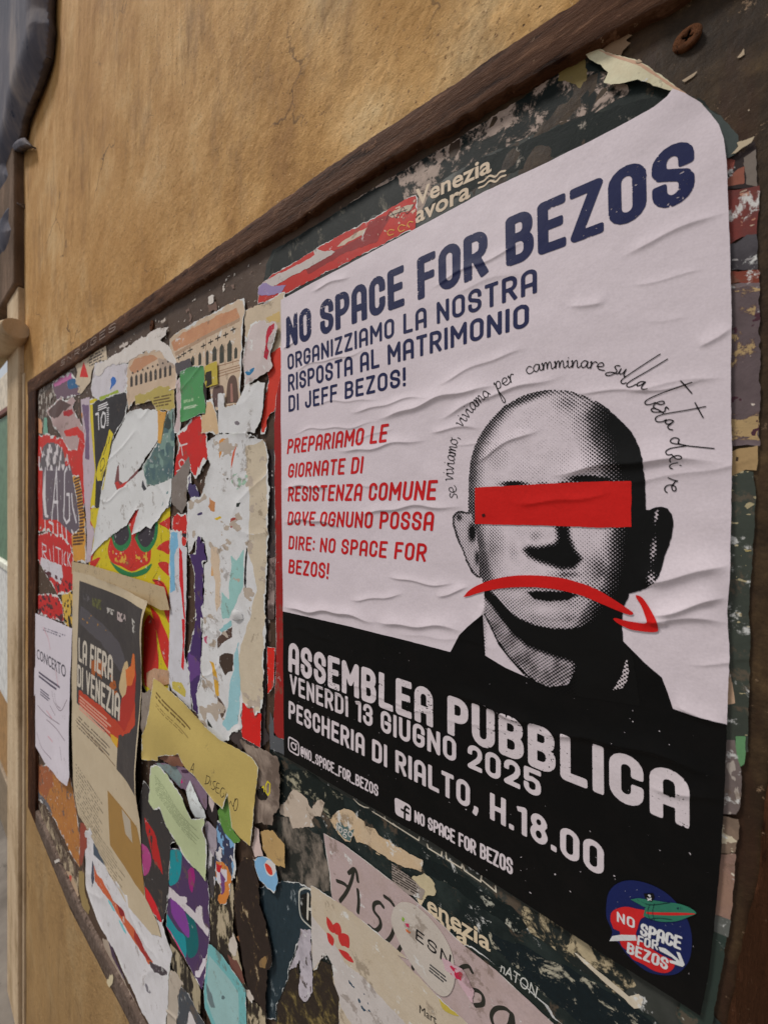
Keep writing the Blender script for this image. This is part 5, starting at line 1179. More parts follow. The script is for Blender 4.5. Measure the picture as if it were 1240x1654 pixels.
strokes(s, 'lettering', [q('Z4', p) for p in ([(160, 770), (165, 920)], [(160, 780), (195, 800), (195, 850), (165, 850), (200, 920)], [(225, 830), (240, 930)], [(262, 800), (266, 950)], [(285, 810), (330, 830)], [(308, 820), (312, 960)], [(345, 840), (345, 970)], [(375, 855), (362, 880), (362, 960), (380, 975)], [(395, 860), (397, 980)], [(415, 870), (400, 925), (418, 985)])], 2.6, (206, 202, 206), 0, q_=.6)
ink(s, 'dark_print', None, (84, 40, 48), F=both(blot(14, .16, 110, 4, .7, 1.6), lambda U, V: (float(plane(100, 935)[1])-V)))
s = S_('yellow and black printed fragment above the lilac concert sheet', q('Z6', [(340, 0), (440, -40), (450, 200), (440, 320), (360, 270), (345, 120)]), (206, 168, 70), torn=2, inset=1.5)
ink(s, 'black_print', None, (40, 36, 36), F=blot(12, .2, 112, 4))
for k, (x, y, c, lab) in enumerate([(50, 847, (206, 200, 204), 'small white chip on the left rail beside the tall capitals'), (50, 876, (180, 142, 84), 'tan chip on the left rail below the small white one'), (51, 930, (196, 190, 196), 'lilac white chip on the left rail beside the red poster'), (49, 790, (176, 146, 112), 'brownish chip on the left rail above the tall capitals')]):
    S_(lab, [(x-2, y-16), (x+4, y-14), (x+5, y+12), (x-1, y+15)], c, torn=4, core=False, cat='paper scrap', h=-2.2+.0*k)
# ---- black and yellow column, flame poster
fp = S_('yellow poster of red flames and a red face in dark glasses', q('B', [(388, -420), (425, -420), (440, -200), (560, -60), (743, -20), (741, 300), (738, 850), (640, 860), (560, 700), (500, 400), (388, 340)]), (202, 182, 34), nm='poster', cat='poster', torn=1.2, inset=1.5, dirt=.08)
FR = (196, 48, 42)
for pts in ([(742, 92), (720, 108), (694, 124), (720, 138), (742, 148)], [(742, 194), (716, 202), (684, 232), (712, 244), (738, 256)], [(742, 300), (716, 288), (690, 296), (706, 324), (742, 352)], [(664, 364), (700, 372), (722, 396), (738, 470), (738, 560), (712, 500), (696, 430)],
            [(652, 480), (688, 520), (706, 560), (738, 640), (738, 760), (706, 700), (684, 600)], [(626, 560), (650, 520), (676, 560), (684, 640), (690, 760), (650, 830), (626, 800)],
            [(392, 14), (412, 40), (392, 62)], [(390, 100), (410, 150), (392, 190)], [(400, 240), (420, 220), (396, 300)], [(388, -60), (412, -30), (390, 0)], [(388, -160), (420, -110), (392, -80)], [(392, 290), (440, 270), (400, 330)]):
    fp.n = 1; ink(fp, 'flame', spline(q('B', pts+pts[:1]), 3), FR, edge=.5)
fp.n = 1
ink(fp, 'face', spline(q('B', [(484, 180), (470, 240), (486, 290), (530, 310), (576, 332), (620, 312), (654, 290), (660, 230), (660, 120), (610, 20), (560, 90), (484, 180)]), 3), (196, 48, 40), edge=.4)
fp.n = 2
gr_ = (44, 120, 72)
ink(fp, 'lens', spline(q('B', [(486, 178), (520, 130), (556, 120), (574, 180), (560, 226), (530, 244), (500, 226), (486, 178)]), 3), gr_)
ink(fp, 'lens', spline(q('B', [(588, 188), (610, 130), (650, 100), (688, 110), (684, 190), (650, 244), (616, 240), (588, 188)]), 3), gr_)
ink(fp, 'lens_glass', spline(q('B', [(496, 176), (522, 138), (552, 130), (564, 176), (550, 206), (526, 218), (504, 206), (496, 176)]), 3), (58, 52, 60)); fp.n -= 1
ink(fp, 'lens_glass', spline(q('B', [(600, 184), (618, 136), (650, 108), (676, 114), (672, 180), (646, 222), (620, 220), (600, 184)]), 3), (58, 52, 60))
ink(fp, 'green_smile', spline(q('B', [(478, 284), (520, 314), (576, 336), (630, 318), (664, 296), (640, 338), (580, 356), (520, 338), (478, 284)]), 3), gr_)
fp.n = 2
ink(fp, 'yellow_freckles', q('B', [(490, 240), (545, 250), (560, 300), (500, 290)]), (214, 160, 60), F=blot(6, .15, 120, 3)); ink(fp, 'yellow_freckles', q('B', [(590, 260), (640, 240), (650, 290), (600, 310)]), (214, 160, 60), F=blot(6, .15, 121, 3))
strokes(fp, 'black_lines', [q('B', p) for p in ([(700, 110), (704, 200), (690, 320), (664, 370), (690, 372), (712, 392)], [(652, 520), (676, 560), (690, 660), (690, 780)], [(440, 210), (444, 330)], [(460, 210), (466, 330)], [(576, 240), (584, 290), (570, 320)])], 1.1, (38, 32, 30), 4)
bk = S_('black poster with a white 10 and yellow lettering, second column near the top', q('A', [(386, 628), (408, 622), (440, 600), (546, 572), (562, 578), (548, 680), (500, 760), (475, 860), (446, 1000), (438, 1078), (386, 1078)]), (46, 42, 44), nm='poster', cat='poster', torn=1.5, inset=1.5)
YL = (206, 186, 34)
ink(bk, 'yellow_stripe', q('A', [(386, 628), (404, 626), (412, 800), (418, 920), (414, 1078), (386, 1078)]), YL, edge=.8)
ink(bk, 'yellow_lettering', q('A', [(478, 738), (496, 756), (484, 800), (470, 880), (444, 960), (424, 960), (418, 930), (432, 880), (462, 800)]), YL, edge=2)
strokes(bk, 'black_lines', [q('A', p) for p in ([(440, 880), (452, 862), (458, 890), (440, 920), (440, 880)], [(468, 800), (452, 850)], [(480, 770), (474, 800)])], 2.0, (40, 38, 36), 3)
bk.n = 2
strokes(bk, 'lettering', [q('A', [(418, 672), (430, 668), (432, 736)]), q('A', [(450, 664), (442, 690), (444, 726), (456, 728), (462, 700), (460, 670), (450, 664)])], 4.0, WHT2, 0, q_=.6)
greek(bk, 'small_print', q('A', [(428, 660), (478, 640), (476, 618), (428, 632)]), 3, WHT2, dens=.35, fill=.6); greek(bk, 'small_print', q('A', [(466, 725), (478, 722), (478, 640), (466, 642)]), 9, WHT2, dens=.3, fill=.5)
s = S_('long thin mauve and white sliver left of the black poster', q('Z2', [(510, 590), (590, 570), (600, 800), (640, 1240)])+q('Z4', [(600, 400), (600, 600), (640, 640), (600, 940), (560, 960), (570, 700), (540, 300), (530, 0)])+q('Z2', [(550, 1000), (520, 740)]), (188, 172, 182), torn=1.5, core=False)
ink(s, 'mauve_print', q('Z2', [(520, 640), (585, 640), (590, 1140), (550, 1130), (560, 900)]), (112, 88, 118), edge=2)
ink(s, 'orange_tick', q('Z2', [(500, 730), (525, 710), (530, 760), (505, 770)]), (206, 130, 60), edge=1)
s = S_('white scrap with a blue flower blot and lime green edge', q('Z2', [(640, 270), (760, 230), (880, 250), (945, 260), (950, 490), (900, 530), (800, 560), (690, 610), (620, 560), (600, 500), (620, 400)]), (200, 194, 200), torn=2, inset=1.5)
ink(s, 'blue_blot', spline(q('Z2', [(785, 410), (810, 385), (835, 410), (830, 450), (800, 480), (776, 512), (790, 460), (785, 410)]), 3), (48, 104, 180), edge=1)
ink(s, 'lime_edge', q('Z2', [(680, 570), (760, 545), (850, 505), (860, 530), (770, 570), (685, 610)]), (150, 170, 50), edge=1)
# ---- palace photographs
def lancet(cx, yb, yt, w): return [(cx-w, yb), (cx-w, yt+2.2*w), (cx-w*.4, yt+w), (cx, yt), (cx+w*.4, yt+w*.8), (cx+w, yt+2*w), (cx+w, yb-w*.6)]
p2 = S_('torn photograph of an arcaded palace front, narrower left piece', q('A', [(560, 440), (590, 415), (640, 400), (720, 380), (775, 440), (775, 560), (700, 575), (600, 600), (560, 650), (552, 560)]), (196, 172, 148), nm='poster', cat='photo poster', torn=2, inset=1.5, lift=1.1)
ink(p2, 'terracotta_wall', q('A', [(565, 470), (590, 430), (660, 410), (690, 430), (640, 460), (580, 500)]), (184, 134, 100), edge=2)
ink(p2, 'grey_wall', q('A', [(690, 430), (760, 440), (762, 470), (700, 480)]), (170, 150, 134), edge=2)
for k in range(9):
    x = 575+k*21; y = 548-k*6; p2.n = 3; ink(p2, 'arch_opening', q('A', lancet(x, y+6, y-46, 5.5)), (66, 58, 52))
for k in range(8):
    x = 580+k*22; y = 492-k*7; p2.n = 3; ink(p2, 'arch_opening', q('A', [(x, y-7), (x+5, y), (x, y+7), (x-5, y)]), (70, 60, 54))
p3 = S_('torn photograph of a gothic palace front with quatrefoils above pointed arches, wider piece', q('Z3', [(200, 500), (300, 405), (372, 372), (560, 270), (700, 195), (868, 112), (876, 232), (855, 330), (846, 800), (842, 1110), (690, 1136), (600, 1150), (560, 900), (420, 800), (250, 700), (200, 590)]), (198, 176, 152), nm='poster', cat='photo poster', torn=1.2, inset=1.2, lift=1.1)
ink(p3, 'terracotta_wall', q('Z3', [(215, 530), (290, 450), (400, 400), (600, 300), (800, 205), (832, 295), (700, 372), (520, 455), (400, 530), (230, 600)]), (192, 140, 104), edge=2, dirt=.2, grime=(170, 110, 78))
ink(p3, 'cornice', q('Z3', [(240, 620), (400, 525), (520, 455), (830, 300), (830, 330), (520, 490), (400, 560), (250, 650)]), (168, 140, 116), edge=.8)
p3.n = 3
strokes(p3, 'quatrefoils', [q('Z3', p) for cx, cyy in ((280, 662), (322, 630), (380, 596), (500, 556), (566, 522), (632, 486), (702, 456), (770, 408)) for p in ([(cx-20, cyy+8), (cx+20, cyy-10)], [(cx, cyy-22), (cx, cyy+22)])], 2.3, (58, 50, 42), 0, q_=.6)
for cx, yb, yt, w in ((468, 735, 610, 13), (535, 735, 590, 13), (602, 700, 552, 20), (668, 718, 532, 20), (738, 706, 498, 21), (795, 676, 560, 14), (405, 740, 640, 15)):
    p3.n = 2; ink(p3, 'arch_opening', q('Z3', lancet(cx, yb, yt, w)), (62, 62, 54), edge=.3)
p3.n = 2
strokes(p3, 'stone_courses', [q('Z3', p) for p in ([(620, 745), (835, 685)], [(630, 790), (838, 730)], [(632, 812), (838, 752)], [(634, 838), (838, 778)], [(690, 1110), (830, 1080)], [(690, 1130), (830, 1100)], [(520, 480), (520, 720)], [(700, 680), (700, 740)], [(770, 660), (770, 730)])], 1.2, (150, 112, 88), 0, q_=.6)
ink(p3, 'arch_opening', spline(q('Z3', [(712, 1085), (716, 960), (730, 870), (762, 825), (795, 835), (815, 900), (822, 1060), (770, 1075), (712, 1085)]), 3), (98, 76, 66))
ink(p3, 'arch_opening', spline(q('Z3', [(590, 1110), (590, 960), (620, 925), (680, 920), (690, 1000), (680, 1110), (590, 1110)]), 3), (98, 76, 72)); p3.n += 1
ink(p3, 'pink_column', q('Z3', [(752, 1070), (750, 900), (768, 900), (776, 1068)]), (160, 116, 104), edge=.5)
s = S_('broad smear of white torn paper left of the palace photographs under the top rail', q('A', [(408, 500), (420, 458), (520, 400), (600, 350), (690, 300), (735, 292), (722, 325), (700, 350), (745, 380), (790, 430), (765, 470), (740, 440), (700, 402), (640, 398), (600, 415), (560, 445), (470, 462), (430, 510)]), (208, 200, 194), torn=3, core=False, dirt=.12, cat='paper scrap')
for k, (pts, lab) in enumerate((([(905, 160), (930, 150), (935, 185), (910, 198)], 'white chip on the bare brown board above the palace photograph'), ([(905, 195), (940, 185), (945, 215), (910, 230)], 'dull reddish stain below the white chip above the palace photograph'), ([(700, 268), (722, 254), (724, 264), (705, 280)], 'short white scratch beside the small rusty screw'), ([(520, 375), (560, 355), (558, 370), (525, 384)], 'white scratch on the bare board right of the folded ticket'))):
    S_(lab, q('A', pts), ((206, 198, 190), (110, 84, 72), (196, 184, 172), (190, 178, 170))[k], torn=1.5, core=False, cat='paper scrap')
# ---- white central sheet and watercolour
wc = S_('teal and grey watercolour print beside the red poster pieces', q('A', [(735, 650), (760, 640), (760, 780), (755, 960), (745, 1078), (700, 1078), (720, 990), (620, 980), (620, 900), (690, 790), (700, 730)]), (74, 98, 104), torn=1.2, inset=1.5, dirt=.35, grime=(96, 120, 112))
ink(wc, 'dark_wash', q('A', [(740, 650), (760, 645), (760, 740), (715, 730)]), (52, 62, 60), edge=3); ink(wc, 'pale_wash', None, (120, 146, 138), F=blot(26, .22, 130, 3))
wbig = S_('large blank white torn sheet over the flame poster', q('A', [(555, 668), (590, 650), (640, 650), (700, 655), (722, 662), (705, 730), (695, 775), (650, 840), (608, 905), (600, 925), (625, 910), (640, 990), (690, 975), (750, 950), (752, 1000), (735, 1078)])+q('B', [(745, 30), (700, 95), (660, 145), (640, 135), (612, 155), (575, 175), (606, 60), (590, 65), (555, 130), (520, 150), (480, 182), (440, 215), (400, 262), (412, 190), (425, 120), (436, 40), (444, -20)])+q('A', [(455, 1000), (468, 900), (490, 800), (520, 740)]), (222, 212, 213), torn=1.5, inset=.6, dirt=.05, cat='blank poster', nm='poster', wrk=.8, lift=1.1)
ink(wbig, 'red_and_grey_trace', q('Z4', [(818, 230), (845, 70), (858, 60), (862, 205), (905, 235), (985, 150), (1070, 60), (1160, 0), (1165, 20), (1060, 110), (990, 175), (930, 225), (840, 292)]), (120, 72, 72), edge=.8)
ink(wbig, 'red_trace', q('Z4', [(820, 225), (850, 210), (870, 245), (915, 215), (940, 210), (900, 262), (845, 285)]), (186, 54, 50), edge=.5)
ink(wbig, 'dark_shard', q('Z4', [(1075, 190), (1090, 250), (1110, 280), (1085, 300), (1062, 260)]), (60, 60, 66), edge=1)
s = S_('teal sliver at the right edge of the blank white sheet', q('Z5', [(200, 480), (195, 590), (118, 672), (140, 560), (170, 520)]), (84, 128, 130), torn=.8, core=False)
s = S_('mustard paper label with small print under the left palace photograph', q('A', [(588, 592), (665, 562), (700, 548), (762, 556), (762, 640), (740, 655), (680, 655), (662, 612), (590, 632)]), (178, 160, 88), torn=1.5, inset=1, corecol=(196, 180, 150))
greek(s, 'small_print', q('A', [(670, 645), (758, 630), (758, 580), (668, 596)]), 4, (110, 90, 50), dens=.2)
s = S_('orange streak of torn paper below the mustard label', q('A', [(688, 655), (724, 660), (710, 740), (700, 800), (688, 795)]), (212, 156, 76), torn=1.5, core=False)
s = S_('thin white and pink strip between the watercolour and the green card', q('Z3', [(250, 880), (300, 830), (302, 1180), (285, 1353), (228, 1353), (262, 1180)]), (196, 176, 176), torn=1, inset=1)
# ---- red, purple and white vertical remnants
s = S_('red torn remnant with white letter fragments under the green card', q('A', [(762, 945), (760, 900), (782, 800), (770, 760), (800, 725), (835, 690), (872, 668), (905, 730), (905, 850), (870, 930), (850, 960), (820, 890), (800, 950)]), (196, 42, 38), torn=3, inset=3)
strokes(s, 'lettering', [q('A', p) for p in ([(775, 812), (815, 800)], [(790, 808), (795, 850)], [(790, 868), (780, 880), (785, 900), (800, 898), (802, 876), (790, 868)], [(770, 920), (800, 905)])], 2.6, (206, 190, 190), 3)
s = S_('rubbed grey patch between the red remnant and the flame poster', q('Z5', [(205, 420), (300, 290), (355, 210), (375, 280), (345, 420), (340, 640), (300, 700), (250, 680), (205, 620)]), (128, 118, 112), torn=2, core=False, dirt=.25)
s = S_('red block with a black bar beside the flame poster', q('Z5', [(210, 780), (260, 710), (340, 720), (348, 940), (335, 1000), (290, 990), (290, 880), (205, 850)]), (196, 46, 40), torn=2, inset=1.5)
ink(s, 'black_bar', q('Z5', [(300, 890), (345, 890), (345, 935), (300, 920)]), (44, 40, 46), edge=.5)
bl = S_('narrow white and sky blue strip with a long red streak', q('Z5', [(195, 860), (290, 880), (300, 1000), (345, 1010), (335, 1654)])+q('Z7', [(400, 300), (440, 420), (462, 760), (300, 600), (275, 540), (275, 300)])+q('Z5', [(190, 1654), (190, 1200)]), (202, 200, 206), torn=1, inset=.8)
ink(bl, 'sky_blue_print', q('Z5', [(200, 870), (260, 880), (270, 1000), (230, 1080), (240, 1400), (190, 1430), (190, 1000)]), (122, 176, 208), edge=2)
ink(bl, 'red_streak', q('Z5', [(275, 1010), (300, 1060), (312, 1300), (318, 1480), (332, 1654), (320, 1654), (300, 1480), (275, 1300)]), (204, 36, 44), edge=1)
ink(bl, 'red_streak', q('Z7', [(385, 0), (412, 0), (408, 180), (396, 430), (375, 400), (390, 200)]), (204, 36, 44), edge=1)
ink(bl, 'mustard_foot', q('Z7', [(300, 520), (380, 530), (415, 600), (410, 655), (300, 580)]), (196, 178, 84), edge=.8)
greek(bl, 'small_print', q('Z7', [(330, 40), (345, 50), (345, 0), (290, 0)]), 3, (60, 60, 60))
s = S_('tall deep purple strip, torn zigzag at its top', q('Z5', [(345, 500), (345, 380), (380, 330), (385, 460), (415, 460), (440, 500), (460, 580), (380, 580)])[:8], (66, 56, 96), torn=2, inset=1.2)
s = S_('long deep purple strip in the middle of the white remnants', q('Z5', [(345, 1065), (420, 1070), (430, 900), (475, 890), (460, 980), (508, 945), (490, 1060), (522, 1140), (485, 1150), (488, 1654)])+q('Z7', [(552, 0), (540, 300), (550, 480), (520, 600), (524, 810), (470, 760), (440, 500), (425, 300), (460, 180), (500, 0)])+q('Z5', [(415, 1654), (412, 1250), (385, 1130)]), (70, 48, 98), torn=2, inset=1.2)
ink(s, 'violet_wash', q('Z7', [(425, 250), (545, 350), (540, 480), (450, 520)]), (100, 66, 128), edge=5)
cw = S_('tall white paper column with many torn gaps left of the big poster', q('Z5', [(390, 560), (470, 590), (545, 300), (520, 100), (600, 0), (860, 0), (1060, 60), (1075, 500), (1062, 1100), (1040, 1654)])+q('Z7', [(1075, 0), (1065, 500), (1045, 790), (990, 800), (985, 730), (930, 730), (890, 690), (870, 800), (880, 900), (800, 960), (780, 1010), (680, 1030), (530, 830), (505, 620), (545, 500), (555, 0)])+q('Z5', [(490, 1654), (490, 1160), (525, 1140), (505, 950), (440, 900), (360, 1060), (348, 800), (345, 620)]), (214, 208, 209), torn=2.5, inset=1.5, nm='poster', cat='torn poster', wrk=.6, lift=1.1)
ink(cw, 'beige_column', q('Z5', [(860, 100), (1060, 60), (1070, 700), (1050, 1200), (1040, 1654)])+q('Z7', [(1070, 0), (1060, 600), (1040, 780), (900, 690), (860, 560), (855, 300), (950, 0)])+q('Z5', [(960, 1400), (890, 1000), (900, 500)]), (196, 182, 160), edge=4)
ink(cw, 'pale_teal', q('Z5', [(740, 1110), (790, 1150), (845, 1040), (850, 1200), (840, 1350), (780, 1500), (720, 1654), (650, 1654), (650, 1400), (720, 1480), (725, 1250)]), (148, 190, 186), edge=3)
ink(cw, 'pale_teal', q('Z7', [(700, 90), (800, 0), (800, 60), (760, 80), (720, 110)]), (140, 186, 190), edge=2)
ink(cw, 'pale_teal', q('Z7', [(855, 200), (862, 600), (870, 800), (850, 880), (760, 930), (730, 880), (770, 740), (790, 500), (820, 420), (815, 280)]), (148, 190, 198), edge=4)
ink(cw, 'pale_teal', q('Z5', [(740, 360), (800, 330), (890, 370), (880, 430), (800, 500), (760, 520), (740, 430)]), (156, 188, 166), edge=5, F=blot(14, -.12, 140, 4))
for pts, c in (([(870, 1000), (884, 1040), (870, 1200), (870, 1380), (852, 1340), (858, 1180)], (28, 24, 26)), ([(900, 40), (940, 10), (950, 40), (880, 42)], (30, 28, 30)), ([(434, 715), (480, 700), (484, 724), (440, 730)], (66, 56, 96)), ([(585, 760), (640, 738), (650, 752), (610, 772)], (214, 176, 40)),
               ([(735, 755), (795, 745), (790, 780), (760, 800), (745, 840), (732, 840)], (160, 70, 60)), ([(545, 570), (560, 590), (595, 610), (592, 700), (555, 690), (535, 650), (550, 630)], (190, 130, 84)), ([(630, 60), (660, 45), (720, 50), (700, 90), (660, 130), (628, 240)], (206, 140, 70)),
               ([(790, 620), (820, 615), (805, 650), (785, 652)], (40, 50, 44)), ([(690, 400), (716, 390), (700, 420)], (70, 60, 40)), ([(770, 110), (782, 120), (730, 330), (738, 220)], (206, 90, 60)), ([(560, 1180), (585, 1160), (580, 1270), (556, 1268)], (206, 160, 110))):
    cw.n = 2; ink(cw, 'print_fragment', q('Z5', pts), c, edge=1)
ink(cw, 'peach_strip', q('Z5', [(560, 1000), (620, 1010), (640, 1300), (640, 1500), (600, 1654), (590, 1300), (560, 1150)]), (206, 184, 160), edge=3)
for pts, c in (([(680, 160), (720, 120), (805, 60), (800, 150), (720, 200), (680, 260)], (84, 64, 56)), ([(700, 310), (740, 285), (812, 290), (805, 430), (770, 440), (745, 470), (695, 360)], (70, 56, 48)), ([(680, 640), (720, 690), (750, 760), (715, 845), (690, 740)], (90, 72, 62)),
               ([(612, 345), (650, 360), (672, 440), (690, 520), (695, 640), (668, 640), (655, 560), (640, 400)], (212, 160, 60)), ([(592, 830), (615, 860), (640, 910), (600, 890)], (40, 44, 40)), ([(565, 150), (600, 135), (590, 180), (600, 210), (575, 190)], (190, 90, 120))):
    cw.n = 2; ink(cw, 'torn_gap', q('Z7', pts), c, edge=1.2)
ink(cw, 'scuffs', None, (178, 164, 150), F=blot(18, .36, 143, 5, .8, 1.3))
s = S_('small pale chip curling out of the white column', q('Z5', [(740, 1654), (750, 1590), (790, 1560), (830, 1580), (850, 1654)]), (212, 208, 208), torn=1.5, core=False, curl=[(q('Z5', [(790, 1600)])[0], 9, 3)], cat='paper scrap')
s = S_('bright red block with a stepped top near the foot of the white column', q('Z7', [(890, 692), (930, 700), (932, 740), (990, 735), (994, 800), (1045, 780), (1040, 1078), (880, 985), (875, 840)]), (206, 36, 32), torn=.5, inset=.4)
s = S_('dark grey and brown remnant below the red block', q('Z7', [(780, 960), (870, 860), (880, 1000), (1040, 1080), (1080, 1100), (960, 1120), (860, 1060), (800, 1010)]), (72, 62, 60), torn=2.5, core=False, dirt=.3)
s = S_('pink and white crumpled paper with a crimson edge, right of the palace photograph', q('Z3', [(880, 560), (930, 370), (980, 320), (1080, 340), (1160, 330), (1180, 400), (1110, 620), (1120, 740), (1100, 790), (950, 880), (880, 920), (860, 700)]), (196, 182, 180), torn=2, inset=1.2, wrk=1.2, cat='paper scrap')
ink(s, 'crimson_edge', q('Z3', [(1075, 430), (1100, 370), (1150, 345), (1150, 400), (1100, 480), (1085, 560), (1100, 610), (1080, 690), (1055, 660), (1070, 560)]), (176, 26, 52), edge=1.2)
ink(s, 'blue_corner', q('Z3', [(880, 795), (972, 752), (960, 790), (925, 825), (900, 826)]), (44, 116, 160), edge=.4)
s = S_('plain white torn paper under the palace arches', q('Z3', [(635, 1000), (660, 980), (700, 990), (700, 1110), (800, 1100), (890, 920), (1000, 880), (1060, 900), (1050, 1100), (1030, 1240), (960, 1353), (700, 1353), (640, 1353)]), (214, 208, 210), torn=2, inset=1, wrk=.8, cat='paper scrap')
ink(s, 'grey_smudge', spline(q('Z3', [(785, 1250), (810, 1238), (835, 1258), (820, 1282), (795, 1275), (785, 1250)]), 3), (120, 112, 118), edge=1)
s = S_('peach strip with a small square label below the yellow tab', q('Z3', [(525, 1050), (580, 1040), (620, 1180), (640, 1353), (480, 1353), (485, 1190), (520, 1180)]), (206, 176, 138), torn=2, inset=1.2)
s = S_('charcoal paper corner behind the green card', q('Z3', [(242, 720), (380, 665), (395, 740), (300, 790), (270, 830), (250, 800)]), (82, 76, 80), torn=.8, core=False)
gc = S_('glossy green card with lines of small print', q('Z3', [(294, 790), (400, 745), (508, 738), (512, 900), (520, 1180), (470, 1170), (400, 1215), (360, 1235), (294, 1255), (300, 1000)]), (52, 136, 60), torn=.8, inset=.4, nm='flyer', cat='flyer', rough=.35, spec=.5, wrk=.8, lift=1.1)
ink(gc, 'text_bar', q('Z3', [(322, 1050), (462, 1015), (462, 1045), (322, 1080)]), (150, 186, 140), F=blot(5, -.1, 150, 3)); gc.n = 1
greek(gc, 'small_print', q('Z3', [(322, 1140), (465, 1110), (465, 1085), (322, 1110)]), 3, (180, 200, 170), dens=.35, fill=.6)
s = S_('mustard tab with black print on the right edge of the green card', q('Z3', [(512, 745), (560, 715), (625, 695), (632, 905), (570, 925), (515, 945)]), (184, 164, 64), torn=.5, core=False, nm='flyer', cat='flyer')
ink(s, 'black_scribble', q('Z3', [(515, 800), (575, 780), (580, 905), (515, 940)]), (50, 40, 30), F=blot(7, .02, 151, 4)); 
s = S_('black torn strip below the mustard tab', q('Z3', [(500, 880), (530, 940), (530, 1050), (515, 1060), (500, 980)]), (44, 34, 30), torn=1, core=False)
# ---- thin strips against the poster's left edge
s = S_('cream torn paper at the top left corner of the big poster', q('Z3', [(872, 232), (1000, 190), (1140, 110), (1240, 60), (1240, 700), (1190, 600), (1110, 640), (1160, 420), (1000, 330), (880, 520)]), (196, 178, 154), torn=1.5, inset=1, cat='paper scrap', h=-1.5)
ink(s, 'mustard_patch', q('Z3', [(1060, 300), (1190, 240), (1190, 340), (1100, 350)]), (196, 168, 110), edge=2)
s = S_('vermilion torn strip left of the words organizziamo la nostra', q('Z3', [(1110, 640), (1200, 570), (1215, 800), (1210, 1040), (1150, 1130), (1070, 1220), (1060, 1353), (1030, 1353), (1040, 1180), (1075, 1000), (1090, 860), (1075, 810), (1110, 720)]), (200, 58, 42), torn=1.8, inset=.8, h=-1.15)
s = S_('blackish brown strip left of the dark red strip', q('Z5', [(1070, 150), (1140, 120), (1140, 1120), (1120, 1654), (1045, 1654), (1060, 1100), (1075, 600)])+q('Z7', [(1100, 0), (1090, 450), (1075, 900), (1120, 1000), (1040, 1080), (1060, 560), (1075, 0)]), (62, 54, 54), torn=.8, core=False, dirt=.2, h=-1.35)
ink(s, 'grey_photo', q('Z5', [(1060, 1120), (1130, 1100), (1120, 1654), (1050, 1654)]), (0, 0, 0), mat=mottle((84, 68, 64), (160, 140, 134), .5, 50, .06)); ink(s, 'white_marks', None, (180, 172, 170), F=blot(5, .56, 161, 3))
s = S_('red tag with a white torn foot, left of the dark red strip', q('Z7', [(1090, 225), (1160, 240), (1150, 560), (1100, 625)]), (204, 42, 32), torn=.5, inset=.3, h=-1.1)
s = S_('long dark red strip showing along the left edge of the big poster', [(443, 688), (446, 640), (455, 600), (462, 600), (464, 1000), (466, 1196), (450, 1192), (441, 1180), (446, 1080), (445, 900)], (146, 34, 32), torn=.3, inset=.2, nm='poster', cat='poster', dirt=.05, h=-1.0)
s = S_('slate grey foot below the dark red strip at the corner of the big poster', q('Z7', [(1120, 780), (1150, 860), (1150, 970), (1232, 1010), (1236, 1130), (1120, 1080), (1110, 900)]), (86, 88, 92), torn=.5, core=False, h=-0.85)
# ---- lower middle: film, flyers, letters
s = S_('scuffed brown and grey taped patch right of the yellow sheet', q('G6', [(900, 80), (980, 110), (1100, 160), (1180, 215), (1202, 260), (1202, 600), (1160, 640), (1140, 720), (1060, 700), (1010, 720), (1000, 300)]), (128, 112, 102), torn=2, core=False, dirt=.3, spec=.5, rough=.4, grime=(88, 74, 68), cat='tape scrap')
ink(s, 'pale_scuffs', None, (0, 0, 0), mat=mottle((112, 96, 86), (170, 152, 138), .53, 30, .10)); ink(s, 'black_patch', q('G6', [(1020, 470), (1060, 420), (1100, 480), (1110, 520), (1060, 540), (1030, 520)]), (34, 30, 28), edge=1.5)
strokes(s, 'lettering', [q('G6', [(1066, 440), (1078, 430), (1080, 470)]), q('G6', [(1108, 392), (1094, 420), (1094, 480), (1108, 500), (1122, 478), (1126, 410), (1108, 392)])], 2.4, (206, 190, 40), 0, q_=.5)
s = S_('tan torn paper with a curled corner below the taped patch', q('G6', [(1050, 770), (1150, 765), (1200, 830), (1240, 870), (1240, 1060), (1180, 1040), (1110, 1000), (1070, 900)]), (182, 150, 100), torn=1.2, core=False, dirt=.15, cat='paper scrap')
s = S_('pale blue and white scrap with a red oval, below the tan paper', q('G8', [(935, 50), (1000, 20), (1100, 40), (1150, 100), (1170, 240), (1140, 372), (1080, 330), (1000, 256), (960, 140)]), (126, 172, 208), torn=1.2, inset=.8)
ink(s, 'white_disc', spline(q('G8', [(1040, 100), (1080, 50), (1140, 90), (1158, 150), (1120, 210), (1070, 190), (1040, 100)]), 3), (206, 202, 200)); ink(s, 'red_oval', spline(q('G8', [(1048, 90), (1070, 90), (1110, 130), (1122, 190), (1096, 195), (1062, 150), (1048, 90)]), 3), (206, 60, 44))
s = S_('pink and white sliver above the pale blue scrap', q('G6', [(1010, 740), (1040, 760), (1050, 900), (1070, 960), (1010, 980), (985, 900)]), (206, 184, 178), torn=1.2, core=False)
lt = S_('dark poster remnant with cream letterforms, left of the teal sheet top', q('G8', [(520, 260), (600, 200), (740, 160), (760, 400), (740, 700), (790, 900), (820, 1050), (860, 1220), (940, 1400), (1060, 1500), (1060, 1700), (860, 1700), (700, 1060), (520, 840)]), (70, 60, 50), torn=2, core=False, dirt=.3, grime=(110, 96, 76))
ink(lt, 'cream_letterforms', None, (0, 0, 0), mat=mottle((52, 44, 38), (186, 170, 142), .51, 42, .02, (1.4, 1, .55), mid=(104, 96, 70)))
ink(lt, 'rust_streak', q('G8', [(700, 960), (780, 1000), (880, 1240), (800, 1200), (720, 1080)]), (112, 72, 62), edge=3)
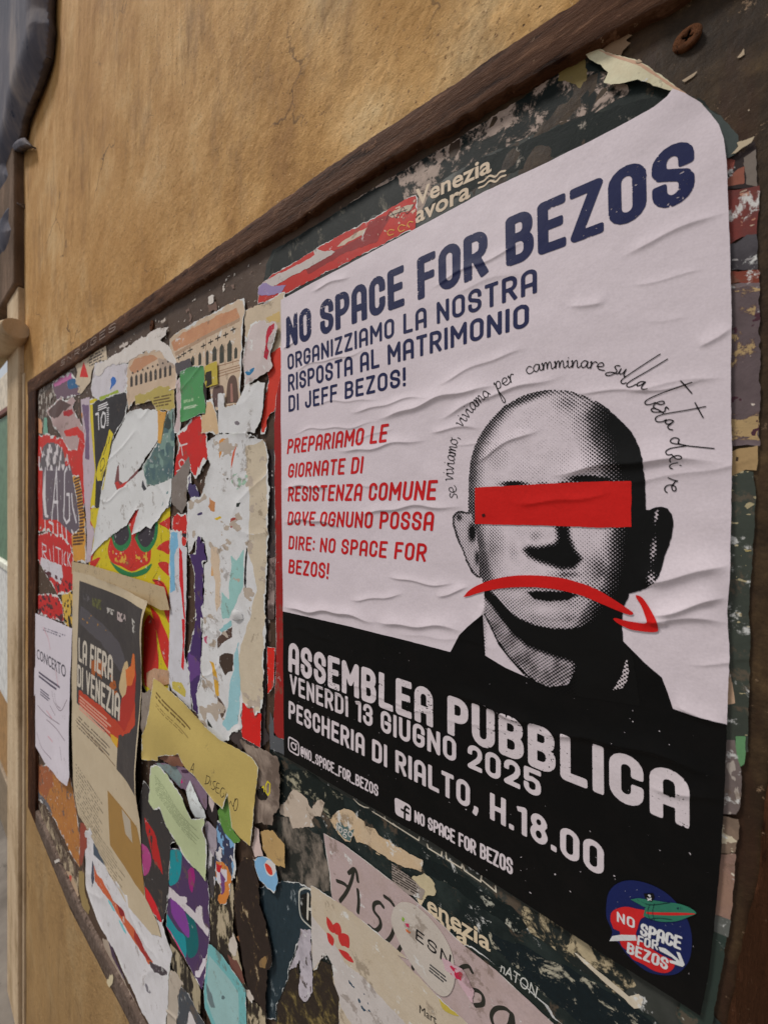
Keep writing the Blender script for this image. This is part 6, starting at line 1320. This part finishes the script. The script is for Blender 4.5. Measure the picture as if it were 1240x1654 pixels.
for pts, lab in (([(775, 262), (822, 300), (812, 380), (800, 465), (776, 400)], 'leftmost of the cream flakes on the dark bare board'), ([(845, 300), (902, 268), (892, 380), (852, 525), (832, 440)], 'middle flake of the cream flakes on the dark bare board'), ([(905, 430), (962, 340), (990, 380), (985, 500), (950, 600), (932, 662), (882, 610), (880, 580), (915, 540)], 'biggest flake of the cream flakes on the dark bare board'),
                 ([(705, 860), (740, 735), (785, 860), (780, 920), (752, 985), (710, 920)], 'diamond shaped cream flake beside the rust streak'), ([(770, 780), (860, 830), (920, 890), (905, 920), (830, 880)], 'small orange brown smear on the dark bare board'), ([(865, 1290), (900, 1300), (948, 1380), (930, 1425), (880, 1350)], 'white flake just right of the pale teal sheet')):
    S_(lab, q('G8', pts), (196, 186, 176) if 'smear' not in lab else (150, 100, 66), torn=1.2, core=False, cat='paper scrap')
bs = S_('dark brown mossy bare patch left of the slate blue sheet', q('G8', [(860, 20), (940, 60), (980, 260), (1000, 480), (1060, 640), (1110, 900), (1120, 1040), (1070, 1100), (1060, 1300), (1060, 1500), (960, 1400), (880, 1240), (830, 1000), (780, 700), (760, 400), (790, 100)]), (54, 42, 36), torn=2, core=False, dirt=.3, grime=(78, 62, 46), cat='stained patch')
ink(bs, 'worn_area', None, (0, 0, 0), mat=mottle((50, 38, 32), (176, 156, 124), .585, 55, .03, (1, 1, .7), mid=(88, 68, 44))); ink(bs, 'tan_smear', q('G8', [(990, 1010), (1060, 990), (1060, 1090), (1000, 1080)]), (140, 110, 70), edge=3)
b2 = S_('bare brown board stained with moss under the cream flower sheet', q('W', [(255, 660), (325, 620), (330, 860), (365, 965), (420, 900), (440, 700), (500, 590), (600, 640), (620, 800), (660, 920), (665, 1180), (140, 1180), (140, 990), (190, 870), (245, 760)]), (56, 46, 38), torn=1.5, core=False, dirt=.35, grime=(84, 74, 44), cat='stained patch', h=-1.85)
ink(b2, 'worn_area', None, (0, 0, 0), mat=mottle((52, 42, 34), (134, 116, 70), .55, 80, .06, mid=(84, 72, 44)))
gsq = S_('green crumpled scrap behind the yellow sheet', q('G6', [(725, 625), (800, 520), (822, 580), (832, 745), (895, 840), (850, 865), (780, 790), (740, 700)]), (92, 138, 62), torn=1.5, core=False, wrk=.8)
s = S_('sky blue scrap with dark letter fragments below the green one', q('G6', [(712, 700), (740, 680), (800, 800), (862, 862), (862, 1145), (800, 1180), (700, 1145), (690, 900)]), (122, 166, 204), torn=2, inset=1.2)
ink(s, 'dark_letter_fragments', None, (52, 58, 84), F=blot(14, .04, 190, 4, 1.5, .8)); ink(s, 'white_fragments', None, (208, 204, 206), F=blot(14, .28, 191, 4))
s = S_('colourful orange, red and purple letter scrap under the sky blue one', q('G8', [(580, 60), (640, 80), (700, 120), (728, 200), (722, 340), (680, 470), (620, 480), (600, 440), (640, 330), (600, 260), (570, 160)]), (206, 128, 60), torn=1.5, inset=1)
ink(s, 'white_core', q('G8', [(655, 130), (690, 150), (690, 260), (650, 280), (600, 260), (590, 160)]), (206, 200, 206), edge=2); ink(s, 'purple_shape', q('G8', [(620, 160), (680, 240), (650, 400), (610, 380), (640, 280)]), (110, 66, 120), edge=2); ink(s, 'red_shape', q('G8', [(582, 80), (640, 110), (625, 180), (595, 160)]), (190, 34, 44), edge=1.5)
s = S_('black and grey striped print between the green torn sheet and the sky blue scrap', q('G6', [(635, 880), (690, 800), (700, 1000), (705, 1145), (690, 1300), (640, 1250), (630, 1000)])+[], (70, 66, 68), torn=1.5, core=False)
ink(s, 'white_stripes', None, (200, 196, 198), F=blot(10, .1, 195, 4, 2.2, .5))
s = S_('lilac and white scrap over black paper below the yellow sheet', q('G6', [(640, 480), (700, 540), (725, 640), (712, 760), (650, 660), (630, 620), (635, 540)]), (40, 34, 36), torn=1, core=False)
ink(s, 'pale_tip', q('G6', [(650, 490), (700, 540), (682, 640), (655, 560)]), (196, 180, 178), edge=1)
s = S_('grey lilac torn patch under the lower tip of the pale green sheet', q('G6', [(630, 680), (715, 770), (715, 900), (690, 980), (640, 860), (620, 760)]), (160, 150, 160), torn=1.5, core=False, dirt=.2)
pt = S_('purple and teal poster with a magenta swirl, lower middle of the board', q('G8', [(138, -60), (260, -60), (380, 60), (500, 200), (522, 290), (524, 560), (522, 820), (500, 960), (492, 1120), (462, 1275), (400, 1180), (290, 1000), (180, 810), (105, 690), (118, 500), (128, 280)]), (76, 54, 92), nm='poster', cat='poster', torn=1.2, inset=.8, lift=1.1)
TL_ = (24, 138, 148)
ink(pt, 'teal_shape', spline(q('G8', [(138, -40), (250, -40), (256, 120), (230, 240), (180, 290), (134, 270), (138, -40)]), 3), TL_); pt.n -= 1
ink(pt, 'teal_shape', spline(q('G8', [(112, 560), (160, 640), (220, 730), (290, 790), (300, 980), (240, 930), (150, 790), (108, 680), (112, 560)]), 3), TL_); pt.n -= 1
ink(pt, 'dark_teal_shape', spline(q('G8', [(290, 560), (360, 600), (400, 700), (420, 860), (390, 960), (320, 980), (290, 800), (290, 560)]), 3), (12, 96, 100)); pt.n -= 1
ink(pt, 'magenta_shape', spline(q('G8', [(318, 160), (360, 130), (385, 200), (368, 340), (335, 330), (318, 160)]), 3), (150, 32, 112), edge=2)
ink(pt, 'violet_swirl', spline(q('G8', [(148, 420), (210, 440), (280, 540), (320, 660), (330, 790), (280, 760), (210, 660), (160, 560), (148, 420)]), 3), (126, 60, 146), edge=1)
ink(pt, 'magenta_edge', q('G8', [(108, 690), (150, 740), (290, 985), (288, 1000), (180, 840)]), (206, 60, 120), edge=1)
ink(pt, 'torn_white_gap', q('G8', [(124, 300), (180, 340), (235, 395), (305, 408), (312, 450), (300, 470), (390, 560), (392, 520), (430, 482), (456, 500), (455, 610), (470, 660), (518, 712), (512, 790), (440, 700), (340, 590), (230, 480), (150, 412), (120, 440)]), (204, 196, 200), edge=1)
ink(pt, 'torn_white_gap', q('G8', [(390, 1110), (425, 1100), (465, 990), (500, 992), (500, 1030), (465, 1100), (430, 1172), (394, 1160)]), (212, 200, 214), edge=1)
l2 = S_('cream and black letterform remnant under the purple poster', q('G8', [(150, 860), (200, 900), (290, 1040), (400, 1200), (440, 1300), (430, 1520), (380, 1480), (300, 1330), (200, 1150), (140, 1000)]), (160, 146, 118), torn=1.5, core=False)
ink(l2, 'black_letterforms', None, (0, 0, 0), mat=mottle((48, 42, 36), (176, 162, 134), .49, 36, .015, (1.4, 1, .4)))
s = S_('dark slate scrap with a thin white outline, left of the teal sheet at the bottom', q('G8', [(225, 1240), (320, 1330), (420, 1530), (500, 1640), (500, 1750), (210, 1750)]), (70, 74, 80), torn=1, inset=.5)
s = S_('cream crumpled strip right of the blank white sheet at the bottom', q('G8', [(140, 1110), (200, 1120), (270, 1230), (240, 1260), (215, 1350), (220, 1480), (200, 1700), (110, 1700), (120, 1300)]), (180, 168, 154), torn=2, core=False, wrk=1, cat='paper scrap')
s = S_('white triangular tip at the bottom edge, left of the teal sheet', q('G8', [(330, 1490), (360, 1540), (400, 1640), (300, 1660), (315, 1560)]), (206, 200, 200), torn=1, core=False, cat='paper scrap')
tl = S_('pale teal sheet with a darker teal border at the bottom edge', q('G8', [(512, 848), (560, 880), (640, 960), (720, 1070), (800, 1190), (868, 1296), (876, 1618), (878, 1760), (600, 1760), (540, 1600), (480, 1460), (470, 1300), (500, 1000)]), (112, 174, 176), nm='poster', cat='poster', torn=.6, inset=.4, dirt=.06)
ink(tl, 'pale_panel', q('G8', [(520, 960), (620, 1080), (720, 1200), (800, 1320), (806, 1700), (620, 1700), (560, 1560), (500, 1400), (505, 1100)]), (148, 184, 184), edge=.5)
ink(tl, 'grey_stain', q('G8', [(500, 1240), (545, 1330), (575, 1450), (545, 1450), (505, 1380)]), (104, 122, 126), edge=3); ink(tl, 'grey_stain', q('G8', [(625, 1370), (660, 1345), (680, 1370), (640, 1385)]), (92, 112, 116), edge=2)
# ---- black poster with brush strokes, blank lower sheet
bp_ = S_('black poster with a red brush stroke and a pink oval, behind the fair poster', q('G7', [(640, -120), (700, -420), (820, -260), (900, -20), (985, 90), (925, 130), (912, 400), (900, 640), (852, 812), (780, 720), (715, 640), (690, 300)]), (56, 52, 52), nm='poster', cat='poster', torn=1, inset=.6)
ink(bp_, 'red_stroke', spline(q('G7', [(700, -120), (760, -20), (800, 60), (830, 200), (866, 390), (830, 330), (780, 240), (740, 80), (700, -120)]), 3), (176, 34, 34), edge=3, F=blot(20, -.25, 210, 4, 1.4, .5))
ink(bp_, 'pink_oval', spline(q('G7', [(680, 110), (730, 150), (764, 230), (760, 310), (730, 380), (680, 370), (680, 110)]), 3), (168, 66, 124), edge=1)
ink(bp_, 'red_wedge', spline(q('G7', [(700, 470), (750, 540), (810, 660), (852, 812), (790, 740), (700, 640), (700, 470)]), 3), (204, 34, 42))
wl2 = S_('long blank white sheet slanting down to the bottom edge, lower left', q('G7', [(198, 20), (245, -20), (270, 60), (300, 200), (400, 340), (470, 450), (560, 570), (640, 640), (850, 800), (880, 900), (940, 1060), (915, 1210), (900, 1400), (885, 1700), (780, 1760), (740, 1640), (600, 1370), (470, 1080), (390, 930), (310, 760), (250, 600), (205, 460)]), (212, 206, 220), nm='poster', cat='blank poster', torn=2.5, inset=1.2, wrk=.8, lift=1.1)
ink(wl2, 'orange_streak', q('G7', [(275, 300), (300, 370), (345, 420), (400, 530), (440, 600), (480, 640), (530, 690), (545, 750), (620, 850), (680, 980), (745, 1090), (800, 1130), (740, 1150), (640, 985), (560, 860), (480, 720), (420, 620), (345, 520), (285, 440)]), (196, 96, 60), edge=2)
ink(wl2, 'dark_red_streak', q('G7', [(470, 630), (530, 690), (540, 745), (500, 720)]), (140, 36, 40), edge=2); wl2.n -= 1
ink(wl2, 'dark_red_streak', q('G7', [(620, 860), (650, 900), (690, 990), (760, 1110), (730, 1120), (650, 990), (610, 920)]), (156, 48, 44), edge=2); wl2.n -= 1
ink(wl2, 'dark_tip', q('G7', [(740, 1120), (800, 1140), (860, 1170), (902, 1210), (895, 1245), (850, 1230), (790, 1208), (760, 1170)]), (70, 62, 68), edge=2)
ink(wl2, 'dark_slot', q('G7', [(262, 260), (275, 300), (280, 420), (258, 500), (252, 400)]), (70, 74, 92), edge=1); ink(wl2, 'teal_trace', q('G7', [(395, 590), (425, 620), (460, 700), (440, 690), (400, 620)]), (120, 190, 196), edge=1)
ink(wl2, 'teal_trace', q('G7', [(490, 760), (520, 800), (560, 890), (530, 860), (495, 790)]), (120, 190, 196), edge=1); ink(wl2, 'grey_print', q('G7', [(695, 1300), (720, 1310), (760, 1390), (740, 1400), (700, 1340)]), (120, 116, 124), F=blot(6, 0, 215, 3))
ink(wl2, 'teal_trace', q('G7', [(285, 760), (310, 780), (385, 930), (360, 920), (300, 820)]), (130, 180, 180), edge=2)
s = S_('dark blue grey triangle peeking out under the fair poster', q('G7', [(268, 110), (300, 140), (400, 330), (405, 345), (360, 300), (272, 210)]), (72, 84, 98), torn=.8, core=False)
s = S_('vertical rust red sliver between the orange sheet and the long white sheet', q('G7', [(160, -60), (215, -40), (215, 150), (190, 200), (170, 310), (150, 290)]), (146, 70, 56), torn=1.5, core=False)
# ---- lilac concert sheet
cs = S_('lilac white concert notice hanging at the left edge of the board', q('Z6', [(92, 170), (200, 210), (330, 262), (436, 312), (428, 560), (418, 760), (405, 1000), (400, 1250), (405, 1480), (414, 1650), (400, 1740), (300, 1640), (200, 1560), (90, 1370), (84, 1180), (92, 700)]), (208, 200, 220), nm='flyer', cat='notice', torn=.8, core=False, curl=[((100, 1260), 60, 4)], dirt=.05, wear=.70, soil=.64)
btext(cs, 'lettering', 'CONCERTO', *q('Z6', [(112, 580), (376, 762), (112, 494), (376, 652)]), (70, 66, 78), .01)
greek(cs, 'small_print', q('Z6', [(130, 760), (345, 930), (345, 870), (130, 690)]), 2, (90, 84, 100), dens=.35); greek(cs, 'small_print', q('Z6', [(145, 920), (240, 1000), (240, 900), (145, 850)]), 3, (100, 94, 110), dens=.3)
greek(cs, 'small_print', q('Z6', [(160, 330), (405, 420), (405, 385), (160, 290)]), 2, (110, 104, 120), dens=-.05)
strokes(cs, 'sketch_lines', [q('Z6', p) for p in ([(250, 880), (270, 980), (330, 1060), (385, 960)], [(270, 900), (290, 1000), (330, 1040)], [(120, 1010), (200, 1100), (320, 1180)], [(200, 1140), (300, 1230), (370, 1330)], [(110, 1260), (160, 1400), (250, 1500)], [(330, 1380), (350, 1500)], [(230, 1010), (280, 1100)])], 1.3, (128, 112, 122), 5)
strokes(cs, 'pink_lines', [q('Z6', p) for p in ([(170, 300), (215, 400), (235, 500)], [(285, 690), (300, 830)], [(200, 1060), (250, 1130)], [(215, 1290), (260, 1340)])], 2.2, (206, 160, 170), 5)
# ---- tape, fair poster
tp = S_('wide translucent beige tape across the top of the fair poster', q('B', [(312, 288), (400, 305), (500, 335), (620, 372), (716, 400), (738, 500), (700, 500), (640, 470), (500, 405), (330, 355), (312, 340)]), (188, 166, 130), nm='tape', cat='tape', torn=.4, core=False, rough=.3, spec=.6)
fx = S_('cream bordered poster reading la fiera di venezia, curling off the board', q('B', [(316, 330), (400, 350), (490, 385), (600, 432), (668, 456), (655, 520), (640, 640), (622, 760), (614, 960), (611, 1186)])+q('C', [(612, 200), (620, 480), (634, 620), (690, 740), (702, 790), (660, 780), (560, 660), (470, 500), (400, 360), (345, 260), (322, 140), (316, 0)])+q('B', [(312, 1000), (318, 600)]), (190, 174, 148), nm='poster', cat='poster', torn=.6, core=False, curl=[((243, 1010), 60, 9), ((232, 1250), 60, 6)], dirt=.08, grime=(170, 148, 112), lift=1.1, wear=.70, soil=.64)
ink(fx, 'black_picture', q('B', [(346, 372), (450, 408), (540, 446), (649, 490), (632, 640), (618, 800), (608, 1000), (606, 1186)])+q('C', [(606, 170), (560, 110), (510, 60)])+q('B', [(515, 1100), (480, 1050), (400, 970), (334, 905), (338, 700)]), (50, 46, 48), edge=.4, rough=.4, spec=.5)
ink(fx, 'grey_sky_sweep', spline(q('B', [(352, 480), (420, 540), (520, 640), (560, 780), (520, 760), (440, 640), (352, 560), (352, 480)]), 3), (84, 80, 84), edge=4)
ink(fx, 'red_glow', q('B', [(344, 850), (420, 900), (520, 990), (560, 1000), (590, 850), (596, 1000), (560, 1040), (520, 1040), (518, 1100), (450, 1010), (340, 905)]), (182, 66, 44), edge=4)
ink(fx, 'orange_glow', q('B', [(395, 700), (440, 720), (500, 800), (520, 880), (460, 850), (400, 780)]), (160, 88, 44), edge=5, F=blot(18, -.1, 220, 4)); 
ink(fx, 'yellow_patch', q('B', [(482, 1035), (518, 1060), (514, 1100), (490, 1070)]), (206, 160, 50), edge=1)
ink(fx, 'red_costume', q('B', [(530, 880), (560, 800), (575, 740), (590, 700), (596, 780), (590, 900), (570, 980), (545, 1030), (515, 990)]), (168, 52, 42), edge=4)
ink(fx, 'pale_arm', spline(q('B', [(535, 880), (520, 840), (530, 780), (545, 730), (560, 725), (560, 790), (550, 860), (535, 880)]), 3), (196, 170, 128), edge=1.5)
ink(fx, 'orange_mask', q('B', [(550, 760), (575, 740), (585, 690), (596, 690), (592, 780), (575, 830), (555, 830)]), (206, 110, 56), edge=2)
ink(fx, 'sparks', q('B', [(350, 520), (480, 520), (480, 620), (350, 620)]), (196, 140, 60), F=blot(9, .5, 222, 3))
nn = fx.n
letters(fx, 'lettering', 'LA FIERA', *q('B', [(344, 722), (492, 812), (346, 618), (494, 700)]), (196, 186, 172), weight=.16, cell=(1.4, .8)); fx.n = nn
letters(fx, 'lettering', 'DI VENEZIA', *q('B', [(338, 830), (524, 982), (340, 734), (526, 868)]), (196, 186, 172), weight=.16, cell=(1.4, .8)); fx.n = nn
greek(fx, 'small_print', q('B', [(345, 935), (500, 1075), (510, 1010), (348, 868)]), 5, (214, 150, 130), dens=.3, fill=.6); fx.n = nn
for pts, c in (([(403, 445), (445, 455), (445, 500), (403, 485)], (96, 96, 60)), ([(462, 485), (500, 500), (500, 525), (462, 510)], (176, 170, 164)), ([(512, 505), (550, 520), (552, 560), (512, 545)], (176, 160, 158)), ([(590, 530), (610, 545), (615, 605), (590, 590)], (180, 176, 170)), ([(362, 425), (390, 432), (392, 465), (362, 455)], (90, 86, 88))):
    ink(fx, 'sponsor_mark', q('B', pts), c, F=blot(5, -.05, 224, 3)); fx.n = nn
ink(fx, 'tan_panel', q('C', [(470, 152), (520, 210), (600, 310), (622, 420), (630, 612), (590, 560), (540, 480), (480, 392)]), (158, 122, 68), edge=.3)
ink(fx, 'inset_label', q('C', [(532, 232), (570, 280), (580, 380), (548, 340)]), (176, 164, 146), edge=.4)
fx.n = 1
greek(fx, 'small_print', q('C', [(330, 200), (460, 420), (440, 190), (330, 30)]), 11, (120, 108, 92), dens=.0, fill=.35); greek(fx, 'small_print', q('B', [(335, 1010), (500, 1180), (505, 1130), (335, 950)]), 4, (104, 92, 80), dens=.1, fill=.4)
fx.n = 1
greek(fx, 'small_print', q('C', [(350, 330), (560, 640), (555, 540), (345, 225)]), 8, (128, 114, 96), dens=.05, fill=.35); fx.n = 2
greek(fx, 'small_print', q('C', [(490, 300), (605, 500), (600, 400), (488, 205)]), 6, (120, 92, 52), dens=.1, fill=.3); fx.n = 1
strokes(fx, 'rule_line', [q('B', [(330, 980), (420, 1080), (505, 1180)])], 1.4, (110, 84, 60), 0)
s = S_('grey silvery torn film right of the fair poster', q('Z7', [(45, 620), (120, 590), (135, 700), (100, 880), (60, 950), (45, 900)]), (140, 128, 118), torn=2, core=False, rough=.35, spec=.5, cat='film scrap')
# ---- pale green sheet, purple scrap, yellow sheet
s = S_('mauve scrap with a magenta stroke behind the yellow sheet', q('G6', [(240, 250), (380, 255), (470, 290), (560, 330), (645, 450), (635, 620), (560, 520), (500, 470), (430, 440), (330, 330)]), (128, 106, 126), torn=1.2, core=False)
ink(s, 'magenta_stroke', q('G6', [(415, 345), (440, 340), (455, 400), (430, 415)]), (200, 24, 120), edge=1); ink(s, 'dark_corner', q('G6', [(440, 300), (505, 300), (500, 330), (450, 325)]), (70, 44, 66), edge=1)
ink(s, 'grey_teal_wash', q('G6', [(250, 250), (400, 270), (450, 350), (430, 430), (330, 330)]), (122, 138, 138), edge=3)
gs_ = S_('pale green printed sheet with a ragged lower left edge', q('G6', [(208, 270), (250, 255), (300, 290), (380, 370), (440, 430), (485, 500), (545, 655), (632, 668), (622, 760), (650, 860), (640, 1000), (632, 1150), (560, 1060), (500, 1010), (450, 930), (400, 840), (370, 800), (330, 740), (318, 690), (280, 600), (235, 605), (200, 540), (200, 420)]), (182, 192, 150), nm='flyer', cat='flyer', torn=1.5, inset=1, curl=[((300, 1290), 45, 5)], dirt=.06, lift=1.1, wear=.70, soil=.64)
greek(gs_, 'small_print', q('G6', [(250, 480), (620, 960), (615, 760), (240, 330)]), 9, (120, 132, 96), dens=.12, fill=.35)
s = S_('white and mint folded tip on the pale green sheet', q('G6', [(480, 460), (512, 382), (560, 470), (625, 615), (636, 672), (560, 660), (520, 600)]), (204, 216, 216), torn=.6, core=False, cat='paper scrap', curl=[(q('G6', [(560, 560)])[0], 16, 3)])
s = S_('crumpled brown leaf-like paper poking through the yellow sheet', q('G6', [(272, 215), (300, 182), (360, 182), (420, 168), (450, 215), (490, 280), (430, 270), (380, 258), (330, 250)]), (124, 84, 68), torn=1, core=False, cat='paper scrap', curl=[(q('G6', [(380, 220)])[0], 12, 3)])
yl = S_('yellow sheet with slanting hand lettering, in the middle of the lower board', q('Z7', [(150, 490), (200, 520), (280, 590), (460, 750), (560, 860), (660, 960), (700, 1005), (830, 1070), (965, 1150), (1024, 1240)])+q('G6', [(1036, 290), (1022, 420), (1008, 500), (1004, 700), (975, 890), (900, 830), (832, 748), (818, 600), (806, 480), (765, 605), (700, 530), (640, 455), (560, 345), (490, 290), (455, 235), (430, 172), (380, 190), (330, 180), (275, 195), (270, 232), (145, 220)])+q('Z7', [(52, 1160), (60, 960), (100, 880), (130, 760)]), (188, 166, 98), nm='flyer', cat='flyer', torn=.6, inset=.5, curl=[((262, 1170), 45, 5), ((330, 1230), 40, 3.5)], dirt=.06, corecol=(214, 206, 190), lift=1.1, wear=.70, soil=.64)
greek(yl, 'printed_heading', q('Z7', [(180, 650), (500, 1010), (500, 890), (180, 590)]), 2, (112, 92, 50), dens=.2, fill=.5)
greek(yl, 'small_print', q('Z7', [(190, 720), (480, 1060), (480, 1020), (190, 680)]), 2, (134, 112, 64), dens=.1, fill=.4); yl.n = 1
HL = [q('G6', p) for p in ([(525, 300), (560, 240), (545, 325)], [(535, 290), (552, 292)], [(660, 330), (648, 400)], [(660, 332), (684, 352), (668, 392), (640, 398)], [(690, 372), (682, 412)], [(722, 382), (705, 384), (706, 410), (716, 430), (700, 446), (690, 432)], [(748, 402), (730, 398), (722, 462), (742, 476)], [(726, 430), (744, 438)], [(784, 446), (766, 436), (752, 476), (762, 508), (780, 494), (776, 478)], [(796, 470), (784, 540), (800, 500)],
                                              [(822, 560), (830, 540), (846, 580), (862, 520)], [(868, 524), (852, 560), (852, 606), (868, 612), (880, 570), (880, 530), (868, 524)])]
for a_, b_ in ((0, 2), (2, 4), (4, 5), (5, 6), (6, 8), (8, 9), (9, 10), (10, 11), (11, 12)):
    strokes(yl, 'hand_letter', HL[a_:b_], 1.3, (44, 38, 30), 4, q_=.5); yl.n -= 1
yl.n += 1
s = S_('clear tape scrap at the upper tip of the yellow sheet', q('Z7', [(85, 450), (150, 410), (270, 430), (285, 540), (180, 560), (130, 600), (90, 560)]), (190, 150, 120), torn=.5, core=False, rough=.25, spec=.6, cat='tape', nm='tape', h=-.2)
# loose fibres and crumbs that nobody could count
crumbs = scrap('paper_crumbs', None, None, [(60, 640), (200, 545), (430, 410), (430, 480), (440, 1200), (440, 1500), (600, 1640), (400, 1750), (250, 1650), (60, 1280)], (196, 186, 176), torn=0, core=False, h=-2.15, Fx=lambda U, V: blot(5, .50, 300, 4)(U, V), q_=.9)
tag(crumbs.o, kind='stuff')

def chips(seed, region, scale, thr, colr, h):
    c = scrap('torn_paper_flecks', None, None, region, colr, torn=0, core=False, h=h, Fx=lambda U, V: np.minimum(blot(scale, thr, seed, 5)(U, V), 9), q_=.7)
    tag(c.o, kind='stuff')
LEFTR = [(60, 640), (200, 560), (420, 430), (430, 480), (440, 1200), (440, 1500), (600, 1640), (400, 1750), (250, 1650), (60, 1280)]
OLD[0] = 0
chips(311, LEFTR, 13, .44, (120, 96, 84), -2.1)
